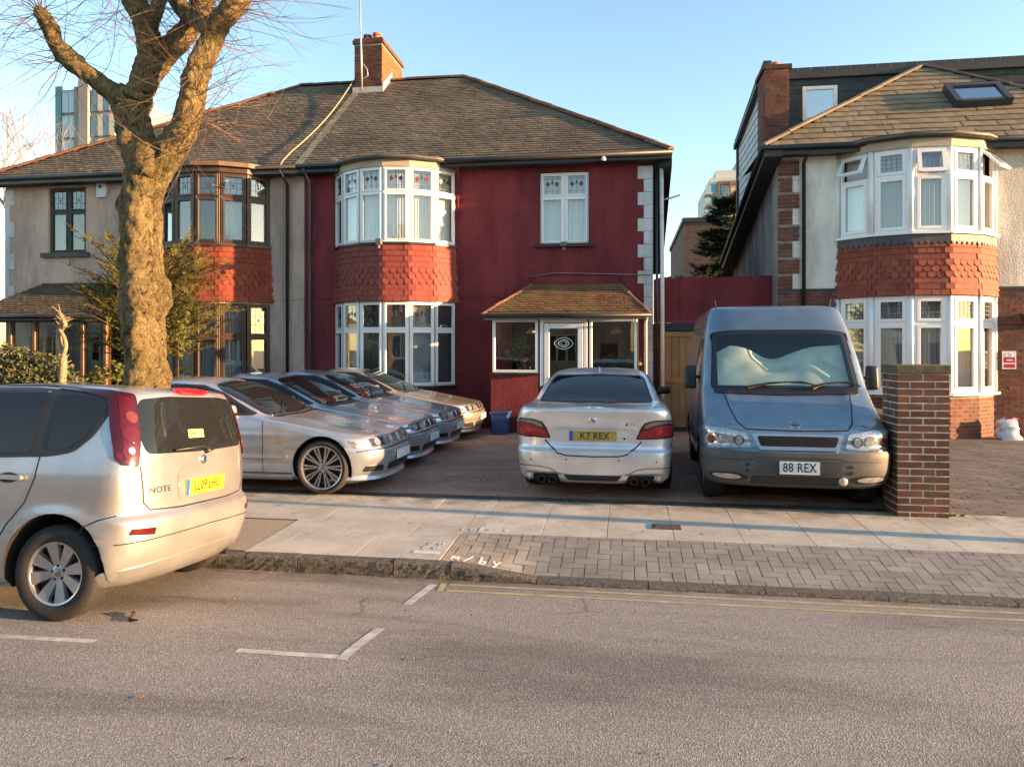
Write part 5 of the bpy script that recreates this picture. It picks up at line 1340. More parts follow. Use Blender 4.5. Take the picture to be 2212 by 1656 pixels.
def wheel(root, x, y, r, w, rim_r, style, out, mat=M_ALLOY):
    """out=+1: outer face towards +y"""
    mb = MB(); mb.lathe([(.0, -w * .3), (rim_r * .96, -w * .3), (rim_r * .96, w * .32), (rim_r * .90, w * .12), (0, w * .10)], (0, 0, 0), 'y', 28); wh = mb.build('wheel', pbr('wheel_inner', (.03, .03, .032), .5, .2, 9, metal=.5), root, smooth=True, autos=40)
    h = w / 2
    mb = MB(); mb.lathe([(rim_r * .97, -h * .86), (rim_r + .012, -h * .97), ((r + rim_r) / 2, -h * 1.04), (r - .018, -h * .94), (r - .004, -h * .78), (r, -h * .3), (r, h * .3), (r - .004, h * .78), (r - .018, h * .94), ((r + rim_r) / 2, h * 1.04), (rim_r + .012, h * .97), (rim_r * .97, h * .86)], (0, 0, 0), 'y', 44)
    mb.build('tyre', M_RUBBER, wh, smooth=True)
    mb = MB(); mb.lathe([(rim_r * .90, h * .5), (rim_r * .93, h * .86), (rim_r * .99, h * .92), (rim_r * 1.0, h * .80)], (0, 0, 0), 'y', 44)
    def spoke(a, r0, r1, w0, w1, y0, y1, th=.02):
        c, s_ = math.cos(a), math.sin(a)
        P = lambda rr, t, y: (rr * c - t * s_, y, rr * s_ + t * c)
        mb.add([P(r0, -w0, y0), P(r0, w0, y0), P(r1, w1, y1), P(r1, -w1, y1), P(r0, -w0 * 1.2, y0 - th), P(r0, w0 * 1.2, y0 - th), P(r1, w1 * 1.2, y1 - th), P(r1, -w1 * 1.2, y1 - th)],
               [(0, 1, 2, 3), (0, 4, 5, 1), (1, 5, 6, 2), (3, 2, 6, 7), (0, 3, 7, 4)])
    if style == 'note':
        for k in range(4):
            for s_ in (-1, 1): spoke(math.pi / 2 * k + R(8) + s_ * R(21), rim_r * .2, rim_r * .95, .020, .042, h * .55, h * .84, .03)
    elif style == 'multi':
        for k in range(10):
            for s_ in (-1, 1): spoke(6.28318 / 10 * k + s_ * R(5.5), rim_r * .25, rim_r * .95, .008, .011, h * .62, h * .84, .025)
    else:
        for k in range(7): spoke(6.28318 / 7 * k + .3, rim_r * .2, rim_r * .95, .03, .03, h * .55, h * .75, .03)
    mb.lathe([(0, h * .62), (rim_r * .16, h * .62), (rim_r * .24, h * .56), (rim_r * .26, h * .40)], (0, 0, 0), 'y', 20)
    ri = mb.build('rim', mat, wh, smooth=True, autos=30)
    mb = MB(); mb.lathe([(0, h * .66), (rim_r * .12, h * .655), (rim_r * .135, h * .60)], (0, 0, 0), 'y', 16); mb.build('hub_cap', pbr('hub_cap', (.25, .26, .3), .3, .2, 20, metal=.7), wh, smooth=True)
    mb = MB()
    for k in range(5):
        a = 6.28318 / 5 * k + .2; mb.lathe([(0, h * .6), (.011, h * .6), (.011, h * .5)], (rim_r * .19 * math.cos(a) * 1.1, 0, rim_r * .19 * math.sin(a) * 1.1), 'y', 6)
    mb.build('wheel_nuts', M_WELL, wh)
    wh.location = Vector((x, y, r)); wh.rotation_euler = (0, 0, 0 if out > 0 else math.pi)
    return wh
def plate(root, text, origin, ux, uz, w, h, mat, blue=True, ts=.085, wsc=1.0, tx=0.0):
    ux, uz = Vector(ux).normalized(), Vector(uz).normalized(); n = ux.cross(uz); o = Vector(origin)
    P = lambda a, b, c: o + ux * a + uz * b + n * c
    mb = MB(); mb.hexa([P(-w / 2, -h / 2, -.02), P(w / 2, -h / 2, -.02), P(w / 2, h / 2, -.02), P(-w / 2, h / 2, -.02), P(-w / 2, -h / 2, 0), P(w / 2, -h / 2, 0), P(w / 2, h / 2, 0), P(-w / 2, h / 2, 0)]); pl = mb.build('number_plate', mat, root)
    if blue:
        mb = MB(); mb.poly([P(-w / 2, -h / 2, .0015), P(-w / 2 + .042, -h / 2, .0015), P(-w / 2 + .042, h / 2, .0015), P(-w / 2, h / 2, .0015)]); mb.build('plate_band', M_PLB, pl)
    if text: text_part('plate_lettering', text, ts, pl, P((.02 if blue else 0) + tx, 0, .001), ux, uz, M_PLK, .001, .0008, 1.05, wsc)
    return pl
def text_on(sh, name, body_, size, parent, view, a0, b0, mat, off=.003, wscale=1.0, flip=1, bold=.0005, spacing=1.1):
    """lettering laid on the body: text x runs along -y for the rear (flip=-1) or +y for the front"""
    me = text_mesh(name, body_, size, .0012, bold, spacing); f = sh.mapper(view)
    for v in me.vertices:
        p, n = f(a0 + flip * v.co.x * wscale, b0 + v.co.y); v.co = p + n * (off + .0012 + v.co.z)
    return mesh_obj(name, me, parent, mat=mat)
def mirror_side(pts): return [(-a, b) for a, b in pts]

# ---------------------------------------------------------------- silver hatchback at the kerb
nroot = thing('parked_car', 'champagne silver hatchback with tall red tail lamps, parked at the kerb beside the tree', 'car')
Ln = 4.08
nsh = Shell(front=[(.2, 3.92), (.3, 4.03), (.45, 4.08), (.6, 4.06), (.75, 3.95), (.85, 3.75), (.95, 3.4), (1.0, 3.22), (1.1, 3.03), (1.25, 2.72), (1.4, 2.38), (1.48, 2.15), (1.52, 1.95), (1.545, 1.7), (1.56, 1.4)],
            rear=[(.2, .20), (.26, .10), (.34, .05), (.45, .015), (.56, .0), (.63, .002), (.66, .02), (.69, .055), (.80, .065), (.95, .078), (1.05, .083), (1.12, .092), (1.25, .12), (1.38, .155), (1.455, .175), (1.49, .195), (1.515, .26), (1.535, .45), (1.55, .78), (1.56, 1.1)],
            width=[(.2, .76), (.27, .81), (.38, .838), (.52, .845), (.66, .843), (.8, .84), (.93, .832), (1.0, .82), (1.08, .80), (1.2, .772), (1.35, .73), (1.44, .695), (1.49, .655), (1.52, .58), (1.545, .44), (1.56, .22)],
            Rf=.75, nf=2.4, Rr=pchip([(.2, .34), (.66, .30), (.9, .24), (1.5, .22)]), nr=3.0, step=.02)
def npost(x, y, z):
    # soft shoulder crease and wheel-arch flare
    s = 1 if y > 0 else -1
    if abs(y) > .6 and z < 1.05:
        for ax in (.62, 3.22):
            d = math.hypot(x - ax, z - .31)
            if .33 < d < .52: y += s * .018 * math.exp(-((d - .385) / .05) ** 2)
        y -= s * .010 * math.exp(-((z - .62) / .07) ** 2) * (1 if 1.05 < x < 3.0 else 0)
    return (x, y, z)
nb = body(nsh, 'body', P_CHAMP, nroot, [(.62, .325, .375, .50, 1.2), (.62, .325, .375, -1.2, -.50), (3.22, .325, .375, .50, 1.2), (3.22, .325, .375, -1.2, -.50)], npost)
for ax in (.62, 3.22):
    for sg in (1, -1): wheel(nroot, ax, sg * .735, .31, .19, .205, 'note', sg)
for vw, sg in (('left', 1), ('right', -1)):
    # glazing: black surround then panes
    patch(nsh, 'window_surround', vw, round_poly([(.30, 1.43), (.42, 1.475), (1.0, 1.515), (1.9, 1.515), (2.35, 1.37), (2.95, 1.06), (2.95, 1.02), (1.6, 1.03), (.72, 1.06), (.55, 1.09), (.42, 1.2)], .05), M_TRIM, nroot, .006, .035)
    patch(nsh, 'quarter_window', vw, round_poly([(.345, 1.415), (.44, 1.445), (.745, 1.47), (.745, 1.10), (.60, 1.11), (.50, 1.17)], .05), G_CAR, nroot, .011, .03)
    patch(nsh, 'door_window', vw, round_poly([(.84, 1.475), (1.72, 1.475), (1.74, 1.06), (.87, 1.08)], .04), G_CAR, nroot, .011, .04)
    patch(nsh, 'door_window', vw, round_poly([(1.80, 1.475), (1.92, 1.47), (2.30, 1.34), (2.62, 1.16), (2.64, 1.07), (1.82, 1.06)], .04), G_CAR, nroot, .011, .04)
    seam(nsh, 'door_gap', vw, [(.80, 1.50), (.79, 1.1), (.80, .92), (.86, .76), (.98, .62), (1.06, .50)], .009, M_SEAM, nroot, .0025)
    seam(nsh, 'door_gap', vw, [(1.77, 1.5), (1.77, .30)], .009, M_SEAM, nroot); seam(nsh, 'sill_line', vw, [(1.06, .33), (2.8, .33)], .02, M_TRIM, nroot)
    patch(nsh, 'handle_recess', vw, smooth_poly([(.90, .92), (1.0, .955), (1.10, .92), (1.0, .885)]), M_TRIM, nroot, .002)
    patch(nsh, 'door_handle', vw, round_poly([(.88, .905), (1.14, .912), (1.14, .94), (.88, .935)], .014), P_CHAMP, nroot, .035, .03, .03)
    seam(nsh, 'bumper_gap', vw, [(.43, .585), (.40, .62), (.30, .665), (.20, .69)], .008, M_SEAM, nroot)
    seam(nsh, 'roof_gutter', vw, [(.55, 1.505), (1.0, 1.532), (1.9, 1.532), (2.3, 1.40)], .012, M_SEAM, nroot)
# tail lamps: tall wrap-round clusters that run forward along the roof edge
for sg, wv in ((1, 'wr:l'), (-1, 'wr:r')):
    tl = patch(nsh, 'tail_lamp', wv, round_poly([(.70, .99), (.80, 1.01), (.845, 1.05), (.835, 1.25), (.805, 1.40), (.80, 1.445), (.95, 1.482), (1.12, 1.502), (1.10, 1.512), (.90, 1.507), (.74, 1.495), (.615, 1.472), (.63, 1.36), (.665, 1.15)], .015), M_LAMPDR, nroot, .012, .02, .02)
    patch(nsh, 'lamp_strip', wv, round_poly([(.71, 1.0), (.785, 1.015), (.77, 1.25), (.725, 1.45), (.635, 1.458), (.645, 1.36), (.675, 1.15)], .015), pbr('mid_red_lamp', (.055, .0018, .003), .14, .3, 14, coat=.3), tl, .0145, .02, .006)
    for zc, rr, m_, uc in ((1.09, .055, M_LAMPR, .735), (1.205, .05, M_LAMPR, .715), (1.32, .036, M_LAMPO, .685), (1.07, .02, M_LAMPR, .81)):
        patch(nsh, 'lamp_lens', wv, [(uc + rr * math.cos(a), zc + rr * 1.05 * math.sin(a)) for a in [6.283 * q / 18 for q in range(18)]], m_, tl, .0165, .02, .004)
    patch(nsh, 'lamp_lens', wv, [(.735 + .02 * math.cos(a), 1.10 + .024 * math.sin(a)) for a in [6.283 * q / 14 for q in range(14)]], M_LAMPW, tl, .0185, .02, .004)
    patch(nsh, 'reflector', wv, round_poly([(.62, .55), (.80, .565), (.78, .605), (.61, .595)], .01), M_LAMPR, nroot, .008, .02, .012)
rw = patch(nsh, 'rear_window', 'rear', round_poly([(.62, 1.075), (.66, 1.2), (.60, 1.44), (.35, 1.462), (-.35, 1.462), (-.60, 1.44), (-.66, 1.2), (-.62, 1.075), (0, 1.062)], .05), G_CAR, nroot, .006, .03)
patch(nsh, 'window_sticker', 'rear', [(.18, 1.165), (-.02, 1.165), (-.02, 1.225), (.18, 1.225)], pbr('sticker', (.55, .68, .2), .5), rw, .010, .05, .003)
patch(nsh, 'sticker_print', 'rear', [(.16, 1.19), (.08, 1.19), (.08, 1.205), (.16, 1.205)], pbr('sticker_red', (.6, .12, .05), .5), rw, .0115, .05, .001)
patch(nsh, 'high_brake_lamp', 'rear', smooth_poly([(.22, 1.497), (.12, 1.515), (-.12, 1.515), (-.22, 1.497), (-.12, 1.475), (.12, 1.475)]), pbr('bright_red_lamp', (.75, .01, .01), .1, .1, 9, coat=1), nroot, .016, .02, .02)
seam(nsh, 'tailgate_gap', 'rear', [(.675, 1.0), (.66, .86), (.655, .76), (.60, .705), (.3, .69), (-.3, .69), (-.60, .705), (-.655, .76), (-.66, .86), (-.675, 1.0)], .010, M_SEAM, nroot)
seam(nsh, 'bumper_crease', 'wr:b', [(-1.05, .50), (-.5, .525), (0, .535), (.5, .525), (1.05, .50)], .007, M_SEAM, nroot)
patch(nsh, 'plate_recess', 'rear', round_poly([(.33, .745), (.33, .935), (.27, .965), (-.27, .965), (-.33, .935), (-.33, .745)], .04), P_CHAMP, nroot, .010, .03, .02)
xr_ = nsh.rear(.83); plate(nroot, 'LL09 LHU', (xr_ - .022, 0, .815), (0, -1, 0), (-.03, 0, 1), .52, .112, M_PLY, True, .10, .80)
text_on(nsh, 'badge_lettering', 'NOTE', .058, nroot, 'rear', .51, .83, M_CHROME, wscale=1.25, flip=-1)
mb = MB(); mb.lathe([(0, -.012), (.030, -.012), (.036, -.004), (.036, .01)], (nsh.rear(1.0) + .0, .0, 1.0), 'x', 20); bd = mb.build('badge', M_CHROME, nroot, smooth=True)
mb = MB(); mb.tube([(nsh.rear(1.06) - .01, -.02, 1.06), (nsh.rear(1.08) - .03, -.10, 1.08), (nsh.rear(1.09) - .03, .05, 1.10), (nsh.rear(1.1) - .02, .38, 1.09)], [.022, .018, .012, .008], 6); mb.build('rear_wiper', M_TRIM, nroot, smooth=True)
mb = MB(); mb.tube([(.42, .15, 1.53), (.40, .15, 1.545)], .008, 6); mb.build('aerial_base', M_TRIM, nroot)
patch(nsh, 'lower_valance', 'wr:b', [(-.98, .225), (.98, .225), (.9, .33), (.5, .36), (0, .37), (-.5, .36), (-.9, .33)], P_CHAMP, nroot, .008, .05)
mb = MB(); mb.tube([(.1, -.45, .24), (.35, -.45, .24)], .025, 10); mb.build('exhaust', M_TRIM, nroot)
patch(nsh, 'headlamp', 'wf:l', round_poly([(.45, .66), (.95, .72), (1.2, .84), (.9, .82), (.5, .76)], .03), M_LAMPW, nroot, .008); patch(nsh, 'headlamp', 'wf:r', round_poly([(.45, .66), (.95, .72), (1.2, .84), (.9, .82), (.5, .76)], .03), M_LAMPW, nroot, .008)
patch(nsh, 'windscreen', 'front', round_poly([(.60, 1.07), (.56, 1.40), (-.56, 1.40), (-.60, 1.07)], .06), G_CAR, nroot, .005, .05)
for sg in (1, -1):
    mb = MB(); mb.add([(2.62, sg * .80, 1.03), (2.70, sg * .83, 1.03), (2.70, sg * .97, 1.04), (2.62, sg * .98, 1.04), (2.64, sg * .82, 1.17), (2.70, sg * .84, 1.16), (2.70, sg * .96, 1.17), (2.64, sg * .97, 1.17)], [(0, 1, 2, 3), (4, 5, 6, 7), (0, 1, 5, 4), (1, 2, 6, 5), (2, 3, 7, 6), (3, 0, 4, 7)]); bevel_obj(mb.build('door_mirror', P_CHAMP, nroot, True), .03, 3)
nroot.rotation_euler = (R(4.3), 0, R(180 + .5)); nroot.location = (-3.15, 5.16, -.075); nroot.scale = (1, 1, 1.03)

# ---------------------------------------------------------------- four silver coupes side by side
Lc = 4.49
csh = Shell(front=[(.16, 4.26), (.19, 4.38), (.24, 4.44), (.35, 4.465), (.45, 4.49), (.52, 4.487), (.545, 4.45), (.57, 4.435), (.64, 4.40), (.675, 4.35), (.70, 4.24), (.74, 4.02), (.80, 3.70), (.86, 3.38), (.90, 3.14), (.92, 3.05), (1.0, 2.90), (1.1, 2.69), (1.2, 2.46), (1.28, 2.24), (1.33, 2.02), (1.355, 1.8), (1.37, 1.55)],
            rear=[(.16, .22), (.22, .12), (.32, .04), (.45, 0), (.55, .015), (.7, .05), (.85, .09), (.93, .14), (.955, .24), (.975, .52), (1.0, .66), (1.1, .86), (1.2, 1.07), (1.28, 1.26), (1.33, 1.38), (1.37, 1.48)],
            width=[(.16, .74), (.2, .79), (.28, .83), (.42, .855), (.55, .86), (.62, .855), (.72, .85), (.82, .835), (.89, .81), (.92, .785), (1.0, .735), (1.1, .69), (1.2, .64), (1.28, .59), (1.33, .52), (1.355, .42), (1.37, .22)],
            Rf=pchip([(.16, .6), (.55, .52), (.7, .48), (.92, .46), (1.0, .35), (1.37, .35)]), nf=pchip([(.16, 2.8), (.6, 2.9), (.75, 3.4), (.92, 3.4), (1.37, 2.6)]), Rr=.4, nr=2.8, step=.022)
def cpost(x, y, z):
    s = 1 if y > 0 else -1
    if abs(y) > .55 and z < .9:
        for ax in (1.03, 3.75):
            d = math.hypot(x - ax, z - .32)
            if .33 < d < .56: y += s * .016 * math.exp(-((d - .385) / .06) ** 2)
        if 1.4 < x < 3.35:
            y -= s * .012 * math.exp(-((z - .42) / .035) ** 2)
            y += s * .006 * math.exp(-((z - .70) / .03) ** 2)
    # power-dome creases of the bonnet
    if z > .66 and x > 3.0: z += .012 * (math.exp(-((abs(y) - .42) / .09) ** 2)) * min(1, (x - 3.0) * 3)
    return (x, y, z)
def make_coupe(root, paint_m, grille_m):
    b = body(csh, 'body', paint_m, root, [(1.03, .335, .365, .45, 1.2), (1.03, .335, .365, -1.2, -.45), (3.75, .335, .37, .45, 1.2), (3.75, .335, .37, -1.2, -.45)], cpost)
    for ax in (1.03, 3.75):
        for sg in (1, -1): wheel(root, ax, sg * .755, .325, .225, .264, 'multi', sg, M_ALLOY)
    for vw in ('left', 'right'):
        patch(csh, 'window_surround', vw, round_poly([(.82, .985), (1.02, 1.10), (1.32, 1.245), (1.65, 1.30), (2.05, 1.285), (2.35, 1.19), (2.62, 1.06), (2.86, .945), (2.80, .93), (1.5, .945)], .03), M_TRIM, root, .008, .03)
        patch(csh, 'side_window', vw, round_poly([(.90, .995), (1.06, 1.09), (1.33, 1.22), (1.58, 1.265), (1.60, .97)], .03), G_CAR, root, .013, .03)
        patch(csh, 'side_window', vw, round_poly([(1.64, .97), (1.64, 1.27), (1.85, 1.28), (2.06, 1.26), (2.33, 1.165), (2.56, 1.055), (2.74, .965)], .03), G_CAR, root, .013, .03)
        seam(csh, 'door_gap', vw, [(1.60, .93), (1.58, .6), (1.62, .24)], .009, M_SEAM, root); seam(csh, 'door_gap', vw, [(2.98, .90), (3.0, .6), (2.99, .26)], .009, M_SEAM, root)
        patch(csh, 'rubbing_strip', vw, [(1.45, .425), (3.32, .43), (3.32, .462), (1.45, .458)], paint_m, root, .014, .05, .02)
        patch(csh, 'sill_skirt', vw, [(1.42, .17), (3.36, .17), (3.36, .235), (1.42, .235)], paint_m, root, .022, .05, .025)
        seam(csh, 'skirt_line', vw, [(1.42, .245), (3.36, .245)], .010, M_SEAM, root)
        patch(csh, 'fender_vent', vw, round_poly([(3.24, .60), (3.31, .60), (3.34, .64), (3.26, .64)], .01), M_CHROME, root, .006)
        patch(csh, 'door_handle', vw, round_poly([(1.68, .765), (1.88, .77), (1.88, .795), (1.68, .79)], .01), paint_m, root, .02)
    for vw in ('wf:l', 'wf:r'):
        hl = patch(csh, 'headlamp', vw, round_poly([(.30, .555), (.60, .545), (.98, .56), (1.10, .60), (.98, .655), (.70, .675), (.42, .672), (.30, .655)], .03), M_LAMPW, root, .006, .025)
        patch(csh, 'lamp_inner', vw, round_poly([(.32, .57), (.70, .56), (.72, .655), (.44, .66), (.32, .645)], .02), M_LAMPD, hl, .010, .03)
        for uc in (.42, .60):
            patch(csh, 'lamp_lens', vw, [(uc + .055 * math.cos(a), .612 + .042 * math.sin(a)) for a in [6.283 * q / 16 for q in range(16)]], M_LAMPW, hl, .016, .02)
        kg = patch(csh, 'kidney_grille', vw, round_poly([(.03, .555), (.20, .555), (.235, .60), (.22, .66), (.04, .66)], .03), M_CHROME, root, .014, .03, .02)
        patch(csh, 'grille_opening', vw, round_poly([(.045, .568), (.19, .568), (.215, .60), (.205, .648), (.055, .648)], .025), grille_m, kg, .018, .03, .004)
        patch(csh, 'fog_lamp', vw, round_poly([(.50, .26), (.82, .275), (.80, .34), (.52, .335)], .02), M_TRIM, root, .006)
    patch(csh, 'lower_intake', 'wf:b', round_poly([(-.42, .255), (.42, .255), (.40, .34), (-.40, .34)], .02), M_TRIM, root, .006, .03)
    patch(csh, 'front_lip', 'wf:b', [(-1.15, .165), (1.15, .165), (1.12, .215), (.5, .20), (0, .197), (-.5, .20), (-1.12, .215)], paint_m, root, .05, .05, .05)
    seam(csh, 'bumper_gap', 'wf:b', [(-1.15, .515), (-.3, .535), (0, .54), (.3, .535), (1.15, .515)], .009, M_SEAM, root)
    seam(csh, 'bonnet_gap', 'top', [(3.02, .74), (3.5, .74), (3.95, .68), (4.2, .55)], .008, M_SEAM, root); seam(csh, 'bonnet_gap', 'top', [(3.02, -.74), (3.5, -.74), (3.95, -.68), (4.2, -.55)], .008, M_SEAM, root)
    patch(csh, 'windscreen', 'top', round_poly([(3.0, -.60), (2.86, -.655), (2.30, -.56), (2.16, -.45), (2.12, 0), (2.16, .45), (2.30, .56), (2.86, .655), (3.0, .60), (3.06, 0)], .06), G_CAR, root, .011, .035)
    patch(csh, 'rear_window', 'top', round_poly([(.72, -.55), (1.26, -.50), (1.32, 0), (1.26, .50), (.72, .55), (.66, 0)], .06), G_CAR, root, .011, .04)
    patch(csh, 'scuttle', 'top', [(3.02, -.62), (3.08, 0), (3.02, .62), (3.10, .60), (3.15, 0), (3.10, -.60)], M_TRIM, root, .005, .04)
    for yy in (-.45, .25):
        mb = MB(); q = [csh.ray((3.04 - .22 * t, yy + .5 * t, 5), (0, 0, -1))[0] + Vector((0, 0, .022)) for t in (0, .3, .6, 1)]; mb.tube(q, [.012, .009, .008, .005], 5); mb.build('wiper', M_TRIM, root)
    for vw in ('wr:l', 'wr:r'): patch(csh, 'tail_lamp', vw, round_poly([(.45, .62), (.95, .66), (.95, .78), (.45, .80)], .03), M_LAMPR, root, .006)
    plate(root, '', (csh.front(.42) + .028, 0, .42), (0, 1, 0), (0, 0, 1), .5, .105, M_PLW, False)
    for sg in (1, -1):
        mb = MB(); mb.add([(2.50, sg * .72, .95), (2.62, sg * .74, .95), (2.60, sg * .87, .96), (2.50, sg * .88, .96), (2.52, sg * .74, 1.06), (2.60, sg * .75, 1.05), (2.58, sg * .86, 1.06), (2.52, sg * .87, 1.06)], [(0, 1, 2, 3), (4, 5, 6, 7), (0, 1, 5, 4), (1, 2, 6, 5), (2, 3, 7, 6), (3, 0, 4, 7)]); bevel_obj(mb.build('door_mirror', paint_m, root, True), .025, 3)
def copy_tree(o, parent=None):
    c = o.copy(); COL.objects.link(c); c.parent = parent
    for ch_ in list(o.children): copy_tree(ch_, c)
    return c
G4 = 'silver coupes parked side by side on the drive'
c1 = thing('parked_coupe', 'nearest of the four silver coupes on the drive, its front wheel by the pavement', 'car', group=G4)
make_coupe(c1, P_SILVER, pbr('chrome_slats', (.30, .30, .31), .3, .2, 60, metal=.8))
cl_ = ['second silver coupe from the pavement, black kidney grilles', 'third silver coupe from the pavement, between two others', 'farthest silver coupe, nose beside the bay window']
spots = [(-2.90, 10.87), (-2.875, 12.64), (-2.82, 14.36)]
for (nx, cy), lb in zip(spots, cl_):
    c = copy_tree(c1); c['label'] = lb; c.location = (nx - Lc, cy, DRIVE_Z + .01); c.rotation_euler.z = R({10.87: .6, 12.64: -.5, 14.36: .4}[cy])
    for q in c.children_recursive:
        if q.name.startswith('grille_opening'):
            q.data = q.data.copy(); q.data.materials.clear(); q.data.materials.append(M_TRIM)
        if 'fourth' in lb or 'farthest' in lb:
            if q.data and P_SILVER.name in [m.name for m in q.data.materials if m] :
                q.data = q.data.copy()
                for i, m_ in enumerate(q.data.materials):
                    if m_ == P_SILVER: q.data.materials[i] = P_GOLD
c1.location = (-2.85 - Lc, 9.16, DRIVE_Z + .01)

# ---------------------------------------------------------------- silver saloon, tail to the street
sroot = thing('parked_saloon', 'bright silver four-door saloon with yellow K7 REX plate, backed up to the pavement', 'car')
ssh = Shell(front=[(.17, 4.58), (.3, 4.8), (.45, 4.85), (.55, 4.83), (.7, 4.7), (.78, 4.45), (.88, 4.0), (.96, 3.55), (1.0, 3.4), (1.1, 3.2), (1.2, 2.98), (1.3, 2.75), (1.38, 2.52), (1.43, 2.3), (1.455, 2.15), (1.465, 2.1)],
            rear=[(.17, .12), (.22, .055), (.34, .025), (.46, .0), (.535, .004), (.55, .02), (.562, .075), (.60, .092), (.70, .098), (.78, .092), (.86, .075), (.95, .05), (1.01, .042), (1.03, .052), (1.04, .09), (1.052, .30), (1.07, .56), (1.12, .72), (1.2, .92), (1.29, 1.16), (1.36, 1.36), (1.41, 1.55), (1.44, 1.74), (1.455, 1.9), (1.465, 2.02)],
            width=[(.17, .82), (.25, .875), (.42, .90), (.58, .91), (.72, .922), (.85, .915), (.95, .90), (1.01, .875), (1.04, .845), (1.06, .81), (1.12, .765), (1.2, .735), (1.29, .69), (1.36, .645), (1.41, .59), (1.44, .50), (1.455, .40), (1.465, .22)],
            Rf=.6, nf=2.6, Rr=pchip([(.17, .36), (.6, .36), (1.0, .34), (1.06, .34), (1.2, .26), (1.47, .3)]), nr=pchip([(.17, 3.6), (.7, 3.5), (1.0, 3.4), (1.2, 3.6), (1.47, 2.6)]), step=.014)
def spost(x, y, z):
    s = 1 if y > 0 else -1
    if abs(y) > .6 and z < 1.0:
        for ax in (1.13, 4.02):
            d = math.hypot(x - ax, z - .34)
            if .34 < d < .56: y += s * .018 * math.exp(-((d - .40) / .06) ** 2)
    if x < .6:
        # number-plate recess in the lid
        if .60 < z < .82 and abs(y) < .5: x += .020 * min(1, (z - .60) / .02) * min(1, (.82 - z) / .015) * min(1, (.5 - abs(y)) / .06)
        # bumper undercut at the exhausts
        e = .36 < abs(y) < .74 and z < .30
        if e: x += .05 * min(1, (.30 - z) / .03)
    return (x, y, z)
body(ssh, 'body', P_SAL, sroot, [(1.13, .345, .375, .52, 1.3), (1.13, .345, .375, -1.3, -.52), (4.02, .345, .375, .52, 1.3), (4.02, .345, .375, -1.3, -.52)], spost)
for ax in (1.13, 4.02):
    for sg in (1, -1): wheel(sroot, ax, sg * .79, .335, .27, .24, 'multi', sg)
patch(ssh, 'window_seal', 'rear', round_poly([(.70, 1.075), (.60, 1.345), (.55, 1.375), (0, 1.392), (-.55, 1.375), (-.60, 1.345), (-.70, 1.075), (0, 1.062)], .03), M_TRIM, sroot, .003, .04)
patch(ssh, 'rear_window', 'rear', round_poly([(.665, 1.085), (.575, 1.335), (.53, 1.358), (0, 1.376), (-.53, 1.358), (-.575, 1.335), (-.665, 1.085), (0, 1.074)], .03), G_TINT, sroot, .007, .035)
for vw in ('left', 'right'):
    patch(ssh, 'window_surround', vw, round_poly([(1.05, 1.09), (1.3, 1.22), (1.55, 1.32), (1.9, 1.37), (2.4, 1.35), (2.8, 1.21), (3.2, 1.04), (2.0, 1.05), (1.15, 1.07)], .03), G_TINT, sroot, .004, .05)
    seam(ssh, 'door_gap', vw, [(1.55, .95), (1.60, .3)], .01, M_SEAM, sroot); seam(ssh, 'door_gap', vw, [(2.35, 1.0), (2.35, .28)], .01, M_SEAM, sroot)
    seam(ssh, 'bumper_gap', vw, [(.75, .56), (.3, .62)], .01, M_SEAM, sroot)
for sg, vw in ((1, 'wr:l'), (-1, 'wr:r')):
    tl = patch(ssh, 'tail_lamp', vw, round_poly([(.49, .685), (.80, .69), (1.06, .71), (1.07, .82), (1.02, .89), (.86, .915), (.70, .905), (.59, .875), (.54, .80)], .02), M_LAMPDR, sroot, .008, .025, .015)
    patch(ssh, 'lamp_strip', vw, round_poly([(.575, .81), (.61, .865), (.71, .893), (.86, .902), (1.0, .88), (1.05, .82), (.97, .855), (.86, .868), (.72, .855), (.64, .825)], .01), pbr('smoked_lamp', (.20, .205, .21), .1, .3, 20, metal=.5, coat=1), tl, .012, .025)
    patch(ssh, 'lamp_lens', vw, round_poly([(.515, .70), (1.03, .722), (1.03, .80), (.95, .838), (.86, .85), (.73, .838), (.64, .805), (.555, .78)], .015), pbr('saloon_red_lamp', (.30, .008, .014), .12, .25, 30, coat=.5), tl, .012, .025)
    patch(ssh, 'lamp_lens', vw, [(.76 + .04 * math.cos(a), .775 + .03 * math.sin(a)) for a in [6.283 * q / 14 for q in range(14)]], pbr('saloon_lens', (.55, .02, .02), .1, .2, 20, coat=.5), tl, .014, .02)
seam(ssh, 'boot_gap', 'rear', [(.56, .665), (.50, .60), (.40, .525), (.30, .50), (0, .492), (-.30, .50), (-.40, .525), (-.50, .60), (-.56, .665)], .014, M_SEAM, sroot, .004)
patch(ssh, 'plate_lip', 'rear', [(.50, .815), (.3, .83), (-.3, .83), (-.50, .815), (-.50, .80), (.50, .80)], P_SAL, sroot, .020, .03, .02)
patch(ssh, 'boot_spoiler', 'rear', [(.66, 1.045), (.66, 1.025), (0, 1.045), (-.66, 1.025), (-.66, 1.045), (0, 1.065)], P_SAL, sroot, .012, .04, .02)
plate(sroot, 'K7 REX', (ssh.ray((-3, 0, .71), (1, 0, 0))[0].x - .006, 0, .715), (0, -1, 0), (-.02, 0, 1), .55, .115, M_PLY if False else pbr('old_yellow_plate', (.42, .31, .07), .4, .12, 5), True, .11, .92)
rx = ssh.ray((-3, 0, .905), (1, 0, 0))[0].x
mb = MB(); mb.lathe([(0, -.010), (.036, -.010), (.043, -.004), (.043, .01)], (rx, 0, .905), 'x', 22); bd = mb.build('badge', M_CHROME, sroot, smooth=True)
mb = MB()
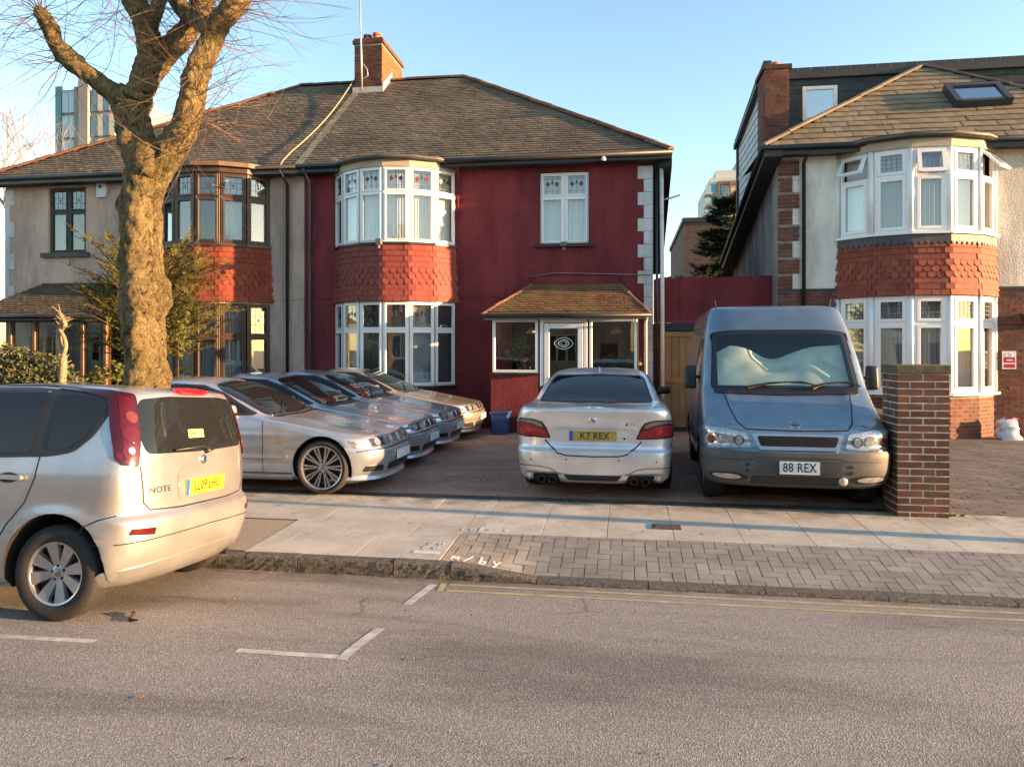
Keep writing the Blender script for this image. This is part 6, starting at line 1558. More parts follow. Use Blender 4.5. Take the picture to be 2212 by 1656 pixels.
for a0 in (0, math.pi): mb.poly([(rx - .0115, 0, .905)] + [(rx - .0115, .026 * math.cos(a0 + t), .905 + .026 * math.sin(a0 + t)) for t in [math.pi / 2 * q / 6 for q in range(7)]])
mb.build('badge_quarters', pbr('badge_blue', (.05, .2, .5), .3), bd)
rx2 = ssh.ray((-3, -.43, .865), (1, 0, 0))[0].x
text_on(ssh, 'badge_lettering', 'M5', .055, sroot, 'rear', -.44, .862, M_CHROME, wscale=1.2, flip=-1)
mb = MB()
for k, c in enumerate(((.02, .1, .5), (.02, .03, .2), (.5, .01, .02))): pass
mb.poly([(rx2 - .006, -.375, .845), (rx2 - .006, -.40, .845), (rx2 - .006, -.385, .88)]); mb.build('badge_stripe', M_LAMPR, sroot)
mb = MB(); mb.lathe([(0, -.006), (.013, -.006), (.013, .004)], (ssh.ray((-3, -.35, .69), (1, 0, 0))[0].x, -.36, .69), 'x', 12); mb.build('boot_lock', M_TRIM, sroot)
patch(ssh, 'diffuser', 'rear', round_poly([(.34, .275), (-.34, .275), (-.28, .215), (.28, .215)], .02), M_TRIM, sroot, .01, .03)
for sg in (1, -1):
    patch(ssh, 'exhaust_cutout', 'rear', round_poly([(sg * .37, .175), (sg * .71, .175), (sg * .70, .272), (sg * .41, .272)][::sg], .02), M_WELL, sroot, .003, .03)
    for dy in (.47, .60):
        mb = MB(); mb.lathe([(.038, -.03), (.043, -.03), (.043, .15), (.036, .15), (.036, -.02)], (.12, sg * dy, .205), 'x', 16); mb.build('exhaust_pipe', pbr('sooty_pipe', (.12, .12, .12), .35, .2, 9, metal=.8), sroot, smooth=True, autos=40)
    seam(ssh, 'bumper_line', 'wr:l' if sg > 0 else 'wr:r', [(.42, .30), (.50, .345), (.62, .365), (1.1, .36)], .008, M_SEAM, sroot)
    for yy, zz in ((.30, .455), (.72, .44)):
        pp = ssh.ray((-3, sg * yy, zz), (1, 0, 0))[0]; mb = MB(); mb.lathe([(0, -.003), (.011, -.003), (.011, .004)], (pp.x, pp.y, pp.z), 'x', 12); mb.build('parking_sensor', M_PLAST, sroot)
    mb = MB(); mb.add([(2.92, sg * .80, 1.04), (3.04, sg * .82, 1.04), (3.04, sg * 1.0, 1.05), (2.94, sg * 1.02, 1.05), (2.93, sg * .82, 1.15), (3.02, sg * .83, 1.15), (3.02, sg * .98, 1.16), (2.94, sg * 1.0, 1.16)], [(0, 1, 2, 3), (4, 5, 6, 7), (0, 1, 5, 4), (1, 2, 6, 5), (2, 3, 7, 6), (3, 0, 4, 7)]); bevel_obj(mb.build('door_mirror', M_TRIM, sroot, True), .03, 3)
mb = MB(); mb.add([(1.62, -.012, 1.42), (1.62, .012, 1.42), (1.80, .02, 1.455), (1.80, -.02, 1.455), (1.64, 0, 1.49)], [(0, 1, 2, 3), (0, 1, 4), (1, 2, 4), (2, 3, 4), (3, 0, 4)]); mb.build('roof_fin', P_SAL, sroot)
patch(ssh, 'windscreen', 'front', round_poly([(.62, 1.06), (.52, 1.37), (-.52, 1.37), (-.62, 1.06)], .05), G_CAR, sroot, .005, .06)
for vw in ('wf:l', 'wf:r'): patch(ssh, 'headlamp', vw, round_poly([(.4, .62), (.95, .66), (1.0, .72), (.45, .72)], .03), M_LAMPW, sroot, .006)
for q_ in sroot.children:
    if not q_.name.startswith('wheel'): q_.location.z += .03
sroot.rotation_euler = (0, 0, R(90 - 1.0)); sroot.location = (-.37, 8.42, DRIVE_Z)

# ---------------------------------------------------------------- blue van
vroot = thing('parked_van', 'steel blue high-roof panel van with crumpled sunshade behind its windscreen', 'van')
Lv = 4.83
VA = dict(front=[(.27, 4.60), (.30, 4.72), (.36, 4.78), (.50, 4.82), (.64, 4.82), (.675, 4.79), (.70, 4.755), (.80, 4.73), (.875, 4.70), (.91, 4.63), (.97, 4.48), (1.06, 4.32), (1.16, 4.15), (1.25, 4.02), (1.29, 3.96), (1.33, 3.92), (1.5, 3.80), (1.7, 3.65), (1.9, 3.50), (1.99, 3.43), (2.06, 3.37), (2.16, 3.29), (2.255, 3.21), (2.29, 3.15), (2.315, 2.98), (2.335, 2.7)],
            rear=[(.27, .06), (.4, .0), (2.1, .03), (2.25, .07), (2.30, .15), (2.335, .5)],
            width=[(.27, .88), (.32, .925), (.42, .955), (.60, .965), (.75, .962), (1.0, .955), (1.3, .945), (1.6, .915), (1.9, .87), (2.1, .84), (2.22, .81), (2.27, .785), (2.30, .73), (2.32, .62), (2.335, .45)],
            Rf=pchip([(.27, .46), (.7, .42), (.95, .34), (1.3, .30), (2.0, .24), (2.34, .24)]), nf=pchip([(.27, 3.2), (.7, 3.6), (.95, 4.6), (1.3, 4.2), (2.0, 4.2), (2.34, 4)]), Rr=.12, nr=3, step=.02, mcap=26)
vsh = Shell(**VA); vsh0 = Shell(**VA); vsh0.mb()
def vpost(x, y, z):
    s = 1 if y > 0 else -1
    if abs(y) > .6 and z < .9 and x > 3.2:
        d = math.hypot(x - 3.95, z - .35)
        if .33 < d < .56: y += s * .022 * math.exp(-((d - .42) / .05) ** 2)
    if x > 3.9 and .93 < z < 1.28: x += .022 * math.exp(-((abs(y) - .66) / .06) ** 2)     # wing-to-bonnet ridge
    # cab opening behind the windscreen
    if x > 3.2 and 1.31 < z < 1.95 and abs(y) < .80: x -= .36 * min(1, (.80 - abs(y)) / .05) * min(1, (z - 1.31) / .03, (1.95 - z) / .03)
    return (x, y, z)
body(vsh, 'body', P_BLUE, vroot, [(3.95, .35, .40, .55, 1.3), (3.95, .35, .40, -1.3, -.55), (.95, .35, .39, .55, 1.3), (.95, .35, .39, -1.3, -.55)], vpost)
for ax in (.95, 3.95):
    for sg in (1, -1): wheel(vroot, ax, sg * .83, .335, .21, .215, 'plain', sg, M_ALLOYD)
# bumper in grey plastic with moulded steps
bp_ = patch(vsh, 'bumper', 'wf:b', [(-1.40, .275), (-.7, .272), (0, .270), (.7, .272), (1.40, .275), (1.42, .60), (1.2, .655), (.8, .665), (.6, .65), (0, .645), (-.6, .65), (-.8, .665), (-1.2, .655), (-1.42, .60)], M_PLAST, vroot, .022, .04, .04)
seam(vsh, 'bumper_step', 'wf:b', [(-1.40, .555), (-.45, .575), (-.43, .60), (.43, .60), (.45, .575), (1.40, .555)], .016, pbr('dark_plastic', (.05, .052, .053), .55), bp_, .0245)
patch(vsh, 'plate_mount', 'wf:b', [(-.42, .425), (.42, .425), (.42, .575), (-.42, .575)], MATS['dark_plastic'], bp_, .026, .04)
lg = patch(vsh, 'lower_grille', 'wf:b', round_poly([(-.48, .325), (.40, .325), (.40, .41), (-.48, .41)], .015), M_TRIM, bp_, .0255, .04)
mb = MB()
for i in range(4):
    zc = .335 + i * .02; seam(vsh, 'grille_bar', 'wf:b', [(-.46, zc), (.38, zc)], .004, M_PLAST, lg, .029)
for sg in (1, -1):
    patch(vsh, 'fog_surround', 'wf:l' if sg > 0 else 'wf:r', smooth_poly([(.50, .385), (.62, .35), (.86, .36), (.93, .395), (.86, .425), (.62, .43)]), M_TRIM, bp_, .025, .03)
    patch(vsh, 'fog_lamp', 'wf:l' if sg > 0 else 'wf:r', smooth_poly([(.58, .388), (.66, .365), (.82, .372), (.89, .397), (.82, .415), (.66, .417)]), M_LAMPW, bp_, .030, .03)
    for zz in (.52, .46): patch(vsh, 'bumper_plug', 'front', [(sg * .52 + .018 * math.cos(a), zz + .018 * math.sin(a)) for a in [6.283 * q / 10 for q in range(10)]], M_TRIM, bp_, .0265)
mb = MB(); q = vsh.ray((9, .44, .365), (-1, 0, 0))[0]; mb.lathe([(0, .06), (.04, .058), (.045, .05), (.045, .0)], tuple(q), 'x', 18); mb.build('spot_lamp', pbr('spot_glass', (.55, .54, .45), .15, .1, 9, metal=.4), bp_, smooth=True)
plate(vroot, '88 REX', (vsh.front(.5) + .040, .0, .50), (0, 1, 0), (0, 0, 1), .40, .135, M_PLW, False, .135, .78)
# headlamps, grille
for sg, vw in ((1, 'wf:l'), (-1, 'wf:r')):
    hl = patch(vsh, 'headlamp', vw, round_poly([(.475, .69), (.80, .672), (1.04, .69), (1.12, .78), (1.08, .895), (.78, .888), (.52, .845)], .03), M_LAMPW, vroot, .010, .025, .02)
    for uc, rr_2, m_ in ((.60, .055, M_LAMPD), (.745, .065, M_LAMPW), (.90, .05, M_LAMPO)):
        patch(vsh, 'lamp_lens', vw, [(uc + rr_2 * math.cos(a), .765 + rr_2 * math.sin(a)) for a in [6.283 * q / 16 for q in range(16)]], m_, hl, .015, .02)
    patch(vsh, 'lamp_lens', vw, [(.60 + .04 * math.cos(a), .765 + .04 * math.sin(a)) for a in [6.283 * q / 14 for q in range(14)]], M_LAMPW, hl, .018, .02)
gs_ = patch(vsh, 'grille_surround', 'wf:b', round_poly([(-.47, .835), (.47, .835), (.44, .76), (.40, .665), (-.40, .665), (-.44, .76)], .03), paint('pale_blue_trim', (.30, .38, .46), .6, .3, .8), vroot, .022, .03, .03)
patch(vsh, 'grille_opening', 'wf:b', round_poly([(-.415, .815), (.415, .815), (.375, .70), (-.375, .70)], .03), M_WELL, gs_, .026, .03)
for i in range(4): seam(vsh, 'grille_bar', 'wf:b', [(-.37, .73 + i * .02), (.37, .73 + i * .02)], .004, M_TRIM, gs_, .029)
q, nq = vsh.ray((9, 0, .915), (-1, 0, 0))
patch(vsh, 'badge', 'front', [(.062 * math.cos(a), .925 + .022 * math.sin(a)) for a in [6.283 * k / 22 for k in range(22)]], M_CHROME, vroot, .012, .02); bd = patch(vsh, 'badge_field', 'front', [(.053 * math.cos(a), .925 + .017 * math.sin(a)) for a in [6.283 * k / 22 for k in range(22)]], pbr('badge_navy', (.015, .02, .06), .3), vroot, .0145, .02)
text_on(vsh, 'badge_lettering', 'Ford', .028, bd, 'front', 0, .925, M_CHROME, off=.016, wscale=1.3, flip=1)
seam(vsh, 'bonnet_gap', 'front', [(.70, 1.25), (.66, 1.1), (.60, .95), (.52, .885), (0, .872), (-.52, .885), (-.60, .95), (-.66, 1.1), (-.70, 1.25)], .012, M_SEAM, vroot)
seam(vsh, 'wing_gap', 'wf:l', [(1.25, .67), (1.1, .665)], .01, M_SEAM, vroot)
# windscreen with black band, the sunshade lying behind it
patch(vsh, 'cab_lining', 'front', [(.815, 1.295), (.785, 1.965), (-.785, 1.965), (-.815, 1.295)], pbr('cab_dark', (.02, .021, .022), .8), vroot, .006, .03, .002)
wb_ = round_poly([(.81, 1.29), (.76, 1.945), (.5, 1.968), (-.5, 1.968), (-.76, 1.945), (-.81, 1.29), (0, 1.272)], .05)
seam(vsh0, 'windscreen_seal', 'front', wb_ + wb_[:2], .05, M_TRIM, vroot, .006)
def shade_mat():
    m, nt, b = nodes('sunshade_fabric'); MATS['sunshade_fabric'] = m; n = noise(nt, 2.2, 3, .5, .8); r = ramp(nt, [(.3, (.52, .55, .48)), (.6, (.76, .78, .70))], n.outputs[0]); nt.links.new(r.outputs[0], b.inputs['Base Color']); b.inputs['Roughness'].default_value = .7
    return m
M_SHADE = shade_mat()
f_ = vsh0.mapper('front'); mbs = MB(); gy, gz = 44, 24; ids = {}
def shade_top(y):      # crumpled upper edge
    t = (y + .755) / 1.515
    return 1.91 - .05 * abs(math.sin(t * 5 + .3)) - .10 * math.exp(-((t - .5) / .2) ** 2) - .12 * max(0, .12 - t) / .12
vs_ = []
for i in range(gy + 1):
    y = -.755 + 1.515 * i / gy; zt = shade_top(y)
    for j in range(gz + 1):
        z = 1.335 + (zt - 1.335) * j / gz; p, n = f_(y, z)
        dd = .030 * math.sin(y * 3.1 + z * 4.3 + .6) ** 2 + .024 * math.sin(z * 11 - y * 6 + 1.0) ** 2 * math.exp(-((y + .35) / .35) ** 2) + .008 * math.sin(y * 9 - z * 3) ** 2
        tt_ = (y + .755) / 1.515; up_ = max(0, (z - 1.42) / .45); vs_.append(p - n * (.066 + .23 * math.exp(-((tt_ - .47) / .17) ** 2) * up_ ** 1.3 + .05 * up_ - dd * .45))
mbs.add(vs_, [(i * (gz + 1) + j, (i + 1) * (gz + 1) + j, (i + 1) * (gz + 1) + j + 1, i * (gz + 1) + j + 1) for i in range(gy) for j in range(gz)])
mbs.build('sunshade', M_SHADE, vroot, smooth=True)
patch(vsh0, 'windscreen', 'front', round_poly([(.80, 1.305), (.745, 1.93), (.5, 1.955), (-.5, 1.955), (-.745, 1.93), (-.80, 1.305), (0, 1.29)], .05), glass_mat('van_screen', tint=(.72, .80, .76), refl=.07), vroot, .010, .04, .004)
patch(vsh, 'scuttle', 'front', [(.80, 1.235), (.80, 1.285), (0, 1.27), (-.80, 1.285), (-.80, 1.235), (0, 1.215)], M_TRIM, vroot, .010, .04)
for a, b_, pv_ in ((-.42, .26, -.42), (.30, .92, .3)):
    mb = MB(); q = []
    for t in (0, .12, .35, .6, .85, 1):
        y = pv_ + (.72 * t if pv_ < 0 else .46 * t); z = 1.265 + .085 * math.sin(t * 2.4); y = max(-.78, min(.78, y)); p, n = f_(y, z); q.append(p + n * .03)
    mb.tube(q, [.014, .012, .010, .009, .008, .006], 6); mb.build('wiper', M_TRIM, vroot)
    mb = MB(); mb.tube([q[1] + Vector((.004, -.12, .0)), q[2] + Vector((0, 0, .012)), q[4] + Vector((0, .0, .012)), q[5] + Vector((0, .08, -.02))], .009, 5); mb.build('wiper_blade', M_TRIM, vroot)
for vw, sg in (('left', 1), ('right', -1)):
    patch(vsh, 'cab_window', vw, round_poly([(2.55, 1.33), (2.55, 1.90), (3.22, 1.90), (3.62, 1.33)], .05), G_TINT, vroot, .005, .05)
    seam(vsh, 'door_gap', vw, [(2.45, 2.0), (2.45, .4)], .012, M_SEAM, vroot); seam(vsh, 'door_gap', vw, [(3.72, 1.3), (3.60, .75), (3.45, .42)], .012, M_SEAM, vroot); seam(vsh, 'slide_rail', vw, [(.15, 1.25), (2.2, 1.25)], .03, M_SEAM, vroot)
    patch(vsh, 'side_rubbing_strip', vw, [(1.5, .55), (3.35, .55), (3.35, .66), (1.5, .66)], M_PLAST, vroot, .02, .06)
    seam(vsh, 'roof_seam', vw, [(.2, 2.05), (3.2, 2.05)], .015, M_SEAM, vroot)
    mb = MB(); mb.tube([(3.55, sg * .93, 1.40), (3.60, sg * 1.02, 1.42)], .02, 6); mm = mb.build('mirror_arm', M_TRIM, vroot)
    mb = MB(); mb.add([(3.52, sg * .985, 1.26), (3.62, sg * .985, 1.26), (3.62, sg * 1.13, 1.27), (3.52, sg * 1.14, 1.27), (3.52, sg * .99, 1.56), (3.60, sg * .99, 1.56), (3.60, sg * 1.12, 1.55), (3.52, sg * 1.13, 1.55)], [(0, 1, 2, 3), (4, 5, 6, 7), (0, 1, 5, 4), (1, 2, 6, 5), (2, 3, 7, 6), (3, 0, 4, 7)]); bevel_obj(mb.build('door_mirror', M_TRIM, vroot, True), .03, 3)
    mb = MB(); mb.tube([(3.0, sg * .70, 2.28), (3.0, sg * .72, 2.40)], .012, 6); mb.build('roof_bracket', M_TRIM, vroot)
vroot.rotation_euler = (0, 0, R(-90 - 2.2)); vroot.location = (1.82 - math.sin(R(-2.2)) * Lv * 0 + .185, 8.10 + Lv, DRIVE_Z)
# ================================================================ TREES AND PLANTS
from mathutils import noise as mnoise
def catmull(P, k):
    out = []
    for i in range(len(P) - 1):
        p0, p1, p2, p3 = P[max(0, i - 1)], P[i], P[i + 1], P[min(len(P) - 1, i + 2)]
        for j in range(k):
            t = j / k; out.append(tuple(.5 * (2 * b + (-a + c) * t + (2 * a - 5 * b + 4 * c - d) * t * t + (-a + 3 * b - 3 * c + d) * t ** 3) for a, b, c, d in zip(p0, p1, p2, p3)))
    out.append(tuple(P[-1])); return out
BUMPS = []
def bark_tube(P, n, k, amp, seed, ridges=0.0):
    """P: (x,y,z,r). knobbly limb"""
    q = catmull(P, k); mb = MB(); mb.tube([p[:3] for p in q], [max(.004, p[3]) for p in q], n)
    vs = []
    for i, v in enumerate(mb.v):
        c = Vector(q[i // n][:3]); d = Vector(v) - c; r = q[i // n][3]; w = Vector(v)
        f = mnoise.noise(w * 3.2 + Vector((seed, 0, 0))) * .9 + mnoise.noise(w * 9 + Vector((0, seed, 0))) * .6 + mnoise.noise(w * 22) * .45 + mnoise.noise(w * 47) * .25
        # burrs and pollard knuckles
        b = max(0, mnoise.noise(w * 4.6 + Vector((seed * 3, 5, 1))) - .28) * 1.5
        e = sum(h * math.exp(-((w - q_).length / s_) ** 2) for q_, s_, h in BUMPS)
        vs.append(tuple(c + d * (1 + amp * (f + b)) + d.normalized() * e))
    mb.v = vs; return mb
def bark_mat():
    m, nt, b = nodes('plane_bark'); MATS['plane_bark'] = m
    pos = N(nt, 'NewGeometry').outputs['Position']; mp = N(nt, 'Mapping'); mp.inputs['Scale'].default_value = (1, 1, .55); nt.links.new(pos, mp.inputs[0])
    n = noise(nt, 15, 9, .75, 1.2, mp.outputs[0]); r = ramp(nt, [(.37, (.014, .013, .012)), (.42, (.12, .092, .05)), (.50, (.30, .225, .105)), (.68, (.44, .34, .16))], n.outputs[0])
    v = N(nt, 'TexVoronoi', feature='DISTANCE_TO_EDGE'); v.inputs['Scale'].default_value = 26; nz = noise(nt, 7, 4, .6, 0, mp.outputs[0]); md = mixc(nt, .4, mp.outputs[0], nz.outputs['Color']); nt.links.new(md, v.inputs['Vector'])
    cr = ramp(nt, [(.0, .35), (.10, 1.0)], v.outputs['Distance']); c = mixc(nt, .35, r.outputs[0], mixc(nt, 1.0, r.outputs[0], cr.outputs[0], 'MULTIPLY'))
    g = noise(nt, 2.1, 5, .6); gr = ramp(nt, [(.5, 0.0), (.68, .5)], g.outputs[0]); c = mixc(nt, gr.outputs[0], c, (.10, .09, .026))
    nt.links.new(c, b.inputs['Base Color']); b.inputs['Roughness'].default_value = .9; b.inputs['Specular IOR Level'].default_value = .2
    h = N(nt, 'Math', operation='MULTIPLY_ADD'); nt.links.new(n.outputs[0], h.inputs[0]); h.inputs[1].default_value = 3.0; nt.links.new(cr.outputs[0], h.inputs[2]); n4 = noise(nt, 70, 4, .6)
    h2 = N(nt, 'Math', operation='MULTIPLY_ADD'); nt.links.new(n4.outputs[0], h2.inputs[0]); h2.inputs[1].default_value = .5; nt.links.new(h.outputs[0], h2.inputs[2])
    bump(nt, b, h2.outputs[0], 1.0, .03); return m
M_BARK = bark_mat(); M_TWIG = pbr('twig_bark', (.135, .075, .052), .7, .4, 6)
TY = 6.9
tree = thing('pollarded_tree', 'knobbly pollarded plane tree with bare twigs in the pavement', 'tree', (-4.92, TY, pav_z(TY)))
def tp(x, y, r, dy=0.0):
    p = pix(x, y, TY + dy); return (p.x, p.y, p.z, r * .0041)
base = pix(318, 830, TY)
trunk = [(base.x - .05, TY, -.1, .36), (base.x - .03, TY, .10, .33), (base.x, TY, .45, .275)] + [tp(312, 900, 54), tp(315, 840, 53), tp(314, 760, 50), tp(308, 690, 51), tp(316, 640, 58), tp(308, 590, 52), tp(306, 520, 49), tp(306, 440, 47), tp(318, 390, 50), tp(326, 352, 58), tp(322, 320, 50)]
for x, y, r, side in ((362, 650, 30, 1), (358, 618, 20, 1), (350, 455, 12, 0), (262, 440, 22, -1), (258, 560, 20, -1), (254, 660, 26, -1), (352, 812, 34, 1), (325, 470, 16, 0), (300, 690, 16, 0), (315, 560, 14, 0), (300, 480, 12, 0), (322, 615, 14, 0)):
    q_ = pix(x, y, TY - (.18 if side == 0 else .05)); BUMPS.append((q_, r * .0048 * .8, r * .0048 * .55))
bark_tube(trunk, 56, 14, .12, 1.0).build('trunk', M_BARK, tree, smooth=True)
limbs = [
    [tp(312, 362, 45), tp(297, 310, 42), tp(286, 262, 44), tp(284, 225, 42), tp(296, 195, 36)],
    [tp(278, 235, 34), tp(250, 205, 28, -.02), tp(212, 176, 23, -.05), tp(172, 145, 22, -.1), tp(142, 118, 24, -.12), tp(120, 92, 19, -.15), tp(108, 58, 20, -.18), tp(88, 28, 17, -.2), tp(80, 18, 6, -.2)],
    [tp(296, 215, 34), tp(312, 170, 31), tp(322, 120, 30), tp(318, 72, 28), tp(304, 30, 27), tp(285, -10, 28), tp(268, -60, 26), tp(262, -110, 22)],
    [tp(310, 190, 26, .05), tp(340, 140, 27, .1), tp(372, 100, 28, .15), tp(408, 62, 26, .18), tp(432, 20, 27, .2), tp(440, -40, 26, .2), tp(436, -100, 24, .2)],
    [tp(330, 360, 46), tp(362, 330, 36, -.03), tp(392, 292, 33, -.06), tp(408, 248, 30, -.1), tp(418, 205, 28, -.1), tp(424, 165, 31, -.1), tp(440, 120, 27, -.1), tp(458, 82, 27, -.1), tp(470, 55, 26, -.12), tp(500, 18, 24, -.15), tp(530, -25, 24, -.15), tp(545, -90, 22, -.15)],
    [tp(465, 70, 22, -.1), tp(430, 45, 20, .0), tp(396, 22, 20, .08), tp(372, -20, 20, .1)],
    [tp(318, 60, 18, .0), tp(340, 20, 17, -.1), tp(352, -30, 18, -.15)],
]
for k, L in enumerate(limbs): bark_tube(L, 34, 12, .24, 3.0 + k * 1.7).build('limb', M_BARK, tree, smooth=True)
# one-year shoots springing from the pollard heads
def twigs(mb, origin, n, lmin, lmax, rnd, bias=Vector((0, 0, .3)), r0=.0038, droop=.3):
    for _ in range(n):
        d = Vector((rnd.gauss(0, 1), rnd.gauss(0, 1), rnd.gauss(0, .8))) + bias * 1.6; d = d.normalized(); L = rnd.uniform(lmin, lmax); p = Vector(origin) + d * .05; pts = [p.copy()]
        bend = Vector((rnd.uniform(-.3, .3), rnd.uniform(-.3, .3), rnd.uniform(-droop, .45)))
        k = 7
        for i in range(k):
            d = (d + bend * .34 + Vector((rnd.gauss(0, .09), rnd.gauss(0, .09), rnd.gauss(0, .09)))).normalized(); p = p + d * L / k; pts.append(p.copy())
            if i in (2, 3, 4) and rnd.random() < .55:
                e = (d + Vector((rnd.gauss(0, .5), rnd.gauss(0, .5), rnd.gauss(0, .5)))).normalized(); q = [p.copy()]
                for _k in range(3): e = (e + bend * .1).normalized(); q.append(q[-1] + e * L * .13)
                mb.tube(q, [r0 * .5, r0 * .42, r0 * .34, r0 * .2], 3, False)
        mb.tube(pts, [r0 * (1 - .72 * i / k) for i in range(k + 1)], 4, False)
mb = MB(); rnd = random.Random(5)
srcs = [(88, 25, 34, -.2), (108, 60, 16, -.18), (140, 110, 22, -.12), (150, 130, 12, -.1), (172, 150, 8, 0), (205, 175, 5, 0), (300, 10, 16, 0), (318, 70, 12, 0), (322, 130, 8, 0), (300, -40, 18, 0), (372, 95, 14, .1), (400, 60, 16, .15), (432, 10, 22, .2), (440, -60, 20, .2), (430, 45, 10, .1), (396, 22, 10, .1), (424, 160, 20, -.1), (418, 210, 22, -.1), (440, 245, 10, -.1), (430, 262, 12, -.1), (458, 85, 18, -.1), (500, 15, 24, -.15), (530, -30, 28, -.15), (545, -90, 20, -.15), (470, 50, 14, -.1), (405, 290, 7, -.1), (390, 330, 5, -.1), (268, -60, 18, 0), (352, -20, 14, -.1)]
for x, y, n, dy in srcs:
    o = pix(x, y, TY + dy); lat = -1 if x < 250 else 1 if x > 415 else 0
    twigs(mb, o, n, .45, 1.15, rnd, Vector((lat * .45, 0, .22 if y < 120 else .05)))
o = mb.build('twigs', M_TWIG, tree); o['kind'] = 'stuff'

def spray_mat(name, cols): return tinted(name, cols, rough=.7, bmp=0, dirt=.25, dscale=6, spec=.2)
M_YEW = spray_mat('yew_foliage', [(.06, .075, .014), (.10, .105, .02), (.14, .13, .028), (.045, .06, .014)]); M_HEDGE = spray_mat('hedge_leaf', [(.075, .09, .04), (.11, .12, .055), (.14, .14, .07), (.045, .06, .025)]); M_PINE = spray_mat('dark_conifer', [(.012, .03, .018), (.02, .045, .024), (.03, .055, .022)])
def spray(mb, p, d, L, w, rnd, nn=14, up=.25):
    """one feathery shoot"""
    p = Vector(p); d = Vector(d).normalized(); s = d.cross(Vector((0, 0, 1))); s = s.normalized() if s.length > .05 else Vector((1, 0, 0)); s = Matrix.Rotation(rnd.uniform(-.8, .8), 3, d) @ s
    for i in range(nn):
        t = (i + .5) / nn; q = p + d * L * t + Vector((0, 0, up * L * t * t * .5)); l = w * (1 - .75 * t) * rnd.uniform(.6, 1.2)
        for sg in (-1, 1):
            e = (s * sg + d * .9 + Vector((rnd.gauss(0, .2), rnd.gauss(0, .2), rnd.gauss(0, .25)))).normalized(); nrm = e.cross(d).normalized() * 1; side = e.cross(nrm).normalized() * l * .16
            mb.add([q, q + e * l * .5 + side, q + e * l, q + e * l * .5 - side], [(0, 1, 2, 3)], rnd.random())
# yew in the beige house's garden, behind the tree
rnd = random.Random(17); c0 = pix(318, 600, 11.3)
yew = thing('yew_tree', 'feathery yellow-green evergreen growing behind the pollarded tree', 'tree', (c0.x, 11.3, .1))
mb = MB(); mb.tube([(c0.x, 11.3, .0), (c0.x + .03, 11.3, 1.4), (c0.x, 11.3, 2.4), (c0.x, 11.3, 3.2)], [.10, .08, .06, .03], 8); mb.build('trunk', pbr('yew_bark', (.10, .055, .035), .9), yew)
mb = MB(); br = MB()
for i in range(270):
    a = rnd.uniform(0, 6.283); h = rnd.uniform(1.9, 3.3); el = rnd.uniform(.15, 1.0); d = Vector((math.cos(a) * math.cos(el) * 1.15, math.sin(a) * math.cos(el), math.sin(el))); L = rnd.uniform(.6, 1.25) * (1.2 if abs(math.cos(a)) > .6 else .9)
    p = Vector((c0.x, 11.3, h - .3)) + Vector((d.x, d.y, 0)) * .05; br.tube([p, p + d * L * .55, p + d * L], [.012, .008, .004], 4, False)
    for t in (.25, .4, .55, .7, .85):
        q = p + d * L * t; e = (d + Vector((rnd.gauss(0, .5), rnd.gauss(0, .5), rnd.gauss(.1, .4)))).normalized(); spray(mb, q, e, rnd.uniform(.18, .36), .095, rnd, 9)
    spray(mb, p + d * L * .6, d, L * .5, .08, rnd, 14)
for i in range(70):
    a = rnd.uniform(0, 6.283); h = rnd.uniform(.9, 2.1); d = Vector((math.cos(a), math.sin(a), rnd.uniform(-.5, .4))); p = Vector((c0.x + .2, 11.3, h))
    for t in (.15, .3, .45): spray(mb, p + d * t, d, rnd.uniform(.15, .3), .08, rnd, 8)
br.build('branches', MATS['yew_bark'], yew); o = mb.build('foliage', M_YEW, yew); o['kind'] = 'stuff'
# hedge bush far left
rnd = random.Random(23); hc = pix(60, 800, 10.2)
hd = thing('hedge_bush', 'rounded grey-green leafy bush at the left edge behind the hatchback', 'bush', (hc.x, 10.2, .1))
mb = MB()
for (x, y, rx, rz, n) in ((10, 800, .75, .42, 2000), (75, 815, .62, .40, 1800), (130, 850, .5, .35, 1200), (-60, 790, .7, .5, 1000), (40, 880, 1.1, .6, 1200)):
    q = pix(x, y, 10.2); leaf_clump(mb, (q.x, q.y, q.z), (rx, .5, rz), int(n * 2.2), .055, rnd)
o = mb.build('foliage', M_HEDGE, hd); o['kind'] = 'stuff'
mb = MB()
for k in range(7): mb.tube([(hc.x + rnd.uniform(-.2, .2), 10.2, 0), (hc.x + rnd.uniform(-.6, .6), 10.2 + rnd.uniform(-.2, .2), 1.2)], [.025, .01], 5)
mb.build('stems', MATS['stem_brown'], hd)
# twisted dead stem
tw = thing('twisted_stem', 'bare twisted corkscrew stem standing beside the bush', 'plant', tuple(pix(135, 815, 10.0)))
mb = MB(); A = [(132, 900), (135, 815), (136, 770), (128, 740), (130, 715), (140, 700), (136, 690), (131, 676)]; B = [(136, 770), (142, 745), (137, 725), (130, 712), (133, 698)]
rnd = random.Random(3)
pa = catmull([(*pix(x, y, 10.0 + rnd.uniform(-.05, .05)), .062 - .0055 * i) for i, (x, y) in enumerate(A)], 6); mb.tube([p[:3] for p in pa], [p[3] for p in pa], 8); mb.build('stem', pbr('dead_wood', (.30, .22, .13), .85, .4, 12, .6, 40), tw, smooth=True)
mb = MB(); pb = catmull([(*pix(x, y, 9.97), .034 - .003 * i) for i, (x, y) in enumerate(B)], 6); mb.tube([p[:3] for p in pb], [p[3] for p in pb], 7); mb.build('stem', MATS['dead_wood'], tw, smooth=True)
mb = MB()
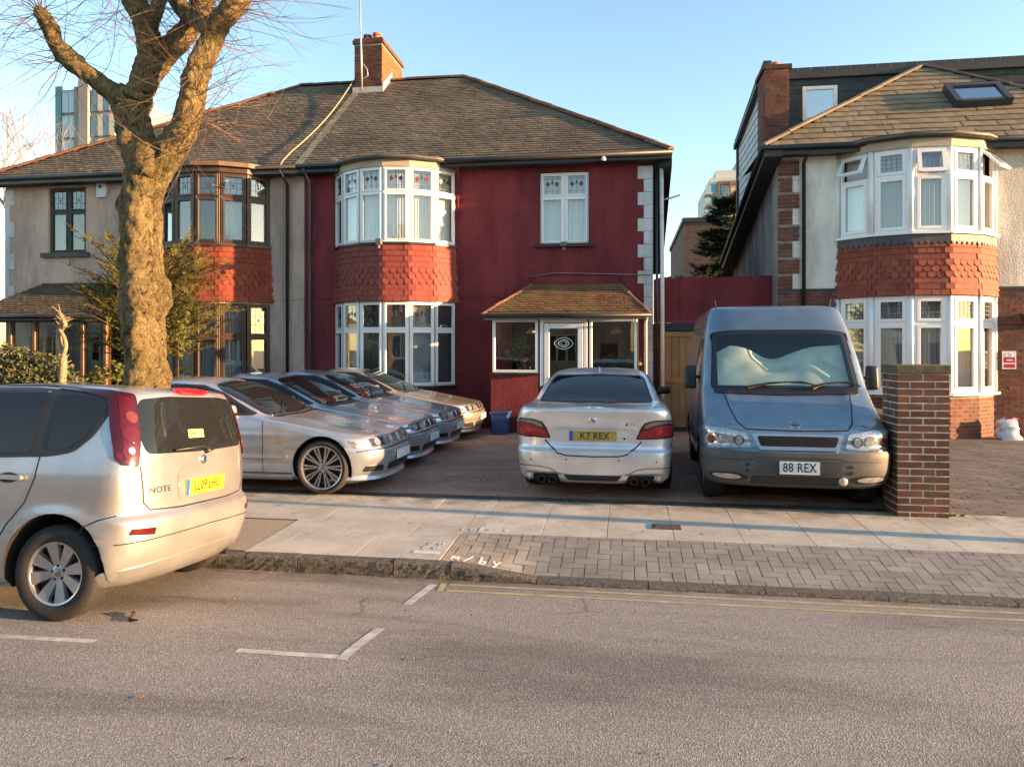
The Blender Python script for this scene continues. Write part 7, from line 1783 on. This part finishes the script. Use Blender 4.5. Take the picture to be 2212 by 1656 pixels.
for _ in range(26):
    q = Vector(rnd.choice(pa[8:])[:3]); d = Vector((rnd.gauss(0, 1), rnd.gauss(0, .6), rnd.gauss(.2, .6))).normalized(); mb.tube([q, q + d * .06, q + d * rnd.uniform(.09, .16) + Vector((0, 0, .02))], [.014, .009, .004], 5)
mb.build('spurs', MATS['dead_wood'], tw)
# small leafy shoots by the tree and weeds at the pillar
for (x, y, Y, r, n, lab, m_) in ((252, 800, 9.4, .16, 120, 'small yellow-leaved shrub between the tree trunk and the porch', M_YEW), (212, 812, 9.6, .14, 90, 'low leafy sprig beneath the porch post', M_YEW), (385, 720, 11.0, .3, 260, 'thin leafy climber just right of the tree trunk', M_YEW)):
    q = pix(x, y, Y); t = thing('garden_shrub', lab, 'shrub', (q.x, Y, .1)); mb = MB(); leaf_clump(mb, q, (r, r * .7, r * (1.6 if r > .2 else 1)), n, .07, rnd); o = mb.build('leaves', m_, t); mb = MB(); mb.tube([(q.x, Y, 0), (q.x, Y, q.z)], [.015, .006], 5); mb.build('stem', MATS['stem_brown'], t)
M_WEED = spray_mat('weed_leaf', [(.10, .17, .02), (.15, .2, .03), (.07, .12, .02)])
for (x, y, n, lab) in ((2048, 1113, 60, 'bright green weed at the right foot of the brick pillar'), (1985, 1112, 25, 'tiny weed at the front of the brick pillar'), (760, 1045, 40, 'weeds in the drive joints by the nearest coupe wheel')):
    u = (x - 1106) / 1580.; v = (754 - y) / 1580.; dx, dy = _F[0] + u * _R[0], _F[1] + u * _R[1]; t_ = (pav_z(8.2) - CAM_H) / v; q = Vector((dx * t_, dy * t_, pav_z(8.2)))
    mb = MB()
    for _ in range(n):
        a = rnd.uniform(0, 6.28); d = Vector((math.cos(a), math.sin(a) * .6, rnd.uniform(.2, 1))).normalized(); p = q + Vector((rnd.gauss(0, .05), rnd.gauss(0, .02), 0)); l = rnd.uniform(.03, .075); e = d.orthogonal().normalized() * l * .25
        mb.add([p, p + d * l * .5 + e, p + d * l, p + d * l * .5 - e], [(0, 1, 2, 3)], rnd.random())
    tag(mb.build('weed', M_WEED), lab, 'weed')
# bare tree beyond the roof on the left
bt = thing('bare_tree', 'pale bare tree rising behind the beige house roof at far left', 'tree', (-33, 38, 0)); rnd = random.Random(9); bb = MB(); tt = MB()
def grow(p, d, L, r, lev):
    q = [p]; e = d.copy()
    for i in range(3): e = (e + Vector((rnd.gauss(0, .1), rnd.gauss(0, .1), .05))).normalized(); q.append(q[-1] + e * L / 3)
    (bb if lev < 3 else tt).tube(q, [r, r * .85, r * .7, r * .55], 6 if lev < 3 else 3, False)
    if lev >= 6: return
    for _ in range(3 if lev < 5 else 2):
        f = (e + Vector((rnd.gauss(0, .5), rnd.gauss(0, .5), rnd.gauss(.1, .35)))).normalized(); grow(q[-1] if rnd.random() < .6 else q[2], f, L * rnd.uniform(.62, .82), r * .55, lev + 1)
tb = pix(28, 372, 38); grow(Vector((tb.x, 38, 3.0)), Vector((0, 0, 1)), 4.6, .26, 0)
mb2 = MB(); mb2.tube([(tb.x, 38, 0), (tb.x, 38, 3.1)], [.32, .26], 8); mb2.build('trunk', pbr('pale_bark', (.20, .15, .09), .9), bt); bb.build('limbs', MATS['pale_bark'], bt); o = tt.build('twigs', pbr('pale_twig', (.20, .14, .085), .8), bt); o['kind'] = 'stuff'
# dark conifer in the gap between the houses
cq = pix(1560, 600, 27); cf = thing('dark_conifer', 'dark monkey-puzzle conifer in the gap between the two houses', 'tree', (cq.x, 27, 0)); rnd = random.Random(12); mb = MB(); st = MB()
top = pix(1590, 425, 27); st.tube([(cq.x, 27, 0), (cq.x + .1, 27, 3.5), (top.x, 27, top.z)], [.2, .14, .03], 8)
for i in range(190):
    t = rnd.uniform(.2, .98); p = Vector((cq.x, 27, 0)).lerp(Vector((top.x, 27, top.z)), t); a = rnd.uniform(0, 6.28); L = (1 - t) * 2.4 + .45; d = Vector((math.cos(a), math.sin(a), rnd.uniform(-.15, .35)))
    st.tube([p, p + d * L * .6, p + d * L + Vector((0, 0, .12 * L))], [.02, .014, .006], 4, False)
    for q in (.1, .2, .3, .4, .5, .6, .7, .8, .9, 1.0): spray(mb, p + d * L * q, (d + Vector((rnd.gauss(0, .4), rnd.gauss(0, .4), .2))), .48, .26, rnd, 9)
st.build('trunk', pbr('dark_bark', (.03, .025, .02), .9), cf); o = mb.build('foliage', M_PINE, cf); o['kind'] = 'stuff'
# ================================================================ STREET THINGS AND BACKGROUND
# brick gate pillar
PX0, PX1, PY0, PY1, PZ1 = 2.86, 3.28, 8.22, 8.64, 1.62
p_tl, p_tr = pix(1932, 785, PY0), pix(2052, 785, PY0)
PX0, PX1, PZ1 = p_tl.x + .03, p_tr.x - .01, p_tl.z - .01
pl = thing('brick_pillar', 'square red brick gate pillar with mossy flat cap beside the blue van', 'pillar', ((PX0 + PX1) / 2, PY0 + .2, DRIVE_Z))
mb = MB(); mb.box(PX0, PX1, PY0, PY0 + .44, 0, PZ1 - .03); core = mb.build('mortar_core', pbr('pale_mortar', (.50, .47, .41), .95, .4, 9, .5, 90), pl)
BRICK_P = tinted('pillar_brick', [(.16, .068, .043), (.125, .06, .042), (.20, .085, .05), (.095, .052, .042), (.18, .095, .06)], dirt=.55, dscale=3.5, moss=((.075, .085, .035), 1.6, .60))
w_ = PX1 - PX0; bl_2 = (w_ - .02) / 2
z = .03; row = 0; it = []; rnd = random.Random(2)
while z < PZ1 - .09:
    cuts = [(0, bl_2), (bl_2 + .02, w_)] if row % 2 else [(0, bl_2 / 2 - .008), (bl_2 / 2 + .012, bl_2 * 1.5), (bl_2 * 1.5 + .02, w_)]
    for a, b in cuts:
        it.append(frame_mat((PX0 + a, PY0, z), (1, 0, 0), (0, 1, 0), (0, 0, 1), b - a, .004 * rnd.uniform(.6, 1.5), .062))
        it.append(frame_mat((PX0, PY0 + .44 - a * .44 / w_, z), (0, -1, 0), (1, 0, 0), (0, 0, 1), (b - a) * .44 / w_, .004 * rnd.uniform(.6, 1.5), .062))
        it.append(frame_mat((PX1, PY0 + a * .44 / w_, z), (0, 1, 0), (-1, 0, 0), (0, 0, 1), (b - a) * .44 / w_, .004 * rnd.uniform(.6, 1.5), .062))
    z += .076; row += 1
pieces(pl, 'brick', it, BK, BRICK_P, 300)
mb = MB(); mb.box(PX0 - .02, PX1 + .02, PY0 - .02, PY0 + .46, z - .004, PZ1); bevel_obj(mb.build('cap', pbr('mossy_cap', (.09, .085, .05), .9, .5, 6, .7, 50), pl), .012, 2)
# low garden wall behind the pillar
lw = thing('garden_wall', 'low dark brick boundary wall running from the pillar to the house', 'wall', (3.06, 12, 0))
mb = MB(); mb.box(2.98, 3.16, PY0 + .45, 16.0, 0, 1.0); lwm = mb.build('wall', M_MORTAR, lw)
brick_face(lwm, (2.98, 16.0), (0, -1), 16.0 - PY0 - .46, .04, .98, BRICK_C, nmax=60); brick_face(lwm, (3.16, PY0 + .46), (0, 1), 16.0 - PY0 - .46, .04, .98, BRICK_C, nmax=60)
mb = MB(); mb.box(2.95, 3.19, PY0 + .45, 16.0, 1.0, 1.05); mb.build('coping', MATS['mossy_cap'], lw)
# blue recycling box by the porch
bx_ = thing('recycling_box', 'blue plastic recycling box on the drive against the porch', 'box', (-2.6, 14.95, DRIVE_Z))
q0, q1 = pix(1063, 888, 14.9), pix(1099, 930, 14.9)
mb = MB(); x0, x1, z1 = q0.x, q1.x, q0.z
mb.hexa([(x0 + .03, 14.78, DRIVE_Z), (x1 - .03, 14.78, DRIVE_Z), (x1 - .03, 15.1, DRIVE_Z), (x0 + .03, 15.1, DRIVE_Z), (x0, 14.75, z1), (x1, 14.75, z1), (x1, 15.13, z1), (x0, 15.13, z1)]); bevel_obj(mb.build('tub', pbr('blue_plastic', (.015, .06, .19), .45, .2, 4), bx_), .015, 2)
mb = MB(); mb.box(x0 - .025, x1 + .025, 14.725, 15.155, z1 - .035, z1 + .012); bevel_obj(mb.build('rim', MATS['blue_plastic'], bx_), .008, 2)
# white sack by the neighbour's wall
sk = pix(2180, 925, 15.6); sk_ = MB(); rnd = random.Random(6); nu, nv = 14, 9; sz0 = DRIVE_Z
for i in range(nv):
    for j in range(nu):
        a = 2 * math.pi * j / nu; t = i / (nv - 1); r = (.20 * (1 - .25 * t) + .02 * rnd.gauss(0, 1)) * (1 if i < nv - 1 else .75)
        cx_, sx_ = abs(math.cos(a)) ** .6 * (1 if math.cos(a) > 0 else -1), abs(math.sin(a)) ** .6 * (1 if math.sin(a) > 0 else -1)
        sk_.v.append((sk.x + r * cx_ * 1.0 - .05 * t, 15.6 + r * sx_ * .8, sz0 + .40 * t + .015 * rnd.gauss(0, 1)))
for i in range(nv - 1):
    for j in range(nu): sk_.f.append((i * nu + j, i * nu + (j + 1) % nu, (i + 1) * nu + (j + 1) % nu, (i + 1) * nu + j))
sk_.f.append(tuple((nv - 1) * nu + j for j in range(nu))); sk_.t = [0.0] * len(sk_.f)
sak = thing('rubble_sack', 'crumpled white sack standing against the brick wall on the right', 'sack', (sk.x, 15.6, sz0)); sk_.build('sack', pbr('white_sack', (.68, .70, .72), .6, .15, 6), sak, smooth=True)
mb = MB(); mb.tube([(sk.x - .13, 15.5, sz0 + .41), (sk.x, 15.48, sz0 + .43), (sk.x + .12, 15.52, sz0 + .40)], .012, 5); mb.build('red_tie', MATS['sign_red'], sak)
# strap of bark on the road by the rear wheel
mb = MB(); pts = [(-3.38, 4.62), (-3.33, 4.57), (-3.31, 4.50), (-3.27, 4.45), (-3.20, 4.43)]; mb.tube([(x, y, road_z(y) + .012 + .01 * math.sin(i * 2)) for i, (x, y) in enumerate(pts)], [.006, .011, .012, .011, .005], 6)
tag(mb.build('fallen_twig', pbr('dark_twig', (.03, .022, .016), .8)), 'short dark curved twig lying on the road by the hatchback rear wheel', 'twig')
# street lamp up the road (its column throws the thin shadow along the pavement)
la = thing('street_lamp', 'tall grey steel street lamp on the pavement further along the road', 'street lamp', (7.6, 7.17, 0))
mb = MB(); mb.tube([(7.6, 7.17, -.1), (7.6, 7.17, 1.2), (7.6, 7.17, 1.25), (7.6, 7.17, 6.0)], [.085, .085, .055, .042], 14); mb.build('column', pbr('lamp_column', (.2, .21, .21), .5, .2, 3), la, smooth=True, autos=40)
mb = MB(); mb.tube([(7.6, 7.17, 5.95), (7.6, 6.9, 6.3), (7.6, 6.4, 6.4)], [.035, .03, .03], 8); mb.box(7.48, 7.72, 5.9, 6.45, 6.35, 6.45); mb.build('lantern', MATS['lamp_column'], la)
# ---------------------------------------------------------------- far buildings
def tower(name, label, x0, x1, y0, y1, h, wallm): 
    t = thing(name, label, 'tower', ((x0 + x1) / 2, y0, 0)); mb = MB(); mb.box(x0, x1, y0, y1, 0, h); mb.build('wall', wallm, t); return t
a, b = pix(128, 195, 80), pix(252, 186, 80)
tl_ = tower('glass_tower', 'distant pale glass apartment tower behind the tree on the left', a.x, b.x, 80, 92, a.z, pbr('tower_grey', (.30, .30, .30), .6, .2, .3)); H0 = a.z; W0 = b.x - a.x
gl1 = carglass('tower_glass_pale', (.42, .55, .60), .12); gl2 = carglass('tower_glass_blue', (.10, .22, .34), .08); gl3 = pbr('tower_cream', (.62, .56, .42), .7, .1, 1); gl4 = carglass('tower_edge', (.10, .25, .28), .15)
mb = MB(); mb.box(a.x - .3, a.x + .5, 79.7, 80, 0, H0 + .4); mb.build('glass_fin', gl4, tl_)
mb = MB(); mb.box(a.x + W0 * .30, a.x + W0 * .40, 79.6, 80, 0, H0 + .2); mb.box(a.x + W0 * .40, a.x + W0 * .56, 79.4, 80, 0, H0 + 1.0); mb.build('brown_column', pbr('tower_brown', (.27, .26, .26), .7, .2, .5), tl_)
k = 0; z = H0 - 3
while z > H0 - 27:
    for f0, f1, m_ in ((.08, .185, gl1), (.195, .295, gl1), (.58, .68, gl2), (.695, .78, gl3), (.79, .88, gl2), (.89, .99, gl3)):
        mb = MB(); mb.box(a.x + W0 * f0, a.x + W0 * f1, 79.75, 79.98, z + .15, z + 2.75); mb.build('window', m_, tl_)
    z -= 3; k += 1
a, b = pix(1534, 384, 60), pix(1640, 380, 60)
tr = tower('apartment_tower', 'distant cream apartment block with blue windows and balconies between the houses', a.x, b.x + 3, 60, 70, pix(1534, 384, 60).z, pbr('tower_white', (.62, .60, .55), .8, .1, .4)); zt = a.z
mb = MB(); mb.box(a.x + .5, b.x, 60.5, 69, zt, zt + .7); mb.build('parapet', MATS['tower_white'], tr); mb = MB(); mb.box(a.x + 2.2, b.x, 61, 68, zt + .7, zt + 1.5); mb.build('plant_room', MATS['tower_grey'], tr)
px1 = lambda x, y: pix(x, y, 59.9)
for y0_, y1_ in ((398, 418), (424, 443), (449, 468), (476, 495), (503, 522)):
    for x0_, x1_ in ((1533, 1548), (1557, 1563)):
        p, q = px1(x0_, y0_), px1(x1_, y1_); mb = MB(); mb.box(p.x, q.x, 59.85, 59.99, q.z, p.z); mb.build('window', pbr('tower_window_blue', (.06, .22, .34), .15, .2, .6, coat=1), tr)
    p, q = px1(1521, y0_ + 8), px1(1533, y1_ + 3); mb = MB(); mb.box(p.x, q.x + .1, 58.8, 60.4, q.z - .12, q.z); bo = mb.build('balcony', MATS['tower_white'], tr)
    mb = MB(); mb.box(p.x, q.x, 58.8, 58.84, q.z, p.z); mb.build('glass_rail', gl1, bo)
mb = MB()
for xa, xb, ya, yb in ((1551, 1554, 392, 600), (1576, 1579, 392, 600), (1551, 1640, 391, 395), (1551, 1640, 440, 443), (1551, 1640, 492, 495)):
    p, q = px1(xa, ya), px1(xb, yb); mb.box(p.x, q.x, 59.7 if yb - ya > 20 else 59.76, 59.99, q.z, p.z)
mb.build('brick_frame', pbr('tower_terracotta', (.33, .2, .12), .8, .2, .6), tr)
def far_brick(name, c1_, c2_, sc):
    m, nt, b = nodes(name); MATS[name] = m; bt_ = N(nt, 'TexBrick'); bt_.inputs['Scale'].default_value = sc; bt_.inputs['Color1'].default_value = rgba(c1_); bt_.inputs['Color2'].default_value = rgba(c2_); bt_.inputs['Mortar'].default_value = (.12, .11, .10, 1); bt_.inputs['Mortar Size'].default_value = .012
    pos = N(nt, 'NewGeometry').outputs['Position']; sx = N(nt, 'SeparateXYZ'); nt.links.new(pos, sx.inputs[0]); cb = N(nt, 'CombineXYZ'); nt.links.new(sx.outputs[0], cb.inputs[0]); nt.links.new(sx.outputs[2], cb.inputs[1]); nt.links.new(cb.outputs[0], bt_.inputs['Vector'])
    nt.links.new(bt_.outputs[0], b.inputs['Base Color']); b.inputs['Roughness'].default_value = .9; return m
a, b = pix(1478, 470, 34), pix(1640, 462, 34)
bb_ = thing('brick_block', 'plain dark brown brick building behind the gap between the houses', 'building', (a.x, 34, 0))
mb = MB(); mb.box(a.x, b.x + 4, 34, 44, 0, a.z - .2); mb.build('wall', far_brick('far_brown_brick', (.085, .052, .04), (.12, .075, .055), 1.0), bb_); mb = MB(); mb.box(a.x - .08, b.x + 4, 33.92, 44, a.z - .2, a.z); mb.build('parapet', M_SOFF, bb_)
# ================================================================ HOUSES ACROSS THE STREET (behind the camera: they shade the sky and show in the panes)
def across(xc, wallm, tiles, lab):
    t = thing('house_across_street', lab, 'house', (xc, -18, 0), 'houses on the camera side of the street')
    x0, x1, yf, yb = xc - 7.4, xc + 7.4, -18.0, -26.0; ez = 5.9; rz = 8.6
    mb = MB(); mb.box(x0, x1, yb, yf, -.4, ez); mb.build('wall', wallm, t)
    a = [Vector(q) for q in ((x0 - .3, yf + .3, ez), (x1 + .3, yf + .3, ez), (x1 + .3, yb - .3, ez), (x0 - .3, yb - .3, ez))]; r0, r1 = Vector((x0 + 4, -22, rz)), Vector((x1 - 4, -22, rz))
    mb = MB(); mb.poly([a[1], a[0], r0, r1]); mb.poly([a[0], a[3], r0]); mb.poly([a[2], a[1], r1]); mb.poly([a[3], a[2], r1, r0]); mb.build('roof', tiles, t)
    mb = MB(); mb.box(xc - .5, xc + .5, -22.5, -21.5, 8.0, 9.8); mb.build('chimney', pbr('across_brick', (.2, .09, .06), .9, .3, 3), t)
    for sx in (-1, 1):
        bx0, bx1 = xc + sx * 2.6 - 1.4, xc + sx * 2.6 + 1.4
        mb = MB(); mb.box(bx0, bx1, yf, yf + .8, -.4, 5.9); bo = mb.build('bay', wallm, t)
        for z0, z1 in ((1.0, 2.8), (4.1, 5.7)):
            for k in range(4):
                u = bx0 + .06 + k * .67
                mb = MB(); F = Facet((u + .64, yf + .8), (u, yf + .8)); ringbars(F, mb, 0, .64, z0, z1, .06, -.02, .03); w = mb.build('window', M_UPVC, bo); mb = MB(); mb.quad(F.p(.06, z0 + .06, .012), F.p(.58, z0 + .06, .012), F.p(.58, z1 - .06, .012), F.p(.06, z1 - .06, .012)); mb.build('pane', G_CAR, w)
        F = Facet((xc + sx * 5.9 + .6, yf), (xc + sx * 5.9 - .6, yf)); mb = MB(); ringbars(F, mb, 0, 1.2, 4.1, 5.6, .06, -.02, .03); w = mb.build('window', M_UPVC, t); mb = MB(); mb.quad(F.p(.06, 4.16, .012), F.p(1.14, 4.16, .012), F.p(1.14, 5.54, .012), F.p(.06, 5.54, .012)); mb.build('pane', G_CAR, w)
        mb = MB(); F.box(mb, 0, 1.1, .0, 2.2, -.02, .04); mb.build('door', pbr('across_door_%d' % sx, (.12, .03, .03) if sx > 0 else (.03, .06, .1), .5), t)
OT = pbr('across_tiles', (.13, .08, .06), .9, .35, 2)
for xc, m_, lab in ((-39, M_CREAM, 'cream house across the street, leftmost of that row'), (-23, pbr('across_red_brick', (.20, .08, .05), .9, .3, 2), 'red brick house across the street, second from the left of that row'), (-7, M_BEIGE, 'beige house across the street, just left of the camera'), (9, MATS['across_red_brick'], 'red brick house across the street, just right of the camera'), (25, M_CREAM, 'cream house across the street, rightmost of that row')):
    across(xc, m_, OT, lab)
